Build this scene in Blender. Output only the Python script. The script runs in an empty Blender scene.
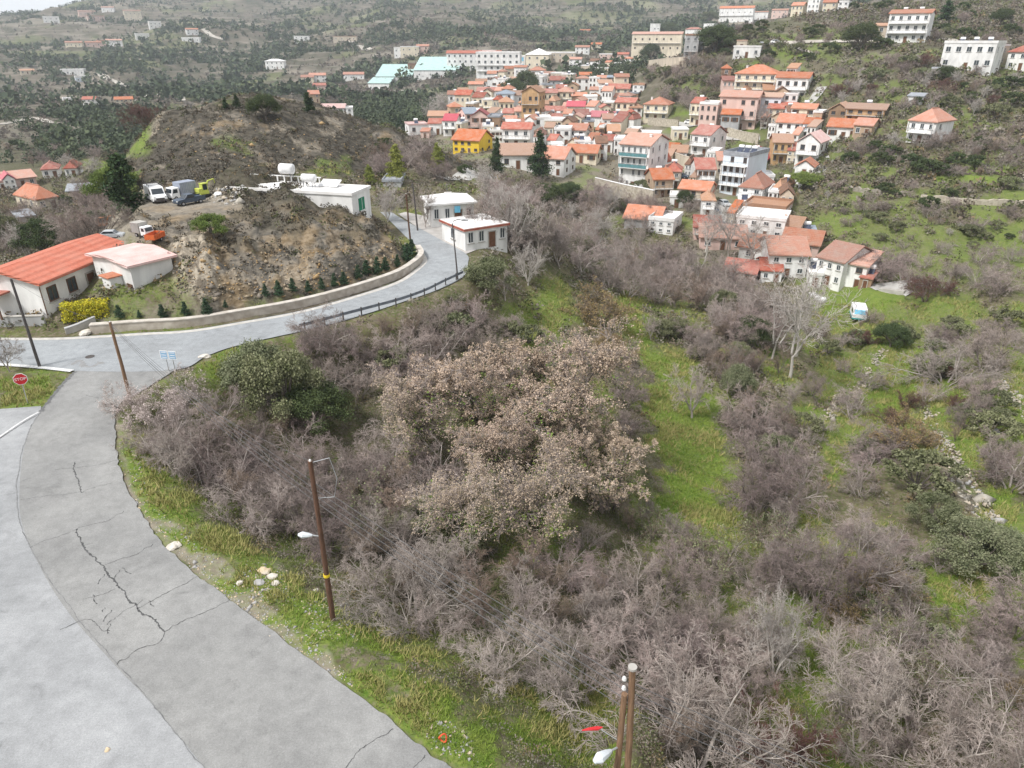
import bpy, math, random
import numpy as np
from math import sin, cos, tan, radians, pi, sqrt, atan2, hypot

random.seed(11)
RNG = np.random.default_rng(11)
SC = bpy.context.scene
COL = SC.collection

# ------------------------------------------------------------------ camera
F = 710.0                      # focal length in pixels of a 1024 wide frame
PITCH = radians(25.8)
CAMZ = 24.0
CP, SP = cos(PITCH), sin(PITCH)

def ray(px, py):
    u = (px - 512.0) / F
    v = (384.0 - py) / F
    return (u, CP + v * SP, -SP + v * CP)

def pix(x, y, z):
    """world -> photo pixel and axis depth"""
    dz = z - CAMZ
    D = y * CP - dz * SP
    v = (y * SP + dz * CP)
    D = np.maximum(D, 1e-3)
    return 512 + F * x / D, 384 - F * v / D, D

cam_d = bpy.data.cameras.new("camera")
cam_o = bpy.data.objects.new("camera", cam_d)
COL.objects.link(cam_o)
cam_d.sensor_width = 36.0
cam_d.lens = 36.0 * F / 1024.0
cam_d.clip_start = 0.5
cam_d.clip_end = 9000
cam_o.location = (0, 0, CAMZ)
cam_o.rotation_euler = (pi / 2 - PITCH, 0, 0)
SC.camera = cam_o

# ------------------------------------------------------------------ noise
def _hash(ix, iy, seed):
    h = (ix.astype(np.int64) * 374761393 + iy.astype(np.int64) * 668265263 + seed * 1442695041) & 0xFFFFFFFF
    h = ((h ^ (h >> 13)) * 1274126177) & 0xFFFFFFFF
    h = h ^ (h >> 16)
    return (h & 0xFFFFFF) / float(0xFFFFFF)

def vnoise(x, y, seed=0):
    x = np.asarray(x, float); y = np.asarray(y, float)
    ix = np.floor(x); iy = np.floor(y)
    fx = x - ix; fy = y - iy
    fx = fx * fx * (3 - 2 * fx); fy = fy * fy * (3 - 2 * fy)
    a = _hash(ix, iy, seed); b = _hash(ix + 1, iy, seed)
    c = _hash(ix, iy + 1, seed); d = _hash(ix + 1, iy + 1, seed)
    return (a * (1 - fx) + b * fx) * (1 - fy) + (c * (1 - fx) + d * fx) * fy

def fbm(x, y, seed=0, octs=4):
    s = 0; a = 0.5; t = 0
    for i in range(octs):
        s = s + a * vnoise(x, y, seed + i * 17); t += a
        a *= 0.5; x = x * 2.03 + 5.1; y = y * 2.03 + 1.7
    return s / t            # 0..1

def sstep(a, b, x):
    t = np.clip((np.asarray(x, float) - a) / (b - a), 0, 1)
    return t * t * (3 - 2 * t)

# ------------------------------------------------------------------ mesh builder
class MB:
    def __init__(self):
        self.v = []; self.f = []; self.m = []; self.n = 0
    def add(self, verts, faces, mi=0):
        b = self.n
        self.v.extend(verts); self.n += len(verts)
        for f in faces:
            self.f.append(tuple(i + b for i in f)); self.m.append(mi)
    def box(self, c, s, mi=0, rz=0.0, R=None):
        hx, hy, hz = s[0] / 2, s[1] / 2, s[2] / 2
        cs, sn = cos(rz), sin(rz)
        vs = []
        for dz in (-hz, hz):
            for dx, dy in ((-hx, -hy), (hx, -hy), (hx, hy), (-hx, hy)):
                if R is None:
                    vs.append((c[0] + dx * cs - dy * sn, c[1] + dx * sn + dy * cs, c[2] + dz))
                else:
                    q = R @ np.array((dx, dy, dz)); vs.append((c[0] + q[0], c[1] + q[1], c[2] + q[2]))
        self.add(vs, [(3, 2, 1, 0), (4, 5, 6, 7), (0, 1, 5, 4), (1, 2, 6, 5), (2, 3, 7, 6), (3, 0, 4, 7)], mi)
    def tube(self, pts, rad, n=6, mi=0, cap=True):
        pts = [np.array(p, float) for p in pts]
        if not hasattr(rad, '__len__'): rad = [rad] * len(pts)
        vs = []
        for i, p in enumerate(pts):
            d = pts[min(i + 1, len(pts) - 1)] - pts[max(i - 1, 0)]
            d = d / (np.linalg.norm(d) + 1e-9)
            a = np.array((0, 0, 1.0)) if abs(d[2]) < 0.9 else np.array((1.0, 0, 0))
            u = np.cross(a, d); u /= np.linalg.norm(u); w = np.cross(d, u)
            for k in range(n):
                t = 2 * pi * k / n
                q = p + rad[i] * (cos(t) * u + sin(t) * w); vs.append((q[0], q[1], q[2]))
        fs = []
        for i in range(len(pts) - 1):
            for k in range(n):
                k2 = (k + 1) % n
                fs.append((i * n + k, i * n + k2, (i + 1) * n + k2, (i + 1) * n + k))
        if cap:
            fs.append(tuple(range(n - 1, -1, -1))); e = (len(pts) - 1) * n
            fs.append(tuple(e + k for k in range(n)))
        self.add(vs, fs, mi)
    def poly_prism(self, pts, z0, z1, mi=0):
        n = len(pts)
        vs = [(p[0], p[1], z0) for p in pts] + [(p[0], p[1], z1) for p in pts]
        fs = [tuple(range(n - 1, -1, -1)), tuple(range(n, 2 * n))]
        for k in range(n):
            fs.append((k, (k + 1) % n, n + (k + 1) % n, n + k))
        self.add(vs, fs, mi)
    def profile_x(self, prof, x0, x1, mi=0):
        """prof: list of (y,z) polygon, extruded along x"""
        n = len(prof)
        vs = [(x0, p[0], p[1]) for p in prof] + [(x1, p[0], p[1]) for p in prof]
        fs = [tuple(range(n - 1, -1, -1)), tuple(range(n, 2 * n))]
        for k in range(n):
            fs.append((k, (k + 1) % n, n + (k + 1) % n, n + k))
        self.add(vs, fs, mi)
    def mesh(self, name, mats, smooth=False):
        me = bpy.data.meshes.new(name)
        me.from_pydata(self.v, [], self.f)
        mats = mats if isinstance(mats, (list, tuple)) else [mats]
        for m in mats: me.materials.append(m)
        if len(mats) > 1: me.polygons.foreach_set('material_index', self.m)
        if smooth: me.polygons.foreach_set('use_smooth', [True] * len(self.f))
        me.update()
        return me
    def build(self, name, mats, parent=None, loc=(0, 0, 0), rz=0.0, smooth=False, bevel=0.0):
        return put(name, self.mesh(name, mats, smooth), parent, loc, rz, bevel)

def put(name, me, parent=None, loc=(0, 0, 0), rz=0.0, bevel=0.0):
    o = bpy.data.objects.new(name, me)
    COL.objects.link(o)
    o.location = loc; o.rotation_euler = (0, 0, rz)
    if parent is not None: o.parent = parent
    if bevel:
        b = o.modifiers.new('bevel', 'BEVEL'); b.width = bevel; b.segments = 2; b.limit_method = 'ANGLE'
    return o

def np_mesh(name, V, Fc, mats, mi=None, smooth=False):
    """V (n,3), Fc (m,k) all faces same size"""
    me = bpy.data.meshes.new(name)
    n, k = Fc.shape
    me.vertices.add(len(V)); me.vertices.foreach_set('co', np.ascontiguousarray(V, dtype=np.float32).ravel())
    me.loops.add(n * k); me.loops.foreach_set('vertex_index', np.ascontiguousarray(Fc, dtype=np.int32).ravel())
    me.polygons.add(n)
    me.polygons.foreach_set('loop_start', np.arange(0, n * k, k, dtype=np.int32))
    try: me.polygons.foreach_set('loop_total', np.full(n, k, dtype=np.int32))
    except Exception: pass
    mats = mats if isinstance(mats, (list, tuple)) else [mats]
    for m in mats: me.materials.append(m)
    if mi is not None: me.polygons.foreach_set('material_index', np.ascontiguousarray(mi, dtype=np.int32))
    if smooth: me.polygons.foreach_set('use_smooth', np.ones(n, dtype=bool))
    me.update(calc_edges=True)
    return me

def tag(o, label=None, cat=None, group=None, kind=None):
    if label: o['label'] = label
    if cat: o['category'] = cat
    if group: o['group'] = group
    if kind: o['kind'] = kind
    return o

def thing(name, label, cat, loc=(0, 0, 0), rz=0.0, group=None):
    o = bpy.data.objects.new(name, None); COL.objects.link(o)
    o.empty_display_size = 0.3
    o.location = loc; o.rotation_euler = (0, 0, rz)
    return tag(o, label, cat, group)

def copy_thing(src, label, loc, rz=0.0, scale=1.0, group=None):
    r = src.copy(); COL.objects.link(r)
    r.location = loc; r.rotation_euler = (0, 0, rz)
    r.scale = (scale,) * 3 if not hasattr(scale, '__len__') else scale
    if label: r['label'] = label
    if group: r['group'] = group
    for ch in list(src.children):
        c = ch.copy(); COL.objects.link(c); c.parent = r
        for g in list(ch.children):
            d = g.copy(); COL.objects.link(d); d.parent = c
    return r

# ------------------------------------------------------------------ materials
def lin(c):
    return tuple(((x / 12.92) if x <= 0.04045 else ((x + 0.055) / 1.055) ** 2.4) for x in c)

def newmat(name):
    m = bpy.data.materials.new(name); m.use_nodes = True
    nt = m.node_tree; b = nt.nodes['Principled BSDF']
    return m, nt, b

def N(nt, t, **kw):
    n = nt.nodes.new(t)
    for k, v in kw.items(): setattr(n, k, v)
    return n

def MAT(name, col, col2=None, scale=2.0, rough=0.85, rnd=0.0, metallic=0.0, detail=4.0, stretch=(1, 1, 1), bump=0.0, spec=0.3, dist=0.0):
    """noise between two base colours, with a little variation from object to object"""
    m, nt, b = newmat(name); L = nt.links
    col2 = col2 or tuple(c * 0.75 for c in col)
    tc = N(nt, 'ShaderNodeTexCoord'); mp = N(nt, 'ShaderNodeMapping'); mp.inputs['Scale'].default_value = stretch
    no = N(nt, 'ShaderNodeTexNoise'); no.inputs['Scale'].default_value = scale; no.inputs['Detail'].default_value = detail
    no.inputs['Distortion'].default_value = dist
    L.new(tc.outputs['Object'], mp.inputs[0]); L.new(mp.outputs[0], no.inputs['Vector'])
    rp = N(nt, 'ShaderNodeMapRange'); rp.inputs[1].default_value = 0.35; rp.inputs[2].default_value = 0.65
    L.new(no.outputs['Fac'], rp.inputs[0])
    mx = N(nt, 'ShaderNodeMix', data_type='RGBA')
    mx.inputs[6].default_value = (*col, 1); mx.inputs[7].default_value = (*col2, 1)
    L.new(rp.outputs[0], mx.inputs[0])
    out = mx.outputs[2]
    if rnd:
        oi = N(nt, 'ShaderNodeObjectInfo'); hs = N(nt, 'ShaderNodeHueSaturation')
        r2 = N(nt, 'ShaderNodeMapRange'); r2.inputs[3].default_value = 1 - rnd; r2.inputs[4].default_value = 1 + rnd
        L.new(oi.outputs['Random'], r2.inputs[0]); L.new(r2.outputs[0], hs.inputs['Value'])
        mu = N(nt, 'ShaderNodeMath', operation='MULTIPLY_ADD'); mu.inputs[1].default_value = 7.31; mu.inputs[2].default_value = 0
        L.new(oi.outputs['Random'], mu.inputs[0])
        fr = N(nt, 'ShaderNodeMath', operation='FRACT'); L.new(mu.outputs[0], fr.inputs[0])
        r3 = N(nt, 'ShaderNodeMapRange'); r3.inputs[3].default_value = 0.5 - rnd * 0.06; r3.inputs[4].default_value = 0.5 + rnd * 0.06
        L.new(fr.outputs[0], r3.inputs[0]); L.new(r3.outputs[0], hs.inputs['Hue'])
        L.new(out, hs.inputs['Color']); out = hs.outputs[0]
    L.new(out, b.inputs['Base Color'])
    b.inputs['Roughness'].default_value = rough; b.inputs['Metallic'].default_value = metallic
    b.inputs['Specular IOR Level'].default_value = spec
    if bump:
        bu = N(nt, 'ShaderNodeBump'); bu.inputs['Strength'].default_value = bump; bu.inputs['Distance'].default_value = 0.05
        L.new(no.outputs['Fac'], bu.inputs['Height']); L.new(bu.outputs[0], b.inputs['Normal'])
    return m

# ------------------------------------------------------------------ render, world, light
SC.render.engine = 'CYCLES'
SC.view_settings.view_transform = 'Standard'
SC.view_settings.look = 'None'
SC.view_settings.gamma = 1.0
SC.view_settings.exposure = 1.42
SC.cycles.use_denoising = True
SC.cycles.max_bounces = 5
SC.cycles.diffuse_bounces = 3
SC.cycles.glossy_bounces = 2
SC.cycles.transparent_max_bounces = 4
SC.cycles.volume_bounces = 1

SUN_EL, SUN_AZ = 52.0, -125.0      # azimuth of the sun, clockwise from +Y
W = bpy.data.worlds.new("World"); SC.world = W; W.use_nodes = True
wn = W.node_tree
bg = wn.nodes['Background']
sky = wn.nodes.new('ShaderNodeTexSky'); sky.sky_type = 'NISHITA'; sky.sun_disc = False
sky.sun_elevation = radians(SUN_EL); sky.sun_rotation = radians(SUN_AZ)
sky.altitude = 600; sky.air_density = 1.0; sky.dust_density = 6.0; sky.ozone_density = 1.0
hsv = wn.nodes.new('ShaderNodeHueSaturation'); hsv.inputs['Saturation'].default_value = 0.35
wn.links.new(sky.outputs[0], hsv.inputs['Color'])
# thin bright overcast: the blue sky seen through cloud
wc = wn.nodes.new('ShaderNodeTexCoord'); cn = wn.nodes.new('ShaderNodeTexNoise'); cn.inputs['Scale'].default_value = 2.2; cn.inputs['Detail'].default_value = 5
wn.links.new(wc.outputs['Generated'], cn.inputs['Vector'])
cr = wn.nodes.new('ShaderNodeMapRange'); cr.inputs[1].default_value = .3; cr.inputs[2].default_value = .7; cr.inputs[3].default_value = .72; cr.inputs[4].default_value = .95
wn.links.new(cn.outputs['Fac'], cr.inputs[0])
cm = wn.nodes.new('ShaderNodeMix'); cm.data_type = 'RGBA'; cm.inputs[7].default_value = (4.5, 4.6, 4.75, 1)
wn.links.new(cr.outputs[0], cm.inputs[0]); wn.links.new(hsv.outputs[0], cm.inputs[6])
wn.links.new(cm.outputs[2], bg.inputs['Color'])
bg.inputs['Strength'].default_value = 0.09

sd = bpy.data.lights.new("sun", 'SUN'); so = bpy.data.objects.new("sun", sd); COL.objects.link(so)
sd.energy = 1.5; sd.angle = radians(10); sd.color = (1.0, 0.975, 0.94)
so.rotation_euler = (radians(90 - SUN_EL), 0, pi - radians(SUN_AZ))
so.location = (0, 0, 200)
# ------------------------------------------------------------------ terrain heights
# lie of the land, read as (pixel, pixel, metres along the view axis)
CT = [
 # far hill: slope and ridge
 (0,17,1380),(30,11,1400),(70,9,1400),(110,7,1400),(140,4,1420),(0,40,1080),(60,42,1020),(130,40,1000),(200,36,1020),(200,12,1300),(260,6,1350),
 (280,30,1080),(0,70,760),(60,72,740),(120,62,820),(200,60,800),(150,85,600),(60,90,580),(0,100,500),(100,104,480),(160,100,500),(220,85,620),
 (50,125,350),(0,125,350),(110,130,340),(20,150,270),(80,160,240),(10,185,200),(60,205,178),(110,190,190),(20,215,160),(75,235,135),(20,245,120),(5,275,95),
 (270,50,850),(275,70,720),(300,84,610),(350,80,640),(350,45,880),(420,30,1000),(350,15,1200),(450,8,1300),(540,8,1250),(620,8,1200),(690,3,1250),
 (330,108,430),(400,115,410),(395,88,600),(430,75,650),(400,55,800),(480,82,570),(510,75,590),(530,58,640),(470,45,820),(560,48,700),(600,45,720),(600,28,950),(660,20,1050),
 # village
 (440,125,290),(420,140,250),(470,152,215),(520,165,195),(470,108,370),(500,95,450),(545,90,430),(600,92,370),(560,108,340),(610,118,290),(560,130,275),(600,143,245),(560,165,205),(590,180,190),
 (640,120,285),(630,190,190),(665,198,180),(690,206,172),(640,228,160),(700,155,220),(730,194,185),(760,215,165),(740,240,150),(725,128,250),(780,120,245),(790,136,230),(805,160,205),(800,175,190),
 (640,100,340),(665,66,330),(640,75,350),(700,60,300),(700,95,280),(750,57,285),(730,70,275),(740,27,350),(780,40,290),(830,60,260),(800,90,250),(840,100,235),
 (790,19,410),(850,10,420),(905,43,262),(960,68,232),(1010,70,235),(870,25,300),(960,30,280),(1020,20,300),(900,5,380),(1000,0,390),(850,120,212),(890,110,205),(920,145,182),(860,150,190),(970,110,200),(1020,110,200),(1020,150,175),
 (840,190,165),(900,200,155),(960,200,152),(1020,200,150),(850,230,145),(930,240,136),(1000,240,135),(790,262,140),(845,290,126),(860,318,116),(930,290,118),(1010,290,112),(800,320,116),(760,300,125),(720,270,138),
 (660,265,142),(600,240,158),(560,235,150),(560,210,170),
 # valley and lower slope
 (620,330,92),(680,330,100),(740,340,100),(690,370,88),(850,370,98),(930,360,97),(1010,350,95),(720,430,74),(800,430,78),(880,440,76),(950,430,74),(1010,440,72),
 (640,420,72),(660,480,62),(720,520,57),(800,520,60),(880,520,61),(960,520,60),(1020,520,60),(620,560,50),(700,600,48.5),(800,600,50.5),(900,600,51.5),(1010,600,51),(680,680,41),(780,690,42),(900,690,43.5),(1010,690,44),(800,765,37.5),(920,765,38.5),(1020,765,39),(700,765,35.5),
 (560,280,96),(520,300,90),(580,350,82),(520,350,76.5),(470,330,78),(440,400,64.5),(500,420,63),(560,470,58),(500,520,49),(420,500,51.5),(560,600,42.5),(480,620,37.8),(600,680,37.5),(600,745,32),(350,380,66.5),(300,420,57.5),(380,450,56),(330,500,49.5),(400,580,40.5),(260,470,52),
 # the near knoll with the parked trucks, then the second knoll
 (20,330,62),(70,325,62.5),(110,300,65.5),(150,285,67),(180,275,68.5),(200,300,65.5),(260,300,68),(320,290,71.5),(370,272,77.5),(400,250,84),
 (200,240,75),(250,230,79),(300,230,80),(350,230,83),(385,235,86),(170,212,82),(200,204,85),(150,205,85),(140,235,78),(110,245,78),(250,195,87),(290,180,92),(240,175,94),(330,200,91),(370,220,91),
 (100,265,73),(180,180,95),(150,190,95),
 (290,183,95),(312,188,95.5),(332,195,96.5),(350,205,98),(366,214,100),(345,200,103.5),(385,212,104),(400,195,112),(440,190,120),(490,190,130),(440,170,135),(330,175,113),(300,165,117),(260,160,118),(220,165,112),(370,150,138),(420,150,145),
 (160,113,135),(215,100,142),(260,95,150),(320,105,152),(390,123,152),(440,152,150),(470,165,150),(170,155,120),(130,146,130),
 (450,225,99),(490,247,91),(512,244,93),(470,248,89),(530,250,96),(500,222,103),(540,235,104),(480,252,90.5),(520,258,93),(410,215,103),
]
# parts of the land that the near ridges hide: (pixel column, metres ahead, height)
CH = [(100,230,-11),(150,190,-7),(180,240,-13),(240,230,-9),(300,240,-9),(360,240,-11),(250,330,-16),(330,330,-14),(400,220,-7),
 (150,165,-1),(60,100,-1),(30,70,0.5),(250,105,5.0),(290,106,4.6),(360,110,1.6),(440,200,-9),
 (770,470,26),(850,520,30),(700,430,14),(780,800,20),(700,700,12),(930,480,84),(1020,480,86),(950,800,90),(1020,900,90),
 (30,1800,60),(200,1900,140),(400,1900,160),(600,1900,170),(800,1900,150),(1000,1900,140),(0,2600,40),(500,2600,150),(1000,2600,150),
 (-200,60,.3),(-200,120,-2),(-200,300,-16),(-200,700,-10),(-200,1300,60),(1220,60,-11),(1220,120,-8),(1220,250,25),(1220,500,70),(1220,1200,90)]
CW = [(-30,0,1),(-60,20,3),(-60,60,4),(0,-40,3),(0,-150,20),(40,0,-6),(60,30,-12),(80,0,-14),(200,0,-4),(-200,0,10),(40,-60,-4),(0,4,0),(-12,0,0),(10,8,0),(5,20,-1.9),(10,16,-4.2),(18,8,-4),(0,-600,50),(600,0,60),(-600,0,40),(-600,-600,60),(600,-600,60),(16,20,-7.5)]
# on the roads
CR = [(0,350),(40,350),(100,345),(160,345),(220,335),(30,390),(70,400),(0,440),(0,520),(0,600),(0,700),(60,470),(100,420),(120,480),(60,560),(130,560),(200,600),(60,650),(140,680),(250,640),(330,690),(250,720),(380,745),(100,760),(300,765),(450,766),
      (130,440),(180,540),(250,590),(330,640),(430,720)]
pts = []
for px, py, D in CT:
    r = ray(px, py); pts.append((r[0] * D, r[1] * D, CAMZ + r[2] * D))
for px, py in CR:
    r = ray(px, py); D = -CAMZ / r[2]; pts.append((r[0] * D, r[1] * D, 0.0))
for px, Y, z in CH: pts.append(((px - 512) / F * Y * 0.95, Y, z))
pts += CW
# main road, climbing gently past the bend
def road_z(x, y): return 1.3 * sstep(72, 112, y)
def on_road(px, py):
    r = ray(px, py); z = 0.0
    for _ in range(30):
        D = (z - CAMZ) / r[2]; z = 0.5 * z + 0.5 * float(road_z(r[0] * D, r[1] * D))
    D = (z - CAMZ) / r[2]
    return np.array((r[0] * D, r[1] * D, z))
for p in [(200,338),(250,332),(300,320),(350,308),(400,292),(440,275),(440,262),(435,248),(420,235),(400,224)]:
    pts.append(tuple(on_road(*p)))
pts = np.array(pts, float)

def warp(x, y):
    r = np.hypot(x, y); return np.stack([np.arctan2(x, y + 0), 0.33 * np.log(np.maximum(r, 4.0))], -1)
# near the camera the azimuth means little: pull it in
cq = warp(pts[:, 0], pts[:, 1])
def kern(d2): return np.sqrt(d2 + 0.02 ** 2)
d2 = ((cq[:, None] - cq[None]) ** 2).sum(-1)
n = len(cq)
A = np.zeros((n + 1, n + 1)); A[:n, :n] = kern(d2) - np.eye(n) * 0.004; A[n, :n] = 1; A[:n, n] = 1
sol = np.linalg.solve(A, np.r_[pts[:, 2], 0])
def base_h(x, y):
    q = warp(x, y); out = np.empty(len(q))
    for i in range(0, len(q), 20000):
        s = q[i:i + 20000]
        out[i:i + 20000] = kern(((s[:, None] - cq[None]) ** 2).sum(-1)) @ sol[:n] + sol[n]
    return out

# polar grid: fine where the photo looks
fine = radians(41)
AZ = np.concatenate([np.linspace(-pi, -fine, 110, endpoint=False), np.linspace(-fine, fine, 720), np.linspace(fine, pi, 111)[1:]])
NR = 560; R0, R1 = 5.0, 3200.0
LR = np.linspace(math.log(R0), math.log(R1), NR); RR = np.exp(LR)
GX = RR[:, None] * np.sin(AZ)[None]; GY = RR[:, None] * np.cos(AZ)[None]
gx, gy = GX.ravel(), GY.ravel()
H = base_h(gx, gy)
front = gy > 3

def inpoly(px, py, poly):
    px = np.asarray(px); py = np.asarray(py); c = np.zeros(px.shape, bool)
    n = len(poly); j = n - 1
    for i in range(n):
        xi, yi = poly[i][:2]; xj, yj = poly[j][:2]
        if yi != yj:
            c ^= ((yi > py) != (yj > py)) & (px < (xj - xi) * (py - yi) / (yj - yi) + xi)
        j = i
    return c
def polydist(px, py, poly, closed=True):
    d = np.full(np.shape(px), 1e9); n = len(poly)
    for i in range(n if closed else n - 1):
        ax, ay = poly[i][:2]; bx, by = poly[(i + 1) % n][:2]
        vx, vy = bx - ax, by - ay; l2 = vx * vx + vy * vy + 1e-9
        t = np.clip(((px - ax) * vx + (py - ay) * vy) / l2, 0, 1)
        d = np.minimum(d, np.hypot(px - ax - t * vx, py - ay - t * vy))
    return d
def smooth_line(p, k=6):
    """Catmull-Rom through the points"""
    p = [np.array(q, float) for q in p]; out = []
    for i in range(len(p) - 1):
        a, b, c, d = p[max(i - 1, 0)], p[i], p[i + 1], p[min(i + 2, len(p) - 1)]
        for s in range(k):
            t = s / k
            out.append(0.5 * ((2 * b) + (c - a) * t + (2 * a - 5 * b + 4 * c - d) * t * t + (3 * b - a - 3 * c + d) * t ** 3))
    out.append(p[-1]); return out

# ---- road outlines
SEAM = [(75,371),(57,392),(41,412),(30,430),(22,460),(20,512),(33,552),(63,605),(115,665),(143,694),(173,729),(205,768)]
REDGE = [(175,370),(140,392),(120,404),(115,425),(120,470),(141,512),(173,555),(230,600),(341,682),(428,752),(451,768)]
seam = smooth_line([on_road(*p) for p in SEAM]); redge = smooth_line([on_road(*p) for p in REDGE], 16)
redge = [q + np.array((1, 1, 0)) * .22 * (float(fbm(np.array([q[0] * 2.0]), np.array([q[1] * 2.0]), 7, 4)[0]) - .5) for q in redge]
ext = np.array((5.5, -4.2, 0.0)); seam += [seam[-1] + ext * k for k in (1, 2, 3, 4)]; redge += [redge[-1] + ext * k for k in (1, 2, 3, 4)]
INNER = [(-60,338),(0,338),(50,338),(92,336),(140,333),(190,330),(240,322),(300,311),(351,297),(396,282),(416,270),(426,260),(421,250),(406,237),(392,223),(380,212)]
OUTER = [(-60,364),(0,363),(75,371),(175,370),(207,356),(240,345),(316,328),(360,316),(400,303),(440,289),(464,276),(468,263),(466,254),(441,240),(406,221),(391,212)]
inner = smooth_line([on_road(*p) for p in INNER]); outer = smooth_line([on_road(*p) for p in OUTER])
APRON = [(0,409)] + [(20,409),(41,408)] + SEAM[2:]
apron = [np.array((-38.0, 14.0, 0)), np.array((-46.0, 30.0, 0)), on_road(-30, 411), on_road(0, 409), on_road(41, 406)] + seam[12:] + [np.array((6.0, -8.0, 0)), np.array((-22.0, -6.0, 0))]
near_poly = seam + redge[::-1]
main_poly = inner + outer[::-1]
YARD = [(420,229),(441,240),(466,254),(476,250),(470,243),(455,231),(440,222),(425,216),(405,212),(398,214)]
yard = [on_road(*p) for p in YARD]
DRIVE = [(0,337),(52,337),(68,312),(60,300),(0,310)]
drive = [on_road(*p) + np.array((0,0,.25)) for p in DRIVE]

nearmask = (np.hypot(gx, gy) < 170)
idx = np.where(nearmask)[0]
dmin = np.full(len(idx), 1e9)
for poly in (near_poly, main_poly, apron, yard):
    ins = inpoly(gx[idx], gy[idx], poly)
    dmin = np.minimum(dmin, np.where(ins, 0, polydist(gx[idx], gy[idx], poly)))
roadness = np.zeros(len(gx)); roadness[idx] = 1 - sstep(0.5, 4.5, dmin)
ROADD = np.full(len(gx), 1e9); ROADD[idx] = dmin

# pixel of every ground vertex, for laying out what grows where
PX, PY, PD = pix(gx, gy, H)
PX = np.where(front, PX, -5000); PY = np.where(front, PY, -5000)
rad = np.hypot(gx, gy)

# relief
def soft(poly, w=8.0):
    wb = (fbm(gx / np.maximum(rad, 20) * 22, np.log(np.maximum(rad, 20)) * 22, 43, 4) - 0.5) * 34 * np.clip(w / 6, .5, 1.5)
    wb2 = (fbm(gx / np.maximum(rad, 20) * 30, np.log(np.maximum(rad, 20)) * 30, 47, 4) - 0.5) * 22 * np.clip(w / 6, .5, 1.5)
    ins = inpoly(PX + wb, PY + wb2, poly); d = polydist(PX + wb, PY + wb2, poly)
    return sstep(-w, w, np.where(ins, d, -d))
KN1 = [(130,235),(145,205),(170,190),(235,172),(295,172),(330,195),(372,212),(402,245),(412,262),(390,278),(300,305),(215,305),(180,280),(165,250)]
KN2 = [(100,160),(140,115),(190,95),(260,88),(340,96),(410,130),(490,165),(470,185),(380,172),(330,170),(240,172),(180,190),(125,200)]
TRUCKS = [(135,212),(150,190),(225,185),(240,205),(200,218),(160,220)]
m_kn1 = soft(KN1, 7); m_kn2 = soft(KN2, 8); m_tr = soft(TRUCKS, 5)
n1 = fbm(gx / 9, gy / 9, 3, 5) - 0.5; n2 = fbm(gx / 2.2, gy / 2.2, 9, 3) - 0.5; n3 = np.abs(fbm(gx / 4, gy / 4, 21, 4) - 0.5)
H = H + (m_kn1 * (1 - m_tr) * (3.2 * n1 + 1.5 * n2 + 1.2 * (0.15 - n3) * 4) + m_kn2 * (3.5 * n1 + 1.0 * n2))
vill = sstep(400, 440, PX) * (1 - sstep(810, 840, PX)) * sstep(60, 80, PY) * (1 - sstep(240, 260, PY))
cl = soft([(165,240),(235,235),(300,225),(385,215),(408,255),(392,274),(300,298),(215,302),(180,290)], 6)
st = np.abs(fbm((gx + gy) / 2.6, (gx - gy) / 7.0, 25, 4) - .5) * 2
H = H + cl * (1.5 * (.35 - st) + 1.3 * (fbm(gx / 1.3, gy / 1.3, 27, 3) - .5))
far = sstep(260, 700, rad)
H = H + far * (1 - 0.9 * vill) * (np.clip(rad, 0, 1500) * (0.034 * (fbm(gx / 140, gy / 140, 31, 5) - 0.5) + 0.05 * (np.abs(fbm(gx / 330 + .3, gy / 330, 35, 3) - 0.5) - .12)))
mid = sstep(20, 60, rad) * (1 - far) * (1 - m_kn1) * (1 - m_kn2) * (1 - 0.8 * vill)
H = H + mid * (1.6 * n1 + 0.35 * n2)
# old terraces on the slope
ter = sstep(780, 830, PX) * sstep(85, 110, PY) * (1 - sstep(420, 470, PY)) + sstep(660, 700, PX) * sstep(60, 75, PY) * (1 - sstep(110, 120, PY))*.5
ter = np.clip(ter, 0, 1)
hs = 1.9; q = (H + 0.8 * n1) / hs; fr = q - np.floor(q)
H = H + ter * 0.85 * ((np.floor(q) + sstep(0.66, 0.98, fr)) - q) * hs
# far terraces too
tf = far * sstep(0.5, 0.6, fbm(gx / 220, gy / 220, 77, 3)) * (1 - vill); q = H / 6.0; fr = q - np.floor(q)
H = H + tf * 0.7 * ((np.floor(q) + sstep(0.6, 0.95, fr)) - q) * 6.0
# the pad under the trucks
r = ray(195, 207); pad = CAMZ + r[2] * 85.0
H = H * (1 - m_tr) + m_tr * np.where(m_tr > 0, pad, 0)
# roads lie flat; ground just under them
H = H * (1 - roadness) + roadness * (road_z(gx, gy) - 0.07)
Hg = H.reshape(NR, len(AZ))

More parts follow.
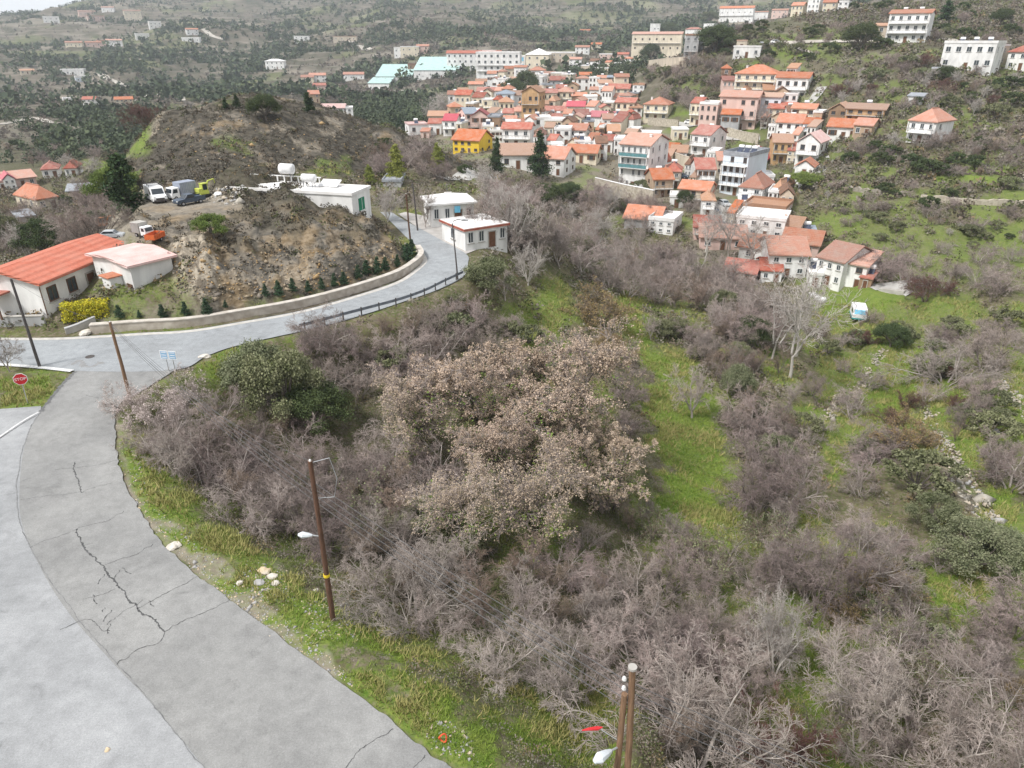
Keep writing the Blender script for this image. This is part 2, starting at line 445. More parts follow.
def height(x, y):
    x = np.asarray(x, float); y = np.asarray(y, float)
    r = np.maximum(np.hypot(x, y), R0 * 1.0001); a = np.arctan2(x, y)
    c = np.interp(a, AZ, np.arange(len(AZ))); w = np.clip((np.log(r) - LR[0]) / (LR[1] - LR[0]), 0, NR - 1.001)
    i = np.floor(w).astype(int); j = np.clip(np.floor(c).astype(int), 0, len(AZ) - 2); fw = w - i; fc = c - j
    return (Hg[i, j] * (1 - fc) + Hg[i, j + 1] * fc) * (1 - fw) + (Hg[i + 1, j] * (1 - fc) + Hg[i + 1, j + 1] * fc) * fw
def hz(x, y): return float(height(np.array([x]), np.array([y]))[0])
_DS = np.geomspace(9, 2600, 2600)
def at(px, py, lift=0.0):
    """where the line of sight through a photo pixel first meets the ground -> (x, y, z, metres per pixel); None if it meets only sky"""
    r = np.array(ray(px, py)); p = r[None] * _DS[:, None]; z = CAMZ + p[:, 2]
    h = height(p[:, 0], p[:, 1]) + lift
    k = np.where(z < h)[0]
    if not len(k): return None
    k = max(k[0], 1); a, b = _DS[k - 1], _DS[k]
    for _ in range(14):
        m = 0.5 * (a + b)
        if CAMZ + r[2] * m < hz(r[0] * m, r[1] * m) + lift: b = m
        else: a = m
    return np.array((r[0] * b, r[1] * b, CAMZ + r[2] * b, b / F))
def atD(px, py, D):
    r = ray(px, py); return np.array((r[0] * D, r[1] * D, CAMZ + r[2] * D, D / F))

# ------------------------------------------------------------------ what covers the ground (material masks per vertex)
PX, PY, PD = pix(gx, gy, H); PX = np.where(front, PX, -5000); PY = np.where(front, PY, -5000)
GRASS = [ # polygon in photo pixels of a green patch on the land, strength
 ([(118,410),(135,420),(165,455),(250,540),(330,600),(420,650),(520,690),(600,730),(640,768),(452,768),(341,682),(230,600),(141,512),(118,440)], 1.0),
 ([(0,366),(72,370),(40,410),(0,412)], 1.0), ([(205,356),(245,342),(262,372),(220,385),(195,372)], .9),
 ([(90,330),(95,322),(200,318),(300,302),(400,270),(415,262),(396,276),(350,292),(240,318)], .8),
 ([(540,290),(560,270),(580,290),(560,340),(545,380),(520,340),(500,310)], .75), ([(610,292),(640,300),(670,330),(640,345),(600,320)], .9),
 ([(640,345),(690,350),(720,430),(750,540),(720,560),(670,520),(655,450),(640,400)], .95), ([(660,470),(700,470),(755,545),(720,560),(660,520)], 1.0),
 ([(690,400),(720,400),(720,450),(690,440)], .9), ([(745,300),(775,310),(780,370),(755,375)], .9),
 ([(810,285),(900,290),(900,312),(840,320),(810,315)], 1.0), ([(880,300),(960,290),(1024,320),(1024,345),(900,320)], .6),
 ([(870,345),(920,345),(940,400),(880,420),(860,400)], 1.0), ([(930,390),(1024,340),(1024,500),(1000,500),(940,440)], .8), ([(820,350),(870,355),(850,410),(815,390)],.7),
 ([(830,440),(880,450),(880,480),(830,480)], .8), ([(900,560),(980,575),(1024,600),(1024,650),(930,620),(900,590)], .95), ([(980,480),(1024,480),(1024,570),(990,560)],.9),
 ([(770,620),(830,660),(830,720),(780,720),(760,660)], .9), ([(560,660),(620,690),(640,730),(580,720)], .9), ([(960,640),(1024,650),(1024,768),(960,720)], .6),
 ([(810,205),(900,220),(1024,235),(1024,255),(880,245),(800,225)], .5), ([(940,175),(1024,165),(1024,185),(940,188)], 1.0), ([(860,165),(905,160),(905,180),(860,180)],.6), ([(780,255),(840,240),(900,262),(1024,262),(1024,285),(880,285)], .5),
 ([(760,35),(830,28),(860,40),(780,62)], .6), ([(770,45),(820,45),(820,60),(775,60)],.8), ([(745,70),(770,70),(765,78),(740,78)], .9), ([(812,75),(850,78),(850,100),(812,95)], .5), ([(735,112),(760,118),(757,136),(738,133)], .9), ([(660,108),(690,112),(690,122),(662,120)], 1.0),
 ([(88,160),(120,150),(128,175),(100,190)], .9), ([(140,130),(165,125),(155,150),(130,160)], .9), ([(225,125),(255,140),(245,155),(210,150)], .5), ([(320,165),(360,160),(360,175),(325,180)], .6), ([(795,172),(815,170),(820,185),(800,188)], 1.0),
 ([(200,100),(256,85),(256,95),(220,105)], .6), ([(540,315),(600,380),(610,400),(560,400)], .6)]
g = np.zeros(len(gx)); near_edge = np.clip(ROADD / 4.0, .15, 1)
PXw = PX + near_edge * (60 * (fbm(gx / np.maximum(rad, 20) * 24, np.log(np.maximum(rad, 20)) * 24, 45, 5) - 0.5)); PYw = PY + near_edge * (40 * (fbm(gx / np.maximum(rad, 20) * 24, np.log(np.maximum(rad, 20)) * 24, 49, 5) - 0.5))
near = PD < 300
for poly, s in GRASS:
    w = 6.0
    xs = [p[0] for p in poly]; ys = [p[1] for p in poly]
    k = np.where((PX > min(xs) - 25) & (PX < max(xs) + 25) & (PY > min(ys) - 25) & (PY < max(ys) + 25))[0]
    if not len(k): continue
    ins = inpoly(PXw[k], PYw[k], poly); d = polydist(PXw[k], PYw[k], poly)
    g[k] = np.maximum(g[k], s * sstep(-w, w, np.where(ins, d, -d)))
patchy = fbm(gx / 7, gy / 7, 51, 4)
bg_g = np.where(rad < 330, (0.5 + .2 * (PX > 780) * (PY > 190)) * sstep(0.46, 0.62, patchy), 0.0) * (1 - m_kn1) * (1 - m_kn2)
bg_g = np.maximum(bg_g, .75 * sstep(.36, .56, patchy) * sstep(770, 810, PX) * sstep(225, 260, PY))
bg_g = bg_g + 0.3 * sstep(0.52, 0.64, fbm(gx / 60, gy / 60, 61, 4)) * sstep(250, 500, rad)
leftdip = (1 - sstep(118, 135, PX)) * sstep(90, 100, PY) * (1 - sstep(262, 275, PY))
g = np.maximum(g, bg_g * (1 - .85 * leftdip))
verge = (1 - sstep(4, 9, ROADD)) * (rad < 75)
g = g * (1 - verge * .75 * sstep(.50, .64, fbm(gx / 1.6, gy / 1.6, 53, 4)))
rock = m_kn1 * (0.35 + 0.9 * sstep(0.42, 0.6, fbm(gx / 3, gy / 3, 71, 4))) * sstep(185, 235, PY)
rock = np.maximum(rock, .8 * m_kn2 * sstep(0.58, 0.66, fbm(gx / 5, gy / 5, 72, 4)))
ROCKP = [([(165,232),(210,235),(215,300),(175,290)], 1.0), ([(230,250),(405,235),(400,268),(300,292),(215,300)], 1.0), ([(910,415),(935,420),(1000,500),(985,530),(930,460)], .7),([(1000,330),(1024,345),(1024,400),(1005,390)], .6)]
for poly, s in ROCKP: rock = np.maximum(rock, s * soft(poly, 6))
dirt = np.maximum(m_tr, 0)
DIRTP = [([(85,215),(165,210),(175,232),(110,250),(85,240)], .8), ([(100,300),(215,300),(215,320),(100,325)], .4), ([(118,405),(128,430),(150,500),(240,580),(330,655),(345,685),(330,680),(230,603),(130,512),(112,440)], .75),
 ([(300,600),(350,600),(360,640),(310,640)], .6), ([(250,555),(285,560),(290,590),(255,590)], .8), ([(825,285),(890,290),(885,296),(825,293)], .7), ([(560,95),(620,95),(700,150),(760,190),(680,215),(500,170),(430,150),(450,110)], .55), ([(690,190),(760,200),(760,260),(690,260)], .6), ([(805,85),(825,88),(815,110),(800,108)], .9), ([(140,76),(190,88),(180,94),(135,80)], .0), ([(80,68),(105,75),(100,92),(70,92)], .6), ([(430,215),(480,240),(560,250),(560,225),(470,195)], .5)]
for poly, s in DIRTP: dirt = np.maximum(dirt, s * soft(poly, 4))
dirt = np.maximum(dirt, 0.5 * sstep(0.55, 0.7, fbm(gx / 50, gy / 50, 81, 4)) * sstep(250, 500, rad))
farf = sstep(150, 420, rad)
pale_rock = np.maximum(soft([(166,232),(205,232),(212,262),(214,302),(176,294),(170,262)], 5), .45 * soft([(215,268),(300,262),(330,268),(300,290),(215,302)], 5) * sstep(.45, .6, fbm(gx / 2, gy / 2, 73, 4)))
pale_rock = np.maximum(pale_rock, m_kn2 * .45 * sstep(.60, .67, fbm(gx / 6, gy / 6, 75, 4)))

m_ground, nt, b = newmat('ground_cover'); L = nt.links
at1 = N(nt, 'ShaderNodeAttribute', attribute_name='cover'); sep = N(nt, 'ShaderNodeSeparateColor'); L.new(at1.outputs['Color'], sep.inputs[0])
at2 = N(nt, 'ShaderNodeAttribute', attribute_name='cover2'); sep2 = N(nt, 'ShaderNodeSeparateColor'); L.new(at2.outputs['Color'], sep2.inputs[0])
tc = N(nt, 'ShaderNodeTexCoord')
def noise_ramp(scale, c1, c2, lo=.38, hi=.62, detail=5, stretch=None, dist=0):
    no = N(nt, 'ShaderNodeTexNoise'); no.inputs['Scale'].default_value = scale; no.inputs['Detail'].default_value = detail; no.inputs['Distortion'].default_value = dist
    if stretch:
        mp = N(nt, 'ShaderNodeMapping'); mp.inputs['Scale'].default_value = stretch; L.new(tc.outputs['Object'], mp.inputs[0]); L.new(mp.outputs[0], no.inputs['Vector'])
    else: L.new(tc.outputs['Object'], no.inputs['Vector'])
    mr = N(nt, 'ShaderNodeMapRange'); mr.inputs[1].default_value = lo; mr.inputs[2].default_value = hi; L.new(no.outputs['Fac'], mr.inputs[0])
    mx = N(nt, 'ShaderNodeMix', data_type='RGBA'); mx.inputs[6].default_value = (*c1, 1); mx.inputs[7].default_value = (*c2, 1); L.new(mr.outputs[0], mx.inputs[0])
    return mx.outputs[2], no.outputs['Fac']
def mixc(a, bb, fac):
    mx = N(nt, 'ShaderNodeMix', data_type='RGBA'); L.new(fac, mx.inputs[0]); L.new(a, mx.inputs[6]); L.new(bb, mx.inputs[7]); return mx.outputs[2]
def mth(op, a, b2=None, c=None):
    n_ = N(nt, 'ShaderNodeMath', operation=op)
    for i, s in enumerate((a, b2, c)):
        if s is None: continue
        if isinstance(s, (int, float)): n_.inputs[i].default_value = s
        else: L.new(s, n_.inputs[i])
    return n_.outputs[0]
def N_clamp(s):
    n_ = N(nt, 'ShaderNodeClamp'); L.new(s, n_.inputs[0]); return n_.outputs[0]
soil_a, _ = noise_ramp(1.3, (.10, .08, .055), (.20, .165, .125))
soil_b, _ = noise_ramp(.35, (.065, .085, .024), (.125, .125, .055))
nz, nzf = noise_ramp(4.0, (0, 0, 0), (1, 1, 1))
soil = mixc(soil_a, soil_b, nz)
grass_a, gn = noise_ramp(.9, (.10, .185, .024), (.17, .235, .045))
grass_b, _ = noise_ramp(6.0, (.05, .085, .016), (.20, .21, .055), .35, .65)
gmix = N(nt, 'ShaderNodeMix', data_type='RGBA'); gmix.inputs[0].default_value = .5; L.new(grass_a, gmix.inputs[6]); L.new(grass_b, gmix.inputs[7])
grass = gmix.outputs[2]
rock_a, rn = noise_ramp(.9, (.235, .20, .155), (.055, .05, .042), .42, .58, 9, (1, 1, 2.4), .8)
rock_b, _ = noise_ramp(.3, (.26, .18, .095), (.15, .138, .12), .40, .54, 5)
rmx = N(nt, 'ShaderNodeMix', data_type='RGBA'); rmx.inputs[0].default_value = .45; L.new(rock_a, rmx.inputs[6]); L.new(rock_b, rmx.inputs[7])
dirt_a, _ = noise_ramp(3.0, (.30, .265, .22), (.20, .175, .14), .35, .65, 8)
farc, _ = noise_ramp(.035, (.06, .057, .038), (.15, .122, .10), .4, .6, 8)
farg, _ = noise_ramp(.10, (.055, .062, .035), (.125, .11, .085), .42, .58, 8)
fmx = N(nt, 'ShaderNodeMix', data_type='RGBA'); fmx.inputs[0].default_value = .5; L.new(farc, fmx.inputs[6]); L.new(farg, fmx.inputs[7])
heath, _ = noise_ramp(1.1, (.042, .038, .03), (.095, .083, .066))
# dry stone terraces: pale lines that follow the contours of the far slopes
gp = N(nt, 'ShaderNodeSeparateXYZ'); L.new(tc.outputs['Object'], gp.inputs[0])
tn = N(nt, 'ShaderNodeTexNoise'); tn.inputs['Scale'].default_value = .012; tn.inputs['Detail'].default_value = 4; L.new(tc.outputs['Object'], tn.inputs['Vector'])
tw = mth('SINE', mth('MULTIPLY_ADD', tn.outputs['Fac'], 26.0, mth('MULTIPLY', gp.outputs['Z'], 1.15)))
tl = N_clamp(mth('MULTIPLY', mth('SUBTRACT', tw, .55), 2.2))
tmask = N_clamp(mth('MULTIPLY', mth('SUBTRACT', tn.outputs['Fac'], .42), 9.0))
terr_c, _ = noise_ramp(.2, (.26, .23, .19), (.17, .15, .12))
farmix = mixc(fmx.outputs[2], terr_c, mth('MULTIPLY', mth('MULTIPLY', tl, tmask), .6))
base = mixc(mixc(soil, farmix, sep2.outputs[0]), heath, sep2.outputs[1])
def edge(fac, amount=.5):   # break the soft mask edges up with noise
    return N_clamp(mth('MULTIPLY_ADD', mth('SUBTRACT', nzf, 0.5), amount * 2.0, fac))
def masked(fac):            # mask * sharpen
    e = edge(fac, .6); return N_clamp(mth('MULTIPLY', e, mth('MINIMUM', mth('MULTIPLY', fac, 3.0), 1.0)))
base = mixc(base, dirt_a, masked(sep.outputs[2]))
base = mixc(base, rmx.outputs[2], masked(sep.outputs[1]))
prock, _ = noise_ramp(.8, (.38, .33, .26), (.16, .135, .105), .42, .6, 9, (1.6, 1.6, .7), .8)
base = mixc(base, prock, masked(sep2.outputs[2]))
base = mixc(base, grass, masked(sep.outputs[0]))
L.new(base, b.inputs['Base Color']); b.inputs['Roughness'].default_value = .95; b.inputs['Specular IOR Level'].default_value = .1
bu = N(nt, 'ShaderNodeBump'); bu.inputs['Strength'].default_value = .6; bu.inputs['Distance'].default_value = .15
L.new(mth('ADD', nzf, rn), bu.inputs['Height']); L.new(bu.outputs[0], b.inputs['Normal'])

na = len(AZ)
V = np.stack([gx, gy, H], -1)
i = np.arange(NR - 1)[:, None]; j = np.arange(na - 1)[None]
Q = np.stack([i * na + j, i * na + j + 1, (i + 1) * na + j + 1, (i + 1) * na + j], -1).reshape(-1, 4)
Q = Q[:, ::-1]
me = np_mesh('hillside', V, Q, m_ground, smooth=True)
def paint(me, name, cols):
    at_ = me.color_attributes.new(name, 'FLOAT_COLOR', 'POINT')
    at_.data.foreach_set('color', np.ascontiguousarray(cols, dtype=np.float32).ravel())
paint(me, 'cover', np.stack([g, rock, dirt, np.ones_like(g)], -1))
paint(me, 'cover2', np.stack([farf, np.clip(m_kn2 + m_kn1 * .8, 0, 1) * (1 - m_tr), pale_rock, np.ones_like(g)], -1))
tag(put('hillside', me), kind='structure')
b0 = MB(); ring = [(R0 * 1.02 * sin(a), R0 * 1.02 * cos(a)) for a in np.linspace(-pi, pi, 48, endpoint=False)]
b0.poly_prism(ring, -1.5, -0.02); tag(b0.build('ground', MAT('bare_soil', (.14, .12, .09))), kind='structure')

# ------------------------------------------------------------------ roads
def asphalt(name, c1, c2, tint):
    m, nt, b = newmat(name); L = nt.links
    tc = N(nt, 'ShaderNodeTexCoord')
    n1 = N(nt, 'ShaderNodeTexNoise'); n1.inputs['Scale'].default_value = .22; n1.inputs['Detail'].default_value = 6; n1.inputs['Distortion'].default_value = .4
    n2 = N(nt, 'ShaderNodeTexNoise'); n2.inputs['Scale'].default_value = 14; n2.inputs['Detail'].default_value = 6
    n3 = N(nt, 'ShaderNodeTexNoise'); n3.inputs['Scale'].default_value = 1.4; n3.inputs['Detail'].default_value = 8; n3.inputs['Roughness'].default_value = .7
    for k in (n1, n2, n3): L.new(tc.outputs['Object'], k.inputs['Vector'])
    mr = N(nt, 'ShaderNodeMapRange'); mr.inputs[1].default_value = .36; mr.inputs[2].default_value = .64; L.new(n1.outputs['Fac'], mr.inputs[0])
    mx = N(nt, 'ShaderNodeMix', data_type='RGBA'); mx.inputs[6].default_value = (*c1, 1); mx.inputs[7].default_value = (*c2, 1); L.new(mr.outputs[0], mx.inputs[0])
    mr2 = N(nt, 'ShaderNodeMapRange'); mr2.inputs[1].default_value = .3; mr2.inputs[2].default_value = .7; mr2.inputs[3].default_value = .88; mr2.inputs[4].default_value = 1.10; L.new(n2.outputs['Fac'], mr2.inputs[0])
    mr3 = N(nt, 'ShaderNodeMapRange'); mr3.inputs[1].default_value = .3; mr3.inputs[2].default_value = .62; mr3.inputs[3].default_value = .80; mr3.inputs[4].default_value = 1.04; L.new(n3.outputs['Fac'], mr3.inputs[0])
    mm = N(nt, 'ShaderNodeMath', operation='MULTIPLY'); L.new(mr2.outputs[0], mm.inputs[0]); L.new(mr3.outputs[0], mm.inputs[1])
    n4 = N(nt, 'ShaderNodeTexNoise'); n4.inputs['Scale'].default_value = .55; n4.inputs['Detail'].default_value = 7; n4.inputs['Roughness'].default_value = .65; n4.inputs['Distortion'].default_value = 1.2; L.new(tc.outputs['Object'], n4.inputs['Vector'])
    mr4 = N(nt, 'ShaderNodeMapRange'); mr4.inputs[1].default_value = .58; mr4.inputs[2].default_value = .74; mr4.inputs[3].default_value = 1.0; mr4.inputs[4].default_value = .72; L.new(n4.outputs['Fac'], mr4.inputs[0])
    mm2 = N(nt, 'ShaderNodeMath', operation='MULTIPLY'); L.new(mm.outputs[0], mm2.inputs[0]); L.new(mr4.outputs[0], mm2.inputs[1])
    n5 = N(nt, 'ShaderNodeTexNoise'); n5.inputs['Scale'].default_value = 45; n5.inputs['Detail'].default_value = 3; L.new(tc.outputs['Object'], n5.inputs['Vector'])
    mr5 = N(nt, 'ShaderNodeMapRange'); mr5.inputs[1].default_value = .3; mr5.inputs[2].default_value = .7; mr5.inputs[3].default_value = .84; mr5.inputs[4].default_value = 1.14; L.new(n5.outputs['Fac'], mr5.inputs[0])
    mm3 = N(nt, 'ShaderNodeMath', operation='MULTIPLY'); L.new(mm2.outputs[0], mm3.inputs[0]); L.new(mr5.outputs[0], mm3.inputs[1]); mm = mm3
    hs = N(nt, 'ShaderNodeHueSaturation'); L.new(mx.outputs[2], hs.inputs['Color']); L.new(mm.outputs[0], hs.inputs['Value'])
    L.new(hs.outputs[0], b.inputs['Base Color']); b.inputs['Roughness'].default_value = .9; b.inputs['Specular IOR Level'].default_value = .25
    bu = N(nt, 'ShaderNodeBump'); bu.inputs['Strength'].default_value = .25; bu.inputs['Distance'].default_value = .02; L.new(n2.outputs['Fac'], bu.inputs['Height']); L.new(bu.outputs[0], b.inputs['Normal'])
    return m
m_apron = asphalt('pale_worn_asphalt', (.345, .35, .355), (.27, .275, .28), 0)
m_road = asphalt('grey_asphalt', (.285, .283, .275), (.228, .227, .222), 0)
m_main = asphalt('main_road_asphalt', (.315, .332, .345), (.27, .282, .292), 0)
def sheet(name, poly, z, mat):
    vs = [(p[0], p[1], z) for p in poly]
    mb = MB(); mb.add(vs, [tuple(range(len(vs)))]); me = mb.mesh(name, mat)
    import bmesh
    bm = bmesh.new(); bm.from_mesh(me); bmesh.ops.triangulate(bm, faces=bm.faces[:], ngon_method='EAR_CLIP'); bmesh.ops.recalc_face_normals(bm, faces=bm.faces[:])
    if bm.faces and bm.faces[0].normal.z < 0: bmesh.ops.reverse_faces(bm, faces=bm.faces[:])
    bm.to_mesh(me); bm.free()
    return tag(put(name, me), kind='structure')
sheet('paved_forecourt', apron, 0.004, m_apron)
sheet('side_road', near_poly, 0.012, m_road)
mb = MB()
kk = 180
def resample(line, k):
    P_ = np.array(line); s = np.r_[0, np.cumsum(np.linalg.norm(np.diff(P_, axis=0), axis=1))]; t = np.linspace(0, s[-1], k)
    return np.stack([np.interp(t, s, P_[:, i]) for i in range(P_.shape[1])], -1)
# pair by nearest parameter of control index
ri = np.array(inner); ro = np.array(outer)
ti = np.linspace(0, len(ri) - 1, kk); to = np.linspace(0, len(ro) - 1, kk)
ei = np.stack([np.interp(ti, np.arange(len(ri)), ri[:, c]) for c in range(3)], -1); eo = np.stack([np.interp(to, np.arange(len(ro)), ro[:, c]) for c in range(3)], -1)
for k in range(kk):
    for s in range(5):
        p = ei[k] * (1 - s / 4) + eo[k] * s / 4
        mb.v.append((p[0], p[1], float(road_z(p[0], p[1])) + 0.022)); mb.n += 1
for k in range(kk - 1):
    for s in range(4):
        a = k * 5 + s; mb.f.append((a, a + 1, a + 6, a + 5)); mb.m.append(0)
me_ = mb.mesh('main_road', m_main)
import bmesh
bm = bmesh.new(); bm.from_mesh(me_)
for f_ in bm.faces:
    if f_.normal.z < 0: f_.normal_flip()
bm.to_mesh(me_); bm.free()
tag(put('main_road', me_), kind='structure')
mb = MB(); yv = [(p[0], p[1], float(road_z(p[0], p[1])) + .012) for p in yard]
mb.add(yv, [tuple(range(len(yv)))]); me_ = mb.mesh('paved_yard', MAT('yard_concrete', (.42, .40, .38), (.34, .32, .30), 1.0))
bm = bmesh.new(); bm.from_mesh(me_); bmesh.ops.triangulate(bm, faces=bm.faces[:])
for f_ in bm.faces:
    if f_.normal.z < 0: f_.normal_flip()
bm.to_mesh(me_); bm.free()
tag(put('paved_yard', me_), kind='structure')

def track(name, px_line, w, mat):
    pts_ = [at(*q) for q in px_line]; pts_ = [q[:3] for q in pts_ if q is not None]
    if len(pts_) < 2: return
    n = max(8, int(sum(np.linalg.norm(pts_[i + 1] - pts_[i]) for i in range(len(pts_) - 1)) / 5)); sl = resample(smooth_line(pts_), n)
    t_ = np.gradient(sl, axis=0); nr = np.stack([-t_[:, 1], t_[:, 0], 0 * t_[:, 0]], -1); nr /= np.linalg.norm(nr, axis=1)[:, None] + 1e-9
    mb = MB(); vs = []
    for i in range(n):
        for s_ in (1, -1):
            q = sl[i] + nr[i] * w / 2 * s_; vs.append((q[0], q[1], hz(q[0], q[1]) + (.35 if sl[i][1] > 250 else .1)))
    mb.add(vs, [(2 * i + 1, 2 * i + 3, 2 * i + 2, 2 * i) for i in range(n - 1)]); tag(mb.build(name, mat), kind='structure')
m_track = MAT('pale_track', (.46, .43, .38), (.34, .31, .27), .2); m_lane = MAT('lane_concrete', (.44, .43, .41), (.33, .32, .30), .4)
for ln, w in (([(98, 73), (108, 79), (118, 83), (130, 87)], 6), ([(138, 101), (152, 95), (165, 95), (178, 93), (182, 101)], 5), ([(0, 125), (20, 121), (36, 118), (50, 123), (62, 124)], 5), ([(203, 29), (212, 36), (224, 39)], 7), ([(60, 110), (95, 105), (130, 102)], 4), ([(340, 40), (355, 45), (370, 50)], 7), ([(768, 44), (800, 43), (850, 42), (905, 42), (960, 41)], 3.2), ([(787, 44), (800, 50), (813, 54), (804, 57)], 1.6), ([(420, 92), (400, 91), (360, 90)], 5)):
    track('track', ln, w, m_track)
for ln, w in (([(822, 88), (815, 97), (808, 104), (800, 108)], 3.5), ([(826, 157), (824, 165), (815, 172), (804, 178), (790, 190)], 4), ([(700, 124), (688, 126), (672, 124), (655, 123)], 4), ([(720, 138), (740, 139), (760, 138)], 4), ([(708, 205), (730, 208), (716, 222), (728, 232), (700, 230)], 7), ([(545, 125), (540, 118), (548, 105), (556, 100)], 4), ([(520, 130), (516, 120), (512, 114)], 4), ([(600, 150), (575, 153), (556, 150), (548, 160)], 4), ([(870, 288), (890, 287), (915, 290)], 3), ([(878, 152), (890, 155), (893, 163)], 2.5), ([(440, 178), (470, 176), (500, 178)], 4)):
    track('lane', ln, w, m_lane)
# ------------------------------------------------------------------ plants: prototypes
def unit(v): return v / (np.linalg.norm(v, axis=-1, keepdims=True) + 1e-9)
def seg_mesh(S, n):
    """S rows: p0(3) p1(3) r0 r1 -> tapered prisms"""
    S = np.asarray(S, float); p0, p1, r0, r1 = S[:, :3], S[:, 3:6], S[:, 6], S[:, 7]
    d = unit(p1 - p0); a = np.where(np.abs(d[:, 2:3]) < .9, np.array([[0, 0, 1.]]), np.array([[1., 0, 0]]))
    u = unit(np.cross(a, d)); w = np.cross(d, u)
    t = 2 * pi * np.arange(n) / n
    ringv = np.cos(t)[None, :, None] * u[:, None] + np.sin(t)[None, :, None] * w[:, None]
    V = np.concatenate([p0[:, None] + ringv * r0[:, None, None], p1[:, None] + ringv * r1[:, None, None]], 1)
    m = len(S); base = (np.arange(m) * 2 * n)[:, None, None]; k = np.arange(n)
    q = np.stack([k, (k + 1) % n, n + (k + 1) % n, n + k], -1)[None]
    return V.reshape(-1, 3), (base + q).reshape(-1, 4)

class Tree:
    """limbs first, finer and finer twigs after"""
    def __init__(self, seed): self.r = np.random.default_rng(seed); self.limbs = []; self.twigs = []; self.tips = []
    def grow(self, p, d, L, rad, lvl, cfg):
        r = self.r; c = cfg[lvl]; ns = c['n']; step = L / ns
        for i in range(ns):
            d = d + r.normal(0, c['wob'], 3); d[2] += c['up']; d /= np.linalg.norm(d)
            q = p + d * step; ra = rad * (1 - .75 * i / ns); rb = rad * (1 - .75 * (i + 1) / ns)
            (self.limbs if lvl <= cfg['split'] else self.twigs).append((*p, *(q + d * step * .04), ra, max(rb, cfg['rmin'])))
            if lvl + 1 < cfg['levels']:
                k = c['kids'] / ns; k = int(k) + (r.random() < k - int(k))
                if (i + 1) / ns > c['from']:
                    for _ in range(k):
                        ax = unit(np.cross(d, r.normal(size=3))); ang = r.uniform(*c['ang'])
                        nd = d * cos(ang) + ax * sin(ang)
                        s = p + (q - p) * r.random()
                        self.grow(s, nd, L * r.uniform(*c['len']) * (1 - .35 * i / ns), max(rb * .62, cfg['rmin']), lvl + 1, cfg)
            p = q
        if lvl >= cfg['tip']: self.tips.append(p)

def bare_cfg(wide, rmin=.011, dens=1.0):
    return {'levels': 5, 'split': 2, 'rmin': rmin, 'tip': 3,
            0: dict(n=6, wob=.13, up=.03, kids=6, ang=(.45, .95), len=(.5, .8), **{'from': .25}),
            1: dict(n=5, wob=.17, up=.05 - .05 * wide, kids=6, ang=(.4, .9), len=(.4, .7), **{'from': .15}),
            2: dict(n=4, wob=.17, up=.05 - .07 * wide, kids=6 * dens, ang=(.35, .9), len=(.4, .7), **{'from': .1}),
            3: dict(n=3, wob=.18, up=.03 - .10 * wide, kids=3 * dens, ang=(.3, .9), len=(.4, .75), **{'from': 0}),
            4: dict(n=2, wob=.2, up=-.06 * wide, kids=0, ang=(0, 0), len=(1, 1), **{'from': 0})}

def leaf_cards(C, size, rng, up=0.4, asp=1.6):
    """one small bent-free card per centre"""
    n = len(C); d = unit(rng.normal(size=(n, 3)) + np.array([0, 0, up])); a = unit(rng.normal(size=(n, 3)))
    u = unit(np.cross(d, a)); w = np.cross(d, u); s = size * rng.uniform(.6, 1.35, (n, 1))
    V = np.stack([C - u * s * .5, C + w * s * .5 * asp * .6 , C + u * s * .5, C - w * s * .5 * asp * .6], 1)
    return V.reshape(-1, 3), np.arange(n * 4).reshape(-1, 4)

def norm_h(trees, Vs):
    """scale to unit height"""
    top = max(v[:, 2].max() for v in Vs); return [v / top for v in Vs]

bark_pale = MAT('pale_bark', (.45, .40, .365), (.30, .265, .24), 8, rnd=.12)
bark_dark = MAT('dark_bark', (.12, .10, .085), (.20, .175, .15), 8, rnd=.12)
bark_white = MAT('white_bark', (.50, .47, .43), (.34, .31, .285), 5, rnd=.08)
twig_mauve = MAT('mauve_twigs', (.38, .305, .278), (.235, .19, .172), 5, rnd=.28)
twig_grey = MAT('grey_twigs', (.43, .362, .33), (.275, .23, .208), 5, rnd=.22)
twig_silver = MAT('silver_twigs', (.50, .455, .42), (.36, .32, .295), 5, rnd=.10)
twig_brown = MAT('brown_twigs', (.30, .225, .175), (.21, .155, .12), 5, rnd=.18)
twig_ruddy = MAT('ruddy_twigs', (.16, .075, .062), (.11, .055, .05), 5, rnd=.1)
leaf_dead = MAT('dead_oak_leaves', (.53, .415, .325), (.34, .26, .18), 9, rnd=.10)
leaf_olive = MAT('olive_leaves', (.085, .10, .04), (.22, .225, .13), 9, rnd=.2)
leaf_dark = MAT('dark_leaves', (.045, .065, .025), (.08, .105, .038), 9, rnd=.2)
leaf_grey = MAT('grey_green_leaves', (.12, .145, .07), (.27, .28, .17), 9, rnd=.15)
leaf_bright = MAT('bright_leaves', (.10, .15, .03), (.16, .205, .05), 9, rnd=.15)
leaf_ochre = MAT('ochre_leaves', (.24, .165, .075), (.17, .14, .06), 9, rnd=.15)
leaf_conifer = MAT('conifer_needles', (.022, .048, .018), (.045, .075, .025), 9, rnd=.2)
leaf_cypress = MAT('cypress_needles', (.20, .23, .045), (.30, .32, .08), 9, rnd=.2)
leaf_yellow = MAT('yellow_hedge_leaves', (.62, .52, .03), (.34, .35, .03), 3)
leaf_blossom = MAT('pale_blossom', (.62, .53, .50), (.45, .37, .35), 9, rnd=.1)

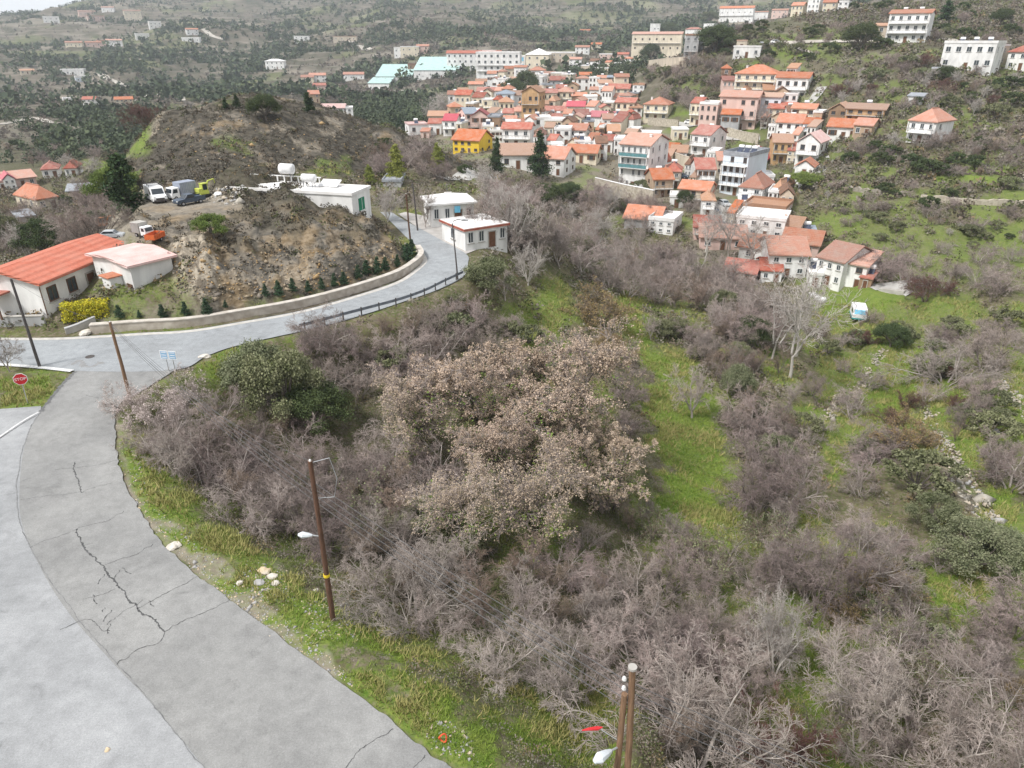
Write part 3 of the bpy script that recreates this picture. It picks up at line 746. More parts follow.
PROTO = {}
def hidden_proto(name, kids):
    """kids: list of (name, mesh)"""
    PROTO[name] = kids
def bare(name, seed, stems, spread, wide, bark, twig, dens=1.2, rmin=.0016, trunk=0.0, leaf=None, leafmat=None, nleaf=0, ivy=0):
    t = Tree(seed); cfg = bare_cfg(wide, rmin, dens); r = t.r; tr = .03 if wide > 0 else .017
    starts = [(np.array((0, 0, -.1)), None)]
    if trunk > 0:
        p = np.array((0, 0, -.08)); d = np.array((r.normal(0, .08), r.normal(0, .08), 1.))
        for i in range(4):
            q = p + d * (trunk + .08) / 4; t.limbs.append((*p, *q, tr * (1 - .1 * i), tr * (1 - .1 * (i + 1)))); p = q; d = unit(d + r.normal(0, .08, 3))
        o = p
    else: o = np.array((0, 0, -.05))
    for k in range(stems):
        a = 2 * pi * (k + r.uniform(-.3, .3)) / stems; sp = spread * r.uniform(.35, 1.1)
        d = unit(np.array((cos(a) * sp, sin(a) * sp, 1.0)))
        t.grow(o + np.array((cos(a), sin(a), 0)) * (.03 if trunk else .05), d, r.uniform(.6, .85) * (1 - trunk), r.uniform(.013, .021) * (1 if wide > 0 else .6), 0, cfg)
    V1, F1 = seg_mesh(t.limbs, 5); V2, F2 = seg_mesh(t.twigs, 3)
    s = 1.0 / np.percentile(V2[:, 2], 99.5)
    kids = [('trunk', np_mesh(name + '_trunk', V1 * s, F1, bark, smooth=True)), ('crown', np_mesh(name + '_crown', V2 * s, F2, twig))]
    if leaf:
        tips = np.array(t.tips); C = tips[r.integers(0, len(tips), nleaf)] + r.normal(0, leaf * .8, (nleaf, 3))
        V3, F3 = leaf_cards(C * s, leaf, r)
        kids.append(('foliage', np_mesh(name + '_foliage', V3, F3, leafmat)))
    if ivy:
        tips = np.array([l[3:6] for l in t.limbs]); C = tips[r.integers(0, len(tips), ivy)] + r.normal(0, .03, (ivy, 3)); C = C[C[:, 2] * s < .62]
        V3, F3 = leaf_cards(C * s, .016, r); kids.append(('ivy', np_mesh(name + '_ivy', V3, F3, leaf_bright)))
    hidden_proto(name, kids)
bare('bare_a', 1, 5, .75, .9, bark_pale, twig_mauve)
bare('bare_b', 2, 4, .65, .5, bark_pale, twig_grey, trunk=.16)
bare('bare_c', 3, 6, .95, 1.0, bark_dark, twig_mauve, dens=1.3)
bare('bare_d', 4, 4, .55, .3, bark_dark, twig_brown, trunk=.12)
bare('bare_e', 5, 5, .6, .2, bark_white, twig_silver, trunk=.1)
bare('bare_f', 6, 6, 1.1, 1.1, bark_pale, twig_grey, dens=1.3)
bare('bare_g', 9, 7, .85, .6, bark_dark, twig_ruddy, dens=1.45)
bare('bare_tall', 7, 3, .22, -.6, bark_white, twig_silver, trunk=.22, rmin=.0014, dens=.8)
bare('oak', 8, 5, .9, .7, bark_dark, twig_grey, trunk=.18, leaf=.0095, leafmat=leaf_dead, nleaf=34000, ivy=4500)
bare('oak_b', 18, 5, .8, .7, bark_dark, twig_grey, trunk=.15, leaf=.0095, leafmat=leaf_dead, nleaf=16000, ivy=6000)
bare('ochre', 12, 6, .8, .6, bark_dark, twig_brown, leaf=.03, leafmat=leaf_ochre, nleaf=5000)
bare('blossom', 13, 5, .9, .8, bark_dark, twig_grey, leaf=.022, leafmat=leaf_blossom, nleaf=3500)
bare('sapling', 14, 3, .5, .3, bark_dark, twig_brown, dens=.7, leaf=.03, leafmat=leaf_olive, nleaf=1200)

def leafy(name, seed, mat, n, size, squash=(1, 1, .8), clumps=38, trunkh=.18, bark=bark_dark, spread=.55):
    r = np.random.default_rng(seed)
    t = Tree(seed); 
    t.limbs.append((0, 0, -.08, 0, 0, trunkh, .035, .028))
    cs = []
    for k in range(clumps):
        d = unit(r.normal(size=3)); d[2] = abs(d[2]) * 1.1 - .45; rr = r.uniform(.55, 1.0)
        c = np.array((d[0] * spread * squash[0], d[1] * spread * squash[1], .52 + d[2] * .46 * squash[2])) * np.array((rr, rr, 1))
        cs.append((c, r.uniform(.09, .2)))
        if k < 12:
            m_ = np.array((c[0] * .4, c[1] * .4, trunkh + .12)); t.limbs.append((0, 0, trunkh * .8, *m_, .022, .016)); t.limbs.append((*m_, *c, .016, .006))
    Cs = []
    w = np.array([c[1] ** 2 for c in cs]); w /= w.sum()
    for (c, R_), m_ in zip(cs, (w * n).astype(int)):
        d = unit(r.normal(size=(m_, 3))); q = c + d * R_ * (r.random((m_, 1)) ** .5) * r.uniform(.7, 1.25, (m_, 1)) * np.array((1, 1, .75)); Cs.append(q)
    V3, F3 = leaf_cards(np.concatenate(Cs), size, r, .2)
    V1, F1 = seg_mesh(t.limbs, 6); s = 1 / V3[:, 2].max()
    hidden_proto(name, [('trunk', np_mesh(name + '_trunk', V1 * s, F1, bark, smooth=True)), ('crown', np_mesh(name + '_crown', V3 * s, F3, mat))])
leafy('olive_a', 21, leaf_olive, 22000, .022)
leafy('olive_b', 22, leaf_grey, 22000, .022, clumps=46, spread=.62)
leafy('evergreen_a', 23, leaf_dark, 22000, .022, clumps=44)
leafy('evergreen_b', 24, leaf_bright, 22000, .022, clumps=40, spread=.6)
leafy('bush_dark', 25, leaf_dark, 4500, .06, squash=(1.2, 1.2, .9), clumps=22, trunkh=.1, spread=.7)
leafy('bush_olive', 26, leaf_olive, 4500, .06, squash=(1.2, 1.2, .9), clumps=22, trunkh=.1, spread=.75)

def conifer(name, seed, mat, n, size, width, power=1.0, bark=bark_dark, gaps=0.35):
    r = np.random.default_rng(seed); limbs = [(0, 0, -.05, 0, 0, .5, .022, .014), (0, 0, .5, 0, 0, .96, .014, .003)]
    Cs = []
    nb = 60
    for k in range(nb):
        h = .08 + .88 * (k + r.random()) / nb; L = width * (1 - h) ** power * r.uniform(1 - gaps, 1.12) + .02; a = r.uniform(0, 2 * pi)
        tip = np.array((cos(a) * L, sin(a) * L, h + r.uniform(-.02, .05)))
        limbs.append((0, 0, h, *tip, .006, .002))
        m_ = int(n * (L + .02) / (nb * (width * .5 + .02))); tt = r.random(m_) ** .6
        Cs.append(np.array((0, 0, h)) + (tip - np.array((0, 0, h))) * tt[:, None] + r.normal(0, 1, (m_, 3)) * np.array((.035, .035, .022)) * (.5 + L / width))
    V3, F3 = leaf_cards(np.concatenate(Cs), size, r, .2, 1.0); V1, F1 = seg_mesh(limbs, 5); s = 1 / V3[:, 2].max()
    hidden_proto(name, [('trunk', np_mesh(name + '_trunk', V1 * s, F1, bark)), ('crown', np_mesh(name + '_crown', V3 * s, F3, mat))])
conifer('fir', 31, leaf_conifer, 5000, .04, .30)
conifer('cypress', 32, leaf_cypress, 6000, .04, .33, .75, gaps=.2)
conifer('slim_cypress', 33, leaf_conifer, 4000, .04, .17, .5, gaps=.15)
conifer('young_fir', 34, MAT('young_fir_needles', (.030, .062, .030), (.05, .09, .045), 2, rnd=.15), 1600, .07, .34, .8)
conifer('pine', 35, leaf_conifer, 3500, .06, .36, .55, gaps=.6)

PLANT_N = {}
def plant(proto, p, h, label, group=None, name='tree', cat='tree', wide=1.0, rz=None):
    """p: base point, h: height in metres"""
    kids = PROTO[proto]
    o = thing(name, label, cat, (p[0], p[1], p[2]), random.uniform(0, 2 * pi) if rz is None else rz, group)
    o.scale = (h * wide, h * wide, h)
    for kn, me in kids: put(kn, me, o)
    PLANT_N[cat] = PLANT_N.get(cat, 0) + 1
    return o

# ------------------------------------------------------------------ plants one can pick out, from the photograph: pixel of the foot, height in pixels
def by_px(px, py, hpx):
    p = at(px, py); 
    if p is None: return None, None
    sn_ = (CAMZ - p[2]) / math.hypot(p[0], p[1], CAMZ - p[2]); h = hpx * p[3] / (math.sqrt(max(.2, 1 - sn_ * sn_)) + .62 * max(sn_, 0))
    return p, h
BS, LT0 = ('bare_shrub', 'bare shrub'), None
BT, LT, SH = ('bare_tree', 'bare tree'), ('leafy_tree', 'leafy tree'), ('shrub', 'shrub')
OK_ = ('oak_tree', 'oak tree'); CF = ('conifer', 'conifer')
NAMED = [
 (198,462,62,'bare_c',BT,1.15,'dark mauve bare tree nearest the side road bend, edge of the roadside thicket'),
 (226,492,66,'bare_a',BT,1.1,'bare tree of the roadside thicket just uphill of the gravel rubble'),
 (262,528,66,'bare_f',BT,1.1,'bare tree of the roadside thicket uphill of the lamp pole'),
 (236,452,60,'bare_d',BT,1.2,'brownish bare tree under the tall olive green tree'),
 (505,300,40,'bare_b',BT,1.0,'bare tree with forked trunk under the red edged flat house'),
 (505,500,125,'oak',OK_,1.05,'oak with pale tan leaves in the very centre of the leafy oak clump'),
 (528,285,46,'bare_e',BT,.9,'pale bare tree on the bank below the red edged flat house'),
 # foot x, foot y, height px, proto, (name, category), width factor, label
 (480,458,150,'oak',OK_,1.15,'largest oak still full of pinkish dead leaves, middle of the scrub slope'),
 (415,464,112,'oak_b',OK_,1.2,'oak with tan dead leaves on the road side of the largest leafy oak'),
 (562,455,160,'oak',OK_,1.15,'broad oak with pink-tan dead leaves nearest the narrow green strip of meadow'),
 (535,548,135,'oak_b',OK_,1.2,'oak with sparse tan leaves and green undergrowth, downhill of the largest leafy oak'),
 (592,502,120,'oak',OK_,1.1,'oak with dead leaves and a long bare side limb over the meadow strip'),
 (465,545,115,'oak_b',OK_,1.1,'half bare oak with yellowish leaves above the roadside thicket'),
 (286,425,100,'olive_a',LT,.75,'tall olive green tree rising out of the bare thicket by the side road'),
 (262,395,70,'olive_b',LT,.9,'greyish green tree overhanging the main road edge at the junction'),
 (318,432,66,'evergreen_a',LT,1.0,'dark round evergreen just downhill of the tall olive green tree'),
 (488,295,46,'olive_a',LT,1.0,'round olive green tree at the end of the road guardrail'),
 (890,347,30,'evergreen_a',LT,1.05,'dark green round tree in the meadow below the small camper'),
 (736,397,44,'olive_b',LT,.7,'grey green bush beside the green meadow strip'),
 (750,348,40,'evergreen_a',LT,.8,'dark green tree in the valley wood near the tall white-barked tree'),
 (722,318,34,'olive_a',LT,.8,'olive green tree amid the bare valley wood'),
 (905,448,44,'ochre',SH,1.0,'rusty brown and green shrub at the top of the fallen stone wall'),
 (916,490,50,'bush_olive',SH,1.0,'olive shrub half way down the fallen stone wall'),
 (932,528,46,'olive_a',SH,1.0,'olive green shrub at the foot of the fallen stone wall'),
 (972,572,70,'olive_b',LT,1.05,'wide pale green bush on the lower meadow, biggest leafy plant of that slope'),
 (1004,570,56,'olive_b',LT,1.0,'second pale green bush, beside the biggest leafy bush of the lower meadow'),
 (598,325,46,'ochre',SH,1.1,'ochre brown shrub at the top of the green gully'),
 (606,362,40,'ochre',SH,1.0,'ochre brown shrub one step down the green gully'),
 (562,367,40,'bare_a',BT,1.0,'bare mauve shrub on the grassy spur under the guardrail'),
 (625,394,38,'bare_c',BT,1.0,'low bare mauve bush above the oaks in the gully'),
 (692,418,66,'bare_b',BT,.95,'round bare tree standing in the middle of the green meadow strip'),
 (750,434,58,'bare_a',BT,.9,'bare tree beside the grey green bush at the meadow strip'),
 (756,508,86,'bare_c',BT,.95,'wide round bare mauve tree with dark trunk at the end of the meadow strip'),
 (788,502,74,'bare_a',BT,.9,'bare mauve tree touching the wide round one'),
 (872,458,38,'bare_c',SH,1.7,'low wide bare thicket bush under the stone terrace'),
 (945,384,56,'bare_f',SH,1.3,'large spreading mauve shrub high on the sloping meadow'),
 (985,372,48,'bare_c',SH,1.2,'mauve shrub joined to the large spreading one on the sloping meadow'),
 (954,442,26,'bare_d',BT,.8,'small bare sapling beside the fallen stone wall'),
 (1012,490,66,'bare_a',BT,1.0,'round bare bush at the frame edge above the pale green bushes'),
 (868,596,108,'bare_b',BT,.95,'tall round bare tree with dark trunk on the lower meadow'),
 (818,606,98,'bare_c',BT,.9,'bare mauve tree beside the tall round one on the lower meadow'),
 (770,684,130,'bare_e',BT,.55,'leaning bare tree with white peeling trunk in the lower grass'),
 (776,772,74,'bare_g',SH,.95,'dense dark reddish twig bush under the wires'),
 (692,775,150,'bare_f',BT,1.0,'wide pale bare tree behind the twin wooden poles'),
 (640,690,88,'bare_a',BT,1.0,'bare tree uphill of the twin wooden poles'),
 (860,742,130,'bare_b',BT,1.0,'big pale bare tree at the bottom of the meadow, trunk leaning'),
 (925,765,110,'bare_f',BT,1.0,'bare tree with long pale arching branches at the bottom of the slope'),
 (1000,790,120,'bare_a',BT,.9,'whitish bare tree at the bottom corner of the slope'),
 (900,690,90,'bare_a',BT,1.0,'bare mauve tree between the big pale ones on the lower slope'),
 (1010,640,76,'bare_c',SH,1.2,'mauve bush at the lower meadow edge'),
 (790,378,140,'bare_tall',BT,1.1,'tallest white-barked bare tree in front of the red roofed farmhouse'),
 (772,360,100,'bare_tall',BT,1.1,'slim white-barked tree just beside the tallest one'),
 (728,262,70,'bare_tall',BT,1.3,'silvery bare tree in front of the village car park'),
 (705,262,54,'bare_tall',BT,1.3,'small silvery bare tree by the white arched house'),
 (750,272,64,'bare_tall',BT,1.5,'silvery tree against the old pink roofs'),
 (537,268,76,'bare_b',BT,.9,'big bare tree with forked dark trunk beyond the flat roofed house'),
 (515,250,70,'bare_e',BT,.8,'whitish bare tree overlapping the flat roofed house'),
 (598,248,46,'bare_e',BT,1.1,'silvery spreading tree in the valley below the long white village house'),
 (572,262,54,'bare_a',BT,1.0,'bare mauve tree in the valley beyond the round olive tree'),
 (505,212,34,'blossom',BT,1.0,'pinkish budding tree behind the two white roadside houses'),
 (388,222,40,'bare_e',BT,.9,'bare tree at the green shuttered house corner'),
 (425,228,44,'bare_b',BT,.8,'small bare tree in front of the first white roadside house'),
 (10,372,46,'bare_b',BT,.9,'bare tree on the grass island by the stop sign'),
 (150,425,44,'blossom',SH,1.2,'pale blossoming shrub at the foot of the wooden pole by the junction'),
 (182,410,40,'blossom',SH,1.2,'blossoming shrub under the blue road sign'),
 (132,414,34,'blossom',SH,1.1,'small blossoming shrub overhanging the side road edge'),
 (214,238,28,'evergreen_b',SH,1.1,'bright green round bush on the cliff edge below the parked trucks'),
 (128,215,66,'pine',('pine_tree','pine tree'),1.0,'tall shaggy pine at the end of the rocky knoll'),
 (118,205,44,'evergreen_b',LT,.9,'bright green tree leaning on the tall shaggy pine'),
 (397,180,38,'cypress',CF,1.0,'plump yellow-green conifer, tallest of the trio below the second knoll'),
 (370,183,20,'cypress',CF,1.1,'short yellow-green conifer of the trio below the second knoll'),
 (438,170,29,'cypress',CF,.9,'yellow-green conifer nearest the orange roofed yellow terrace'),
 (266,120,27,'evergreen_a',LT,1.0,'round dark tree on top of the second knoll'),
 (309,112,20,'pine',('pine_tree','pine tree'),1.0,'lone pine on the skyline of the second knoll'),
 (237,108,14,'fir',CF,1.2,'small conifer on the knoll skyline, the larger of a pair'),
 (226,109,12,'fir',CF,1.1,'small conifer on the knoll skyline, the smaller of a pair'),
 (400,128,12,'slim_cypress',CF,1.2,'small dark cypress behind the knoll shoulder'),
 (497,175,40,'fir',CF,.8,'dark fir beside the white house with round arches'),
 (539,178,50,'fir',CF,1.0,'tall dark fir in front of the pink roofed long house'),
 (546,208,28,'evergreen_a',LT,1.2,'dark bushy tree under the white house on the valley edge'),
 (570,203,24,'evergreen_a',LT,1.0,'ivy dark round bush at the wall of the valley edge house'),
 (684,208,20,'evergreen_a',LT,.8,'small dark tree by the curved orange roof'),
 (803,188,18,'evergreen_b',SH,1.6,'bright green bush below the small orange gabled house'),
 (716,52,26,'evergreen_a',LT,1.3,'big dark green tree on the slope between the two cream mansions'),
 (650,62,18,'evergreen_a',LT,.9,'dark tree in the courtyard of the long cream mansion'),
 (667,36,13,'evergreen_a',LT,1.2,'dark tree behind the roof of the long cream mansion'),
 (634,60,12,'bare_c',BT,1.1,'bare tree in the courtyard of the long cream mansion'),
 (709,24,12,'olive_a',LT,1.2,'clipped olive tree beside the hilltop white mansion'),
 (860,50,26,'evergreen_a',LT,1.1,'green tree below the four-storey hillside house'),
 (710,52,16,'bush_dark',SH,1.4,'dark bush on the slope under the hilltop wall'),
 (945,22,20,'pine',('pine_tree','pine tree'),1.2,'broad pine above the four-storey hillside house'),
 (1000,25,16,'evergreen_a',LT,1.1,'dark green tree high on the rocky slope'),
 (945,82,16,'evergreen_a',LT,1.2,'green tree in front of the white hillside block'),
 (1006,92,16,'bush_dark',SH,1.3,'dark green bush below the red roofed hillside cottage'),
 (895,148,16,'bare_e',BT,1.2,'silvery bare tree at the corner of the lone white cottage'),
 (944,128,16,'bare_e',BT,1.1,'silvery bare tree uphill of the lone white cottage'),
 (876,280,34,'bare_c',SH,1.4,'big dark brown bush beside the red roofed farmhouse'),
 (925,300,26,'bare_g',SH,1.4,'purplish bush on the field beyond the farmhouse'),
 (760,130,26,'bare_b',BT,1.0,'bare tree between the peach apartment house and the red roofs'),
 (650,150,0,'bare_b',BT,1.0,''),
 (525,100,30,'evergreen_a',LT,.7,'dark tall tree in front of the white hospital-like block'),
 (512,102,24,'evergreen_a',LT,.9,'dark tree nearest the white hospital-like block'),
 (445,118,24,'bare_e',BT,1.2,'silvery tree at the edge of the dark wood by the village'),
 (430,122,20,'bare_e',BT,1.1,'second silvery tree at the edge of the dark wood'),
 (690,235,0,'bare_a',BT,1.0,''),
 (30,262,44,'bare_e',BT,.8,'pale bare tree behind the big red roofed house'),
 (45,258,46,'evergreen_a',LT,.9,'dark green tree behind the big red roofed house'),
 (85,240,32,'bare_a',SH,1.5,'mauve bare thicket between the orange hip roof and the big red roof'),
 (8,250,40,'olive_a',LT,.9,'olive green tree at the frame edge behind the big red roof'),
 (146,128,24,'bare_g',BT,1.0,'dark reddish bare tree on the knoll flank behind the pine'),
]
for x, y, hp, proto, (nm, cat), wd, lab in NAMED:
    if not hp: continue
    p, h = by_px(x, y, hp)
    if p is None: continue
    plant(proto, p, h, lab, None, nm, cat, wd)

# young firs along the foot of the rock
YF = [(120,318,16),(140,318,10),(163,318,17),(186,316,18),(207,314,19),(226,308,10),(266,297,16),(279,296,19),(293,292,17),(309,292,14),(322,289,14),(335,287,17),(344,285,16),(359,279,17),(367,275,18),(378,274,21),(386,271,17),(398,267,15),(408,262,22),(412,256,20),(404,256,13)]
for k, (x, y, hp) in enumerate(YF):
    p, h = by_px(x, y, hp)
    plant('young_fir', p, h, 'young dark fir planted in the grass strip under the rock face', 'young firs along the roadside wall', 'young_fir', 'conifer', random.uniform(.9, 1.15))

# ------------------------------------------------------------------ the rest of the wood, zone by zone
OPEN_GRASS = [[(628,338),(692,345),(742,440),(768,560),(722,568),(648,505),(640,420)], [(905,565),(1024,600),(1024,655),(935,640)], [(770,630),(830,660),(828,715),(782,710)], [(865,345),(918,345),(935,398),(880,415)]]
def fill(poly, count, protos, hm, nm, cat, label, group, sep=1.0, wide=(.9, 1.2), avoid=()):
    xs = [p[0] for p in poly]; ys = [p[1] for p in poly]; done = []; tries = 0
    while len(done) < count and tries < count * 14:
        tries += 1
        x = random.uniform(min(xs), max(xs)); y = random.uniform(min(ys), max(ys))
        if not inpoly(np.array([x]), np.array([y]), poly)[0]: continue
        if any(inpoly(np.array([x]), np.array([y]), q_)[0] for q_ in OPEN_GRASS): continue
        if any(a[0] < x < a[2] and a[1] < y < a[3] for a in avoid): continue
        p = at(x, y)
        if p is None: continue
        h = random.uniform(*hm)
        if any(math.hypot(p[0] - q[0], p[1] - q[1]) < sep * .5 * (h + q[2]) * .6 for q in done): continue
        done.append((p[0], p[1], h)); pr = random.choice(protos)
        if nm != 'shrub' and (pr.startswith('bush') or pr.startswith('olive') or pr.startswith('ever')):
            plant(pr, p, h * .8, 'leafy green bush growing among the ' + group, 'green bushes among the ' + group, 'leafy_bush', 'leafy bush', random.uniform(*wide))
        else: plant(pr, p, h, label, group, nm, cat, random.uniform(*wide))
    return len(done)
Z = [
 ([(345,480),(400,470),(450,505),(470,560),(420,570),(350,560),(335,520)], 14, ['bare_a','bare_f','bare_b','bare_d','olive_a'], (2.4,4.2), BT, 'bare tree filling the gap between the lamp pole thicket and the oaks', 'bare trees beside the oaks', .85),
 ([(620,395),(650,410),(655,500),(640,530),(560,560),(600,520)], 8, ['bare_a','bare_c','bare_d'], (1.6,3.0), BS, 'bare shrub along the lower edge of the oaks by the meadow strip', 'bare shrubs below the oaks', .9),
 ([(810,205),(900,215),(1024,235),(1024,262),(880,250),(800,225)], 24, ['bare_c','bush_olive','bare_d','bare_a'], (1.0,2.4), SH, 'bush on the grassy terrace between the long wall and the farmhouse', 'bushes on the grassy terraces', .9),
 ([(0,150),(110,140),(125,175),(110,205),(80,200),(30,176),(0,182)], 26, ['bare_d','bare_c','bush_dark','bare_e'], (3.0,5.5), BT, 'dark bare tree in the dip around the orange hip roof and its neighbours', 'dark bare trees of the dip', .7),
 ([(690,350),(780,370),(800,420),(770,470),(720,440),(705,390)], 16, ['bare_a','bare_c','bare_d','bare_b','olive_a'], (2.2,4.4), BS, 'bare shrub on the bank along the far side of the meadow strip', 'bare shrubs along the meadow strip', .85),
 ([(820,340),(900,330),(1024,350),(1024,400),(960,430),(880,430),(830,400)], 16, ['bare_c','bare_a','bush_olive','bare_g'], (1.2,2.8), SH, 'bush dotted over the green sloping meadow', 'bushes dotted over the sloping meadow', 1.0),
 ([(860,520),(930,560),(1010,610),(1024,690),(950,690),(900,640),(850,600)], 12, ['bare_a','bare_c','bare_f','bush_olive'], (1.4,2.8), SH, 'bare bush on the green lower meadow', 'bushes on the lower meadow', 1.0),
 ([(150,445),(195,405),(250,400),(330,440),(400,490),(430,570),(380,580),(300,545),(230,505),(170,475)], 26, ['bare_a','bare_c','bare_f','bare_d','bare_b','sapling'], (2.2,4.2), BT, 'mauve bare shrubby tree in the thicket between the road verge and the oaks', 'bare trees of the roadside thicket', .95),
 ([(360,600),(420,575),(520,560),(590,590),(610,660),(590,705),(530,690),(470,665),(400,625)], 18, ['bare_a','bare_f','bare_b','bare_d'], (2.4,4.4), BT, 'grey bare tree in the thicket below the wooden pole with the street light', 'bare trees below the lamp pole', .85),
 ([(300,352),(340,335),(420,320),(460,318),(500,345),(440,380),(400,395),(340,400)], 20, ['bare_a','bare_c','bare_d','bush_olive','bare_a'], (2.2,4.0), BS, 'bare brownish shrub on the bank under the guardrail', 'bank shrubs under the guardrail', .9),
 ([(450,300),(500,310),(540,345),(520,360),(470,330),(440,325)], 12, ['bare_f','bush_olive','bare_c'], (1.0,2.2), SH, 'low grey scrub on the grassy spur beside the round olive tree', 'low scrub on the grassy spur', .9),
 ([(580,600),(700,590),(760,640),(740,770),(660,770),(640,700)], 22, ['bare_a','bare_f','bare_b','bare_d','bare_c'], (2.0,3.9), BT, 'pale bare tree in the wood around the twin wooden poles', 'bare trees around the twin poles', .8),
 ([(800,600),(900,590),(1000,650),(1024,770),(800,770),(830,690)], 24, ['bare_a','bare_d','bare_b','bare_f','sapling','ochre','bare_c'], (1.8,3.6), BS, 'greyish bare shrub scattered over the bottom of the meadow', 'bare shrubs of the lower meadow', .95),
 ([(690,470),(740,520),(830,540),(830,600),(740,600),(650,560),(640,520)], 16, ['bare_a','bare_b','bare_c','sapling'], (2.0,3.6), BS, 'bare shrub between the meadow strip and the lower grass', 'bare shrubs below the meadow strip', .9),
 ([(770,370),(850,400),(900,440),(860,520),(800,520),(770,450)], 12, ['bare_a','bare_c','bare_f','bush_olive'], (1.6,3.2), BS, 'mauve bare shrub on the overgrown terraces beside the fallen stone wall', 'bare shrubs on the overgrown terraces', .9),
 ([(600,290),(650,255),(690,268),(770,296),(780,350),(720,350),(700,320),(650,310)], 54, ['bare_a','bare_a','bare_b','bare_c','bare_d'], (3.4,6.0), BT, 'mauve bare tree in the dense valley wood below the village', 'bare trees of the valley wood', .64),
 ([(490,235),(560,225),(640,240),(640,262),(600,285),(560,275),(510,265)], 26, ['bare_a','bare_b','bare_e','bare_c','olive_a'], (3.4,6.5), BT, 'bare tree in the valley wood beyond the two white roadside houses', 'bare trees beyond the roadside houses', .75),
 ([(480,200),(560,200),(660,215),(690,235),(640,235),(560,222),(490,225)], 24, ['bare_c','bare_d','bare_a','bare_e'], (3.5,6.5), BT, 'bare tree at the foot of the village walls', 'bare trees under the village walls', .75),
 ([(650,330),(720,340),(760,380),(740,400),(690,360),(650,345)], 14, ['bare_a','bare_d','olive_a','bare_b'], (2.6,4.6), BS, 'bare shrub around the head of the meadow strip', 'shrubs at the head of the meadow strip', .9),
 ([(800,325),(900,320),(1024,325),(1024,350),(920,350),(860,350),(810,370)], 26, ['bare_c','bare_f','bush_olive','bare_d'], (1.2,3.0), SH, 'low bare bush on the meadow beyond the small camper', 'low bushes round the camper meadow', .9),
 ([(960,400),(1024,400),(1024,470),(990,500),(970,440)], 10, ['bare_a','bare_c','bush_olive'], (1.4,2.8), SH, 'bare bush on the stony slope above the pale green bushes', 'bushes on the stony slope', .9),
 ([(860,260),(960,250),(1024,260),(1024,300),(940,290),(880,285)], 18, ['bare_a','bare_c','bare_f'], (2.0,4.0), BS, 'mauve bare shrub on the terraces behind the farmhouse', 'bare shrubs behind the farmhouse', .8),
 ([(820,190),(900,185),(1024,190),(1024,240),(900,235),(830,215)], 30, ['bare_c','bare_a','bush_olive','bush_dark','bare_e'], (1.2,3.2), SH, 'dark bush along the stepped terraces under the lone white cottage', 'bushes along the stepped terraces', .9),
 ([(840,150),(900,150),(1024,130),(1024,180),(900,175),(840,180)], 44, ['bare_d','bare_c','bare_a','bush_dark'], (2.0,4.2), SH, 'brown bare bush around the lone white cottage', 'bushes around the lone cottage', .75),
 ([(820,60),(900,60),(1024,80),(1024,130),(900,120),(840,115)], 50, ['bush_dark','bush_olive','bare_c','bare_e','bare_d','bare_a','bare_g'], (2.0,4.6), SH, 'bush on the hillside under the white hillside block', 'bushes on the upper hillside', .75),
 ([(850,8),(1024,4),(1024,55),(940,45),(850,50)], 40, ['bush_dark','bush_olive','bare_c','bare_d'], (2.0,4.8), SH, 'scrubby bush on the hilltop around the four-storey house', 'scrub on the hilltop', .7),
 ([(705,30),(850,25),(850,60),(790,66),(700,60)], 30, ['bush_dark','bush_olive','bare_c','bare_d'], (2.0,4.6), SH, 'bush on the slope below the hilltop white mansion', 'bushes below the hilltop mansion', .7),
 ([(640,72),(720,62),(720,100),(690,108),(640,95)], 44, ['bare_d','bare_c','bare_a','bush_olive'], (3.0,6.0), BT, 'dark bare tree on the wooded bank under the long cream mansion', 'bare trees under the cream mansion', .7),
 ([(590,72),(640,70),(640,84),(590,80)], 16, ['bush_olive','bare_d','bush_dark'], (2.5,5.0), SH, 'bush on the green bank above the old village roofs', 'bushes above the old roofs', .7),
 ([(350,150),(430,150),(480,185),(440,182),(380,178)], 24, ['bare_d','bare_c','bush_dark','bare_a'], (1.8,3.6), BS, 'brown bare shrub in the hollow behind the green shuttered house', 'shrubs in the hollow behind the knoll', .8),
 ([(0,205),(110,205),(120,240),(60,255),(0,262)], 26, ['bare_c','bare_a','bare_d','bush_dark'], (2.5,5.0), BT, 'bare tree in the dip behind the big red roofed house', 'bare trees behind the red roofed house', .8),
 ([(600,180),(620,185),(690,210),(700,225),(640,225),(590,200)], 12, ['bare_c','bare_a','bush_olive'], (3,5), BT, 'bare tree against the long stone wall of the village', 'bare trees at the long stone wall', .8),
]
for poly, n_, protos, hm, (nm, cat), lab, grp, sp in Z:
    fill(poly, n_, protos, hm, nm, cat, lab, grp, sp)

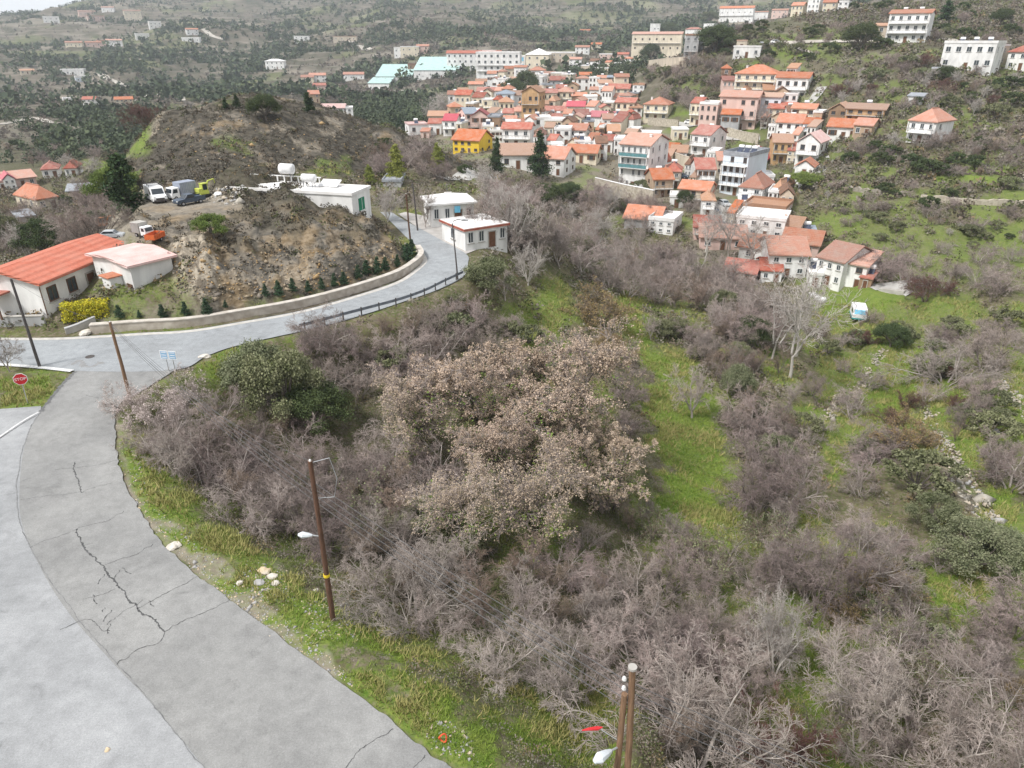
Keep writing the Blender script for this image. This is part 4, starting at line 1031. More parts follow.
# ------------------------------------------------------------------ uncountable cover
def scatter(px_poly, n, rng=RNG):
    xs = [p[0] for p in px_poly]; ys = [p[1] for p in px_poly]
    return None
def cover(name, P_, hts, mats, pick, cards, size, wide=1.0, seed=5, label=None):
    """many small leafy clumps as ONE uncountable mass; P_ (n,3) foot points, hts (n,) heights"""
    r = np.random.default_rng(seed); n = len(P_)
    d = unit(r.normal(size=(n, cards, 3))); d[..., 2] = np.abs(d[..., 2])
    rr = r.random((n, cards, 1)) ** .35
    C = P_[:, None] + d * rr * np.stack([hts * wide * .5, hts * wide * .5, hts * .95], -1)[:, None] 
    C = C.reshape(-1, 3); S = np.repeat(hts * size, cards)[:, None]
    m = len(C); dd = unit(r.normal(size=(m, 3)) + np.array([0, 0, .5])); a = unit(r.normal(size=(m, 3))); u = unit(np.cross(dd, a)); w = np.cross(dd, u)
    S = S * r.uniform(.6, 1.3, (m, 1))
    V = np.stack([C - u * S * .5, C + w * S * .45, C + u * S * .5, C - w * S * .45], 1).reshape(-1, 3)
    me = np_mesh(name, V, np.arange(m * 4).reshape(-1, 4), mats, np.repeat(pick, cards))
    o = put(name, me); tag(o, label, kind='stuff'); return o

def ground_pts(mask, n, seed, jitter=True):
    """foot points drawn from ground cells where mask is high, evenly by picture area (near the camera) """
    r = np.random.default_rng(seed)
    vis = (PX > -60) & (PX < 1084) & (PY > -20) & (PY < 830) & (gy > 6)
    # ground area of a cell
    cell = (np.exp(LR[1] - LR[0]) - 1) * rad * rad * 0.002
    w_ = mask * vis * cell; w_ = w_ / w_.sum()
    k = r.choice(len(w_), n, p=w_)
    rr_ = rad[k] * np.exp(r.uniform(-.5, .5, n) * (LR[1] - LR[0])); aa = np.arctan2(gx[k], gy[k]) + r.uniform(-.5, .5, n) * .002
    x, y = rr_ * np.sin(aa), rr_ * np.cos(aa)
    return np.stack([x, y, height(x, y)], -1), k

scrub_mats = [MAT('scrub_grey', (.24, .21, .175), (.13, .12, .09), 1.0), MAT('scrub_brown', (.19, .15, .115), (.11, .09, .065), 1.0), MAT('scrub_green', (.085, .105, .035), (.15, .16, .065), 1.0), MAT('scrub_ochre', (.26, .19, .10), (.17, .13, .07), 1.0)]
offroad = sstep(1.0, 3.0, ROADD)
knoll_mats = [MAT('heath_grey', (.135, .12, .095), (.075, .068, .05), 1.0), MAT('heath_brown', (.11, .085, .06), (.065, .052, .036), 1.0), MAT('heath_green', (.06, .07, .025), (.10, .105, .045), 1.0), MAT('heath_ochre', (.22, .16, .085), (.14, .11, .06), 1.0)]
# heather and garrigue on the two knolls
mk = np.clip(m_kn1 * (1 - m_tr) * (1 - .6 * sstep(248, 266, PY)) * 1.5 + m_kn2, 0, 1.5) * (1 - .45 * np.clip(rock * sstep(.5, .8, rock), 0, 1)) * offroad
P_, k = ground_pts(mk * sstep(60, 68, gy) / (rad ** .6), 24000, 1); r_ = np.random.default_rng(3)
cover('knoll_scrub', P_ - np.array((0, 0, .05)), r_.uniform(.25, .8, len(P_)) * (.7 + .6 * fbm(P_[:, 0] / 5, P_[:, 1] / 5, 15, 3)), knoll_mats, r_.choice(4, len(P_), p=[.5, .32, .12, .06]), 22, .36, 1.8, 6)
# undergrowth on the near slopes
mk = (1 - np.clip(g * 1.25, 0, 1)) * offroad * (rad < 260) * (1 - np.clip(m_kn1 + m_kn2, 0, 1)) * (1 - np.clip(dirt * 1.4, 0, 1)) * (PX > -60)
mk = mk * (1 - .6 * sstep(760, 800, PX) * sstep(262, 285, PY))
P_, k = ground_pts(mk * sstep(8, 20, gy) * (rad > 62) / (rad ** .9), 9000, 2)
cover('undergrowth', P_ - np.array((0, 0, .05)), r_.uniform(.25, .95, len(P_)) * (1 + P_[:, 1] / 250), scrub_mats, r_.choice(4, len(P_), p=[.36, .30, .28, .06]), 26, .28, 1.7, 7)
P_, k = ground_pts(mk * sstep(8, 20, gy) * (rad <= 64) / (rad ** .5), 6000, 22)
cover('low_undergrowth', P_ - np.array((0, 0, .05)), r_.uniform(.2, .75, len(P_)), scrub_mats, r_.choice(4, len(P_), p=[.34, .26, .34, .06]), 70, .13, 1.9, 17)
# far woods
far_mats = [MAT('far_green', (.038, .058, .030), (.08, .10, .05), .1), MAT('far_grey', (.165, .14, .125), (.10, .09, .07), .1), MAT('far_brown', (.13, .10, .08), (.18, .15, .125), .1)]
woods = 1.2 * sstep(.44, .54, fbm(gx / 70, gy / 70, 91, 5)) + .22 + .2 * sstep(700, 1000, rad)
WOOD = [([(370,60),(470,70),(455,100),(400,130),(330,130),(310,100),(330,70)], 3.0), ([(470,28),(700,25),(640,62),(560,52),(440,52),(400,30)], 3.0), ([(380,20),(470,25),(450,60),(370,50)], 2.5), ([(100,100),(180,95),(160,135),(60,155),(30,140)], 3.0), ([(130,70),(256,80),(180,95),(110,62)], 2.0)]
for poly, s in WOOD: woods = np.maximum(woods, s * soft(poly, 10))
CLEAR = [([(368,78),(460,78),(460,92),(368,92)], 0), ([(440,70),(560,70),(560,92),(440,92)], 0)]
mk = woods * sstep(240, 330, rad) * (1 - vill * sstep(84, 95, PY)) * (1 - .8 * dirt)
rightk = sstep(780, 830, PX) * (rad < 600)
P_, k = ground_pts(mk * (1 - rightk) * (1 - sstep(620, 650, PX) * (rad < 480)) / (rad ** .8), 66000, 4); 
gsel = (fbm(P_[:, 0] / 70, P_[:, 1] / 70, 95, 3) + .25 * (r_.random(len(P_)) - .5)) > .49
pk = np.where(gsel, 0, r_.choice([1, 2], len(P_)))
hh_ = np.where(pk == 0, np.clip(r_.lognormal(1.45, .42, len(P_)), 1.5, 12), r_.lognormal(.6, .4, len(P_))); nr_ = np.hypot(P_[:, 0], P_[:, 1]) < 520
cover('woods', P_[nr_] - np.array((0, 0, .3)), hh_[nr_], far_mats, pk[nr_], 90, .17, 1.0, 18, 'dark woods and scrub in the valley behind the knoll')
cover('far_woods', P_[~nr_] - np.array((0, 0, .3)), hh_[~nr_], far_mats, pk[~nr_], 17, .42, 1.0, 8, 'dark woods and scrub on the far hillsides')
# low scrub on the right-hand hillside
mk = rightk * sstep(150, 200, rad) * (1 - np.clip(g, 0, 1) * .8) + sstep(640, 680, PX) * (1 - rightk) * sstep(200, 240, rad) * (1 - sstep(420, 480, rad)) * sstep(20, 40, PY) * (1 - sstep(95, 110, PY)) * .7
P_, k = ground_pts(mk / (rad ** .5), 7000, 9)
cover('hillside_scrub', P_ - np.array((0, 0, .1)), r_.uniform(.6, 2.4, len(P_)), scrub_mats, r_.choice(4, len(P_), p=[.34, .32, .31, .03]), 24, .36, 1.5, 10)

# grass blades
gm = [MAT('grass_blades', (.13, .22, .025), (.22, .28, .05), .5), MAT('dry_grass_blades', (.34, .30, .12), (.25, .25, .08), .5)]
mk = np.clip(g, 0, 1) ** 2 * sstep(.0, .9, ROADD) * (rad < 130) * (1 - np.clip(dirt, 0, 1) * .85)
P_, k = ground_pts(mk / (rad ** 1.2), 90000, 12)
r_ = np.random.default_rng(77); n_ = len(P_)
dryf = fbm(P_[:, 0] / 2.5, P_[:, 1] / 2.5, 97, 3); pk = (dryf + .35 * (r_.random(n_) - .5) > .50).astype(int)
hgt = r_.uniform(.06, .20, (n_, 1)) * (1 + .5 * pk[:, None]) * (.7 + rad[k][:, None] / 110)
a = r_.uniform(0, 2 * pi, n_); du = np.stack([np.cos(a), np.sin(a), 0 * a], -1) * hgt * .22
lean = np.stack([r_.normal(0, .35, n_), r_.normal(0, .35, n_), np.ones(n_)], -1) * hgt
V = []
for s in (-1, 0, 1):
    rot = np.stack([-du[:, 1], du[:, 0], 0 * a], -1) * s * 2.2; ln = lean + rot * .9
    V.append(np.stack([P_ + rot - du * .5, P_ + rot + du * .5, P_ + rot + ln], 1))
V = np.concatenate(V, 1).reshape(-1, 3)
tag(put('grass', np_mesh('grass', V, np.arange(len(V)).reshape(-1, 3), gm, np.repeat(pk, 3))), 'green and dry grass on the verges and meadows', kind='stuff')

# ------------------------------------------------------------------ building materials
def tiles(name, c1, c2, spacing=.28, faded=(.45, .30, .24), fade=.35):
    """pantile rows down the slope, weathered"""
    m, nt, b = newmat(name); L = nt.links
    tc = N(nt, 'ShaderNodeTexCoord')
    geo = N(nt, 'ShaderNodeNewGeometry')
    no = N(nt, 'ShaderNodeTexNoise'); no.inputs['Scale'].default_value = .8; no.inputs['Detail'].default_value = 6
    n2 = N(nt, 'ShaderNodeTexNoise'); n2.inputs['Scale'].default_value = 5; n2.inputs['Detail'].default_value = 4
    L.new(tc.outputs['Object'], no.inputs['Vector']); L.new(tc.outputs['Object'], n2.inputs['Vector'])
    mr = N(nt, 'ShaderNodeMapRange'); mr.inputs[1].default_value = .35; mr.inputs[2].default_value = .65; L.new(n2.outputs['Fac'], mr.inputs[0])
    mx = N(nt, 'ShaderNodeMix', data_type='RGBA'); mx.inputs[6].default_value = (*c1, 1); mx.inputs[7].default_value = (*c2, 1); L.new(mr.outputs[0], mx.inputs[0])
    mr2 = N(nt, 'ShaderNodeMapRange'); mr2.inputs[1].default_value = .4; mr2.inputs[2].default_value = .7; mr2.inputs[4].default_value = fade; L.new(no.outputs['Fac'], mr2.inputs[0])
    m2 = N(nt, 'ShaderNodeMix', data_type='RGBA'); m2.inputs[7].default_value = (*faded, 1); L.new(mx.outputs[2], m2.inputs[6]); L.new(mr2.outputs[0], m2.inputs[0])
    oi = N(nt, 'ShaderNodeObjectInfo'); r2 = N(nt, 'ShaderNodeMapRange'); r2.inputs[3].default_value = .68; r2.inputs[4].default_value = 1.12; L.new(oi.outputs['Random'], r2.inputs[0])
    r3 = N(nt, 'ShaderNodeMath', operation='MULTIPLY_ADD'); r3.inputs[1].default_value = 7.7; r3.inputs[2].default_value = 0; L.new(oi.outputs['Random'], r3.inputs[0]); r4 = N(nt, 'ShaderNodeMath', operation='FRACT'); L.new(r3.outputs[0], r4.inputs[0]); r5 = N(nt, 'ShaderNodeMapRange'); r5.inputs[3].default_value = .78; r5.inputs[4].default_value = 1.08; L.new(r4.outputs[0], r5.inputs[0])
    hs = N(nt, 'ShaderNodeHueSaturation'); L.new(m2.outputs[2], hs.inputs['Color']); L.new(r2.outputs[0], hs.inputs['Value']); L.new(r5.outputs[0], hs.inputs['Saturation'])
    L.new(hs.outputs[0], b.inputs['Base Color']); b.inputs['Roughness'].default_value = .85; b.inputs['Specular IOR Level'].default_value = .2
    # rows: bump from bands along the face's own level direction
    sx = N(nt, 'ShaderNodeSeparateXYZ'); L.new(tc.outputs['Object'], sx.inputs[0])
    w1 = N(nt, 'ShaderNodeMath', operation='MULTIPLY'); w1.inputs[1].default_value = 2 * pi / .22; L.new(sx.outputs['Z'], w1.inputs[0])
    s1 = N(nt, 'ShaderNodeMath', operation='SINE'); L.new(w1.outputs[0], s1.inputs[0])
    bu = N(nt, 'ShaderNodeBump'); bu.inputs['Strength'].default_value = .5; bu.inputs['Distance'].default_value = .06; L.new(s1.outputs[0], bu.inputs['Height']); L.new(bu.outputs[0], b.inputs['Normal'])
    return m
RM = {'or': tiles('orange_tiles', (.50, .175, .085), (.38, .125, .06), fade=.45), 'rd': tiles('red_tiles', (.40, .115, .075), (.30, .085, .06), fade=.45),
      'tc': tiles('old_pink_tiles', (.50, .24, .16), (.40, .17, .115), faded=(.42, .32, .26), fade=.5), 'tn': tiles('tan_tiles', (.47, .28, .18), (.36, .20, .13)),
      'mg': tiles('magenta_roofing', (.50, .09, .12), (.42, .075, .10), fade=.1), 'mr': tiles('maroon_roofing', (.30, .05, .05), (.24, .045, .045), fade=.1),
      'gr': MAT('grey_roofing', (.33, .35, .38), (.24, .25, .27), 1.5), 'wh': MAT('white_roof_concrete', (.78, .77, .76), (.64, .62, .60), .6),
      'sl': MAT('slate_roof', (.26, .30, .35), (.20, .23, .27), 2), 'pk': tiles('faded_pink_sheeting', (.66, .42, .38), (.60, .36, .33), faded=(.70, .55, .52), fade=.7), 'tq': MAT('turquoise_sheeting', (.40, .55, .52), (.33, .46, .44), .3), 'br': MAT('rusty_brown_roof', (.22, .12, .08), (.15, .09, .06), 1)}
def wallmat(name, c, dirt=.72): return MAT(name, c, tuple(x * dirt for x in c), .55, detail=9, rnd=.06, stretch=(1, 1, .35), dist=.6)
WM = {'W': wallmat('white_render', (.82, .81, .79), .74), 'C': wallmat('cream_render', (.72, .64, .50), .76), 'B': wallmat('beige_render', (.58, .50, .40)), 'P': wallmat('pink_render', (.68, .50, .44), .85),
      'O': wallmat('ochre_render', (.56, .36, .19)), 'Y': wallmat('yellow_render', (.78, .52, .05), .9), 'G': MAT('rubble_stone', (.36, .32, .27), (.22, .195, .165), 2.2, detail=8, bump=.5), 'T': wallmat('tan_render', (.50, .37, .26)),
      'N': wallmat('brown_render', (.30, .20, .13)), 'L': wallmat('pale_blue_render', (.66, .72, .78), .9), 'D': wallmat('grey_render', (.42, .42, .42))}
glass = MAT('dark_window_glass', (.035, .045, .055), (.06, .07, .08), 2, rough=.15, spec=.6)
frame_w = MAT('white_frame', (.75, .75, .74)); frame_b = MAT('brown_frame', (.14, .075, .045)); frame_g = MAT('green_shutter', (.02, .22, .12)); blue_glass = MAT('blue_glazing', (.12, .42, .62), (.2, .5, .66), 2, rough=.2)
rail_m = MAT('rail_metal', (.16, .17, .19)); concrete = MAT('old_concrete', (.46, .44, .41), (.34, .32, .29), 1.2, detail=8); solar_m = MAT('solar_collector', (.03, .04, .07), (.05, .06, .1), 3, rough=.2, spec=.6); tank_m = MAT('white_tank', (.8, .8, .8)); teal_rail = MAT('teal_panel', (.12, .28, .30))
door_m = MAT('wooden_door', (.17, .08, .045), (.12, .055, .03), 3)
WINC = {}
def win_mesh(w, h, style='w'):
    key = (round(w, 1), round(h, 1), style)
    if key not in WINC:
        w, h = max(key[0], .3), max(key[1], .3); mb = MB(); t = min(.09, w * .12)
        # local: x across, y outwards is -y, z up from the sill
        for s in (-1, 1): mb.box((s * (w / 2 - t / 2), -.02, h / 2), (t, .10, h), 0)
        mb.box((0, -.02, t / 2), (w - 2 * t, .10, t), 0); mb.box((0, -.02, h - t / 2), (w - 2 * t, .10, t), 0); mb.box((0, -.02, h / 2), (t * .6, .085, h - 2 * t), 0)
        mb.box((0, .005, h / 2), (w - 2 * t + .01, .06, h - 2 * t + .01), 1)
        mb.box((0, -.07, -.05), (w + .2, .16, .08), 2)
        if style == 's':
            for s in (-1, 1): mb.box((s * (w / 2 + w * .25), -.03, h / 2), (w * .46, .06, h), 3)
        fm = frame_b if style in 'bs' else frame_w
        WINC[key] = mb.mesh('window', [fm, blue_glass if style == 'u' else glass, concrete, frame_b])
    return WINC[key]

def roof_mesh(kind, w, d, rh, mi_wall, ov=.4, th=.22):
    """roof over a w x d box, foot at z=0, x across, y back; tiles = slot 0, gable walls = slot 1"""
    mb = MB(); x0, x1, y0, y1 = -w / 2 - ov, w / 2 + ov, -ov, d + ov
    if kind == 'h':
        if w >= d: a = (x0 + (d / 2 + ov) * .95, d / 2); b = (x1 - (d / 2 + ov) * .95, d / 2)
        else: a = (0, y0 + (w / 2 + ov) * .95); b = (0, y1 - (w / 2 + ov) * .95)
        lo = [(x0, y0), (x1, y0), (x1, y1), (x0, y1)]
        v = [(*p, -.02) for p in lo] + [(*p, th) for p in lo] + [(*a, rh + th), (*b, rh + th)]
        f = [(3, 2, 1, 0)] + [(k, (k + 1) % 4, 4 + (k + 1) % 4, 4 + k) for k in range(4)]
        if w >= d: f += [(4, 5, 9, 8), (5, 6, 9), (6, 7, 8, 9), (7, 4, 8)]
        else: f += [(4, 5, 8), (5, 6, 9, 8), (6, 7, 9), (7, 4, 8, 9)]
        mb.add(v, f, 0)
        for p, q in ((a, b),): mb.box(((p[0] + q[0]) / 2, (p[1] + q[1]) / 2, rh + th + .03), (max(abs(p[0] - q[0]), .3), max(abs(p[1] - q[1]), .3), .14), 0)
    elif kind in ('gx', 'gy'):
        if kind == 'gx':
            pr = [(y0, 0), (d / 2, rh), (y1, 0), (y1, th), (d / 2, rh + th), (y0, th)]
            n = 6; v = [(x0, p[0], p[1]) for p in pr] + [(x1, p[0], p[1]) for p in pr]
        else:
            pr = [(x0, 0), (0, rh), (x1, 0), (x1, th), (0, rh + th), (x0, th)]
            n = 6; v = [(p[0], y0, p[1]) for p in pr] + [(p[0], y1, p[1]) for p in pr]
        # two slabs
        f = [(0, 1, 4, 5), (1, 2, 3, 4), (11, 10, 7, 6), (10, 9, 8, 7), (5, 4, 10, 11), (4, 3, 9, 10), (0, 5, 11, 6), (3, 2, 8, 9), (1, 0, 6, 7), (2, 1, 7, 8)]
        mb.add(v, f, 0)
        if kind == 'gx':
            for sx in (-1, 1):
                X = sx * (w / 2 - .1); mb.profile_x([(0.02, -.02), (d - .02, -.02), (d / 2, rh * d / (d + 2 * ov) * 1.0)], X - .08, X + .08, 1)
        else:
            for Y in (.1, d - .1):
                vv = [(-w / 2 + .02, Y - .08, -.02), (w / 2 - .02, Y - .08, -.02), (0, Y - .08, rh * w / (w + 2 * ov)), (-w / 2 + .02, Y + .08, -.02), (w / 2 - .02, Y + .08, -.02), (0, Y + .08, rh * w / (w + 2 * ov))]
                mb.add(vv, [(0, 1, 2), (5, 4, 3), (0, 3, 4, 1), (1, 4, 5, 2), (2, 5, 3, 0)], 1)
    elif kind == 's':     # one slope, low in front
        v = [(x0, y0, 0), (x1, y0, 0), (x1, y1, rh), (x0, y1, rh), (x0, y0, th), (x1, y0, th), (x1, y1, rh + th), (x0, y1, rh + th)]
        mb.add(v, [(3, 2, 1, 0), (4, 5, 6, 7), (0, 1, 5, 4), (1, 2, 6, 5), (2, 3, 7, 6), (3, 0, 4, 7)], 0)
        for sx in (-1, 1):
            X = sx * (w / 2 - .1); mb.profile_x([(0.02, -.02), (d - .02, -.02), (d - .02, rh * .93)], X - .08, X + .08, 1)
        mb.add([(-w / 2, d - .2, -.02), (w / 2, d - .2, -.02), (w / 2, d - .04, -.02), (-w / 2, d - .04, -.02), (-w / 2, d - .2, rh * .92), (w / 2, d - .2, rh * .92), (w / 2, d - .04, rh * .92), (-w / 2, d - .04, rh * .92)], [(3, 2, 1, 0), (4, 5, 6, 7), (0, 1, 5, 4), (1, 2, 6, 5), (2, 3, 7, 6), (3, 0, 4, 7)], 1)
    else:                 # flat with a low parapet
        o = .15
        mb.box((0, d / 2, th / 2), (w + 2 * o, d + 2 * o, th), 0)
        pz = th + max(rh, .1) / 2
        for s in (-1, 1):
            mb.box((s * (w / 2 + o - .09), d / 2, pz), (.18, d + 2 * o, max(rh, .1)), 0)
        mb.box((0, -o + .09, pz), (w + 2 * o - .36, .18, max(rh, .1)), 0); mb.box((0, d + o - .09, pz), (w + 2 * o - .36, .18, max(rh, .1)), 0)
    return mb

NOTES = []
HOUSES = []
def house(cx, by, wpx, hpx, d, yaw, roof, rh, rm, wm, st, nw, label, name='house', cat='house', D=None, sidew=1, style='w', chim=0, balc=(), tank=0, door=True, winscale=1.0, rail=None, found=4.0, world=None):
    p = world[0] if world else (at(cx, by) if D is None else atD(cx, by, D))
    if p is None: return
    if not world and wpx < 45 and cx > 400 and by > 70: wpx *= 1.14; hpx *= 1.16; d *= 1.1; rh *= 1.1
    if world: p = np.r_[p[:3], .1]
    s = p[3]; az = math.atan2(p[0], p[1]); dep = math.atan2(CAMZ - p[2], math.hypot(p[0], p[1]))
    ya = radians(yaw)
    W_ = max(1.6, (wpx * s - abs(sin(ya)) * d * .9) / max(.35, cos(ya))) if abs(yaw) > 4 else wpx * s
    Hh = hpx * s / max(.5, cos(dep))
    village = not world and wpx < 45 and cx > 400 and by > 70
    if village and style == 'w': style = random.choice('wwbbs')
    if village and st > 1 and not balc and random.random() < .3: balc = (st - 1,)
    if village and not tank and random.random() < .28: tank = 1
    rz_ = -az + ya
    if world: rz_, W_, Hh = world[1:]
    o = thing(name, label, cat, (p[0], p[1], p[2]), rz_)
    HOUSES.append((o, cx, by, W_, d, Hh))
    mb = MB(); mb.box((0, d / 2, (Hh - found) / 2), (W_, d, Hh + found), 0)
    mb.build('wall', WM[wm], o)
    R = roof_mesh(roof, W_, d, rh, 1, ov=.15 if roof == 'f' else min(.5, W_ * .05 + .1)).build('roof', [RM[rm], WM[wm]], o, (0, 0, Hh))
    sh = Hh / st; wh = min(1.35, sh * .48) * winscale
    if nw:
        ww = min(1.25, W_ / nw * .45) * winscale
        for fl in range(st):
            for i in range(nw):
                x = (i + .5) / nw * W_ - W_ / 2
                if fl == 0 and door and i == nw // 2 and sh > 1.7:
                    db = MB(); dh = min(2.15, sh * .78); dw = min(1.0, dh * .48)
                    db.box((0, -.02, dh / 2), (dw, .1, dh), 0); db.box((0, -.035, dh + .06), (dw + .24, .13, .12), 1)
                    for q in (-1, 1): db.box((q * (dw / 2 + .06), -.035, dh / 2), (.12, .13, dh), 1)
                    db.build('door', [door_m, concrete], o, (x, 0, .02)); continue
                if random.random() < .06: continue
                put('window', win_mesh(ww, wh, style), o, (x, 0, fl * sh + sh * .36))
    if sidew and abs(yaw) > 8:
        sx = -1 if yaw > 0 else 1; k = max(1, int(d / 4.5)) * sidew
        for fl in range(st):
            for i in range(k):
                if random.random() < .15: continue
                put('window', win_mesh(min(1.1, d / k * .4), wh, style), o, (sx * W_ / 2, (i + .5) / k * d, fl * sh + sh * .36), -sx * -pi / 2 if sx > 0 else -pi / 2)
    for fl in balc:
        z = fl * sh; bb = MB(); bd = 1.3
        bb.box((0, -bd / 2 - .002, z + .05), (W_ * .96, bd, .16), 0)
        n = max(3, int(W_ / 1.1))
        bm_ = 1
        bb.box((0, -bd + .04, z + 1.05), (W_ * .96, .06, .06), 1)
        if rail: bb.box((0, -bd + .04, z + .58), (W_ * .95, .04, .8), 2)
        for i in range(n + 1): bb.box((-W_ * .48 + .04 + (W_ * .96 - .08) * i / n, -bd + .04, z + .56), (.05, .05, .92), 1)
        if fl < st - 1 or roof != 'f':
            for q in (-1, 1): bb.box((q * (W_ * .48 - .12), -bd + .14, z + .13 + (sh - .26) / 2), (.2, .2, sh - .28), 0)
        bb.build('balcony', [WM['W'] if wm in 'WCL' else concrete, rail_m, teal_rail], o)
    if chim:
        cb = MB(); zt = rh * .45
        cb.box((0, 0, .5), (.6, .6, 1.6), 0); cb.box((0, 0, 1.36), (.8, .8, .12), 0)
        cb.build('chimney', WM['W'], R, (W_ * .28 * chim, d * .35, zt))
    for t in range(tank):
        tb = MB(); tz = Hh + (.22 if roof == 'f' else rh * .5)
        xx = (t + .5) / tank * W_ * .8 - W_ * .4; hw = .7
        for q in (-1, 1):
            for y in (0, .9): tb.tube([(xx + q * .55, d * .5 + y, tz - .3), (xx + q * .55, d * .5 + y, tz + .9 + .0)], .04, 5, 1)
        tb.tube([(xx - .75, d * .5 + .9, tz + 1.25), (xx - .68, d * .5 + .9, tz + 1.25), (xx + .68, d * .5 + .9, tz + 1.25), (xx + .75, d * .5 + .9, tz + 1.25)], [.3, .42, .42, .3], 12, 0)
        a0 = np.array([[1, 0, 0], [0, cos(.75), -sin(.75)], [0, sin(.75), cos(.75)]])
        tb.box((xx, d * .5 + .1, tz + .45), (1.4, 1.7, .08), 2, R=a0)
        tb.build('water_heater', [tank_m, rail_m, solar_m], o)
    return o

# ------------------------------------------------------------------ the village
# foot x, foot y, width px, wall height px, depth m, turn, roof, rise m, roof colour, wall, storeys, windows, label
V = house
# lower edge and long white house
V(632,190,46,42,14,-22,'gx',2.2,'tc','W',4,5,'tall white four-storey house with pink roof and green balcony panels on the stone wall',balc=(3,2),rail=1,chim=1,style='w',sidew=1)
V(654,180,16,13,7,-25,'gy',1.8,'rd','W',2,1,'small white gabled annex pressed against the tall white four-storey house',door=False)
V(649,192,10,9,6,-15,'s',.8,'or','W',1,2,'little flat white room with sloped orange roof below the gabled annex')
V(662,197,24,14,7,18,'gx',2.0,'or','T',2,3,'timber balconied house with square orange roof beside the gabled annex',style='b',balc=(1,))
V(692,207,30,14,7,-12,'gx',1.4,'or','B',2,3,'low beige house with curved orange roof facing the bare valley trees')
V(676,208,12,9,5,0,'f',.3,'wh','W',1,1,'white flat roofed shed beside the low beige house')
V(667,163,18,10,8,-20,'gx',1.6,'or','T',1,0,'blank tan wall house with patched orange roof behind the four-storey house')
V(642,145,30,9,7,-4,'f',.3,'wh','B',1,0,'blank beige flat topped wall building above the four-storey house')
V(605,152,17,9,8,-14,'gx',1.3,'rd','W',1,2,'small white house with red roof, shoulder to the blank beige building')
V(699,156,28,17,9,-30,'gx',2.2,'rd','W',2,2,'white house with stepped red roofs and a verandah over a round stone terrace',balc=(1,),tank=0)
V(680,140,15,8,6,8,'f',.3,'wh','C',1,3,'narrow cream flat roofed row behind the stepped red roofs')
V(706,132,22,22,9,-18,'f',.5,'wh','P',3,3,'pale pink cube house with square windows next to the cream tower house')
V(694,126,15,18,7,-22,'gx',1.6,'rd','C',2,2,'cream tower house with a red roof beside the wooded bank')
V(655,121,25,13,9,-12,'h',2.2,'or','C',2,3,'cream villa with orange hip roof and chimney above the dry garden',chim=-1,balc=(1,))
V(731,195,36,32,11,-24,'f',.7,'gr','L',4,4,'pale blue four-storey hotel block with balconies and white tanks on top',balc=(1,2,3),tank=3,winscale=1.15,sidew=0)
V(750,166,32,6,12,-10,'h',2.4,'mr','W',1,0,'building with broad maroon roof just behind the pale blue hotel block',tank=1)
V(704,188,21,15,9,10,'gx',2.0,'rd','W',2,3,'white house with plain red roof pressed against the pale blue hotel block',balc=(1,))
V(749,205,27,14,9,-14,'h',2.6,'or','W',2,2,'white house whose orange roof carries a dark solar panel, below the hotel block',tank=0,balc=(1,))
V(762,222,46,14,9,-10,'f',.5,'tn','P',2,3,'peach house with long flat terraces below the solar panel roof')
V(776,199,16,9,8,-20,'h',1.6,'tn','T',1,1,'tan hip roofed house behind the peach terraces')
V(768,188,12,9,6,12,'f',.4,'wh','W',1,1,'white kiosk-like house with pink top at the bend of the lane')
V(758,238,50,18,9,-6,'f',.4,'wh','W',2,4,'white house with arched porch under the peach terraces',tank=0)
V(722,250,48,11,10,6,'gx',1.8,'tc','P',1,3,'long low house with crumbling pink tiles behind the silvery trees')
V(758,262,40,11,9,-8,'gx',1.5,'tc','W',1,2,'second low house with old pink tiles in front of the white arched porch house')
V(738,282,32,8,8,-8,'gx',1.2,'rd','P',1,2,'low red roofed shed half hidden by bare trees above the valley wood')
V(786,277,42,18,10,14,'gx',2.0,'tc','W',2,3,'white house with faded pink roof joined to the farmhouse')
V(826,285,50,24,11,-28,'gx',2.2,'tc','W',2,3,'white farmhouse with broad red-pink roof at the meadow edge',chim=0)
V(848,287,32,19,7,-14,'s',1.0,'tc','W',2,2,'white lower wing with lean-to roof in front of the farmhouse',style='b')
V(864,288,13,8,4,-10,'s',.4,'rd','N',1,1,'small rust red shed at the corner of the farmhouse wing')
V(814,287,16,10,7,10,'f',.3,'wh','W',1,1,'white garage block with a yellow door frame beside the farmhouse')
V(641,228,36,7,8,-12,'gx',2.0,'or','D',1,2,'grey walled house with long wavy orange roof in the valley wood')
V(660,234,28,11,7,-14,'f',.5,'wh','W',2,3,'white flat roofed house with slim arched windows beside the wavy orange roof')
V(798,256,34,10,8,-6,'gx',1.8,'tc','P',1,2,'pink house with worn roof tucked behind the farmhouse row')
V(788,238,22,9,7,-12,'gx',1.4,'tn','B',1,2,'beige cottage with tan roof uphill of the arched porch house')
V(706,240,22,10,8,4,'gx',1.5,'rd','P',2,2,'pinkish house with red roof at the low end of the car park')
V(770,282,22,9,7,8,'gx',1.3,'rd','W',1,2,'white cottage with red roof just left of the farmhouse pair'.replace('just left of','against'))
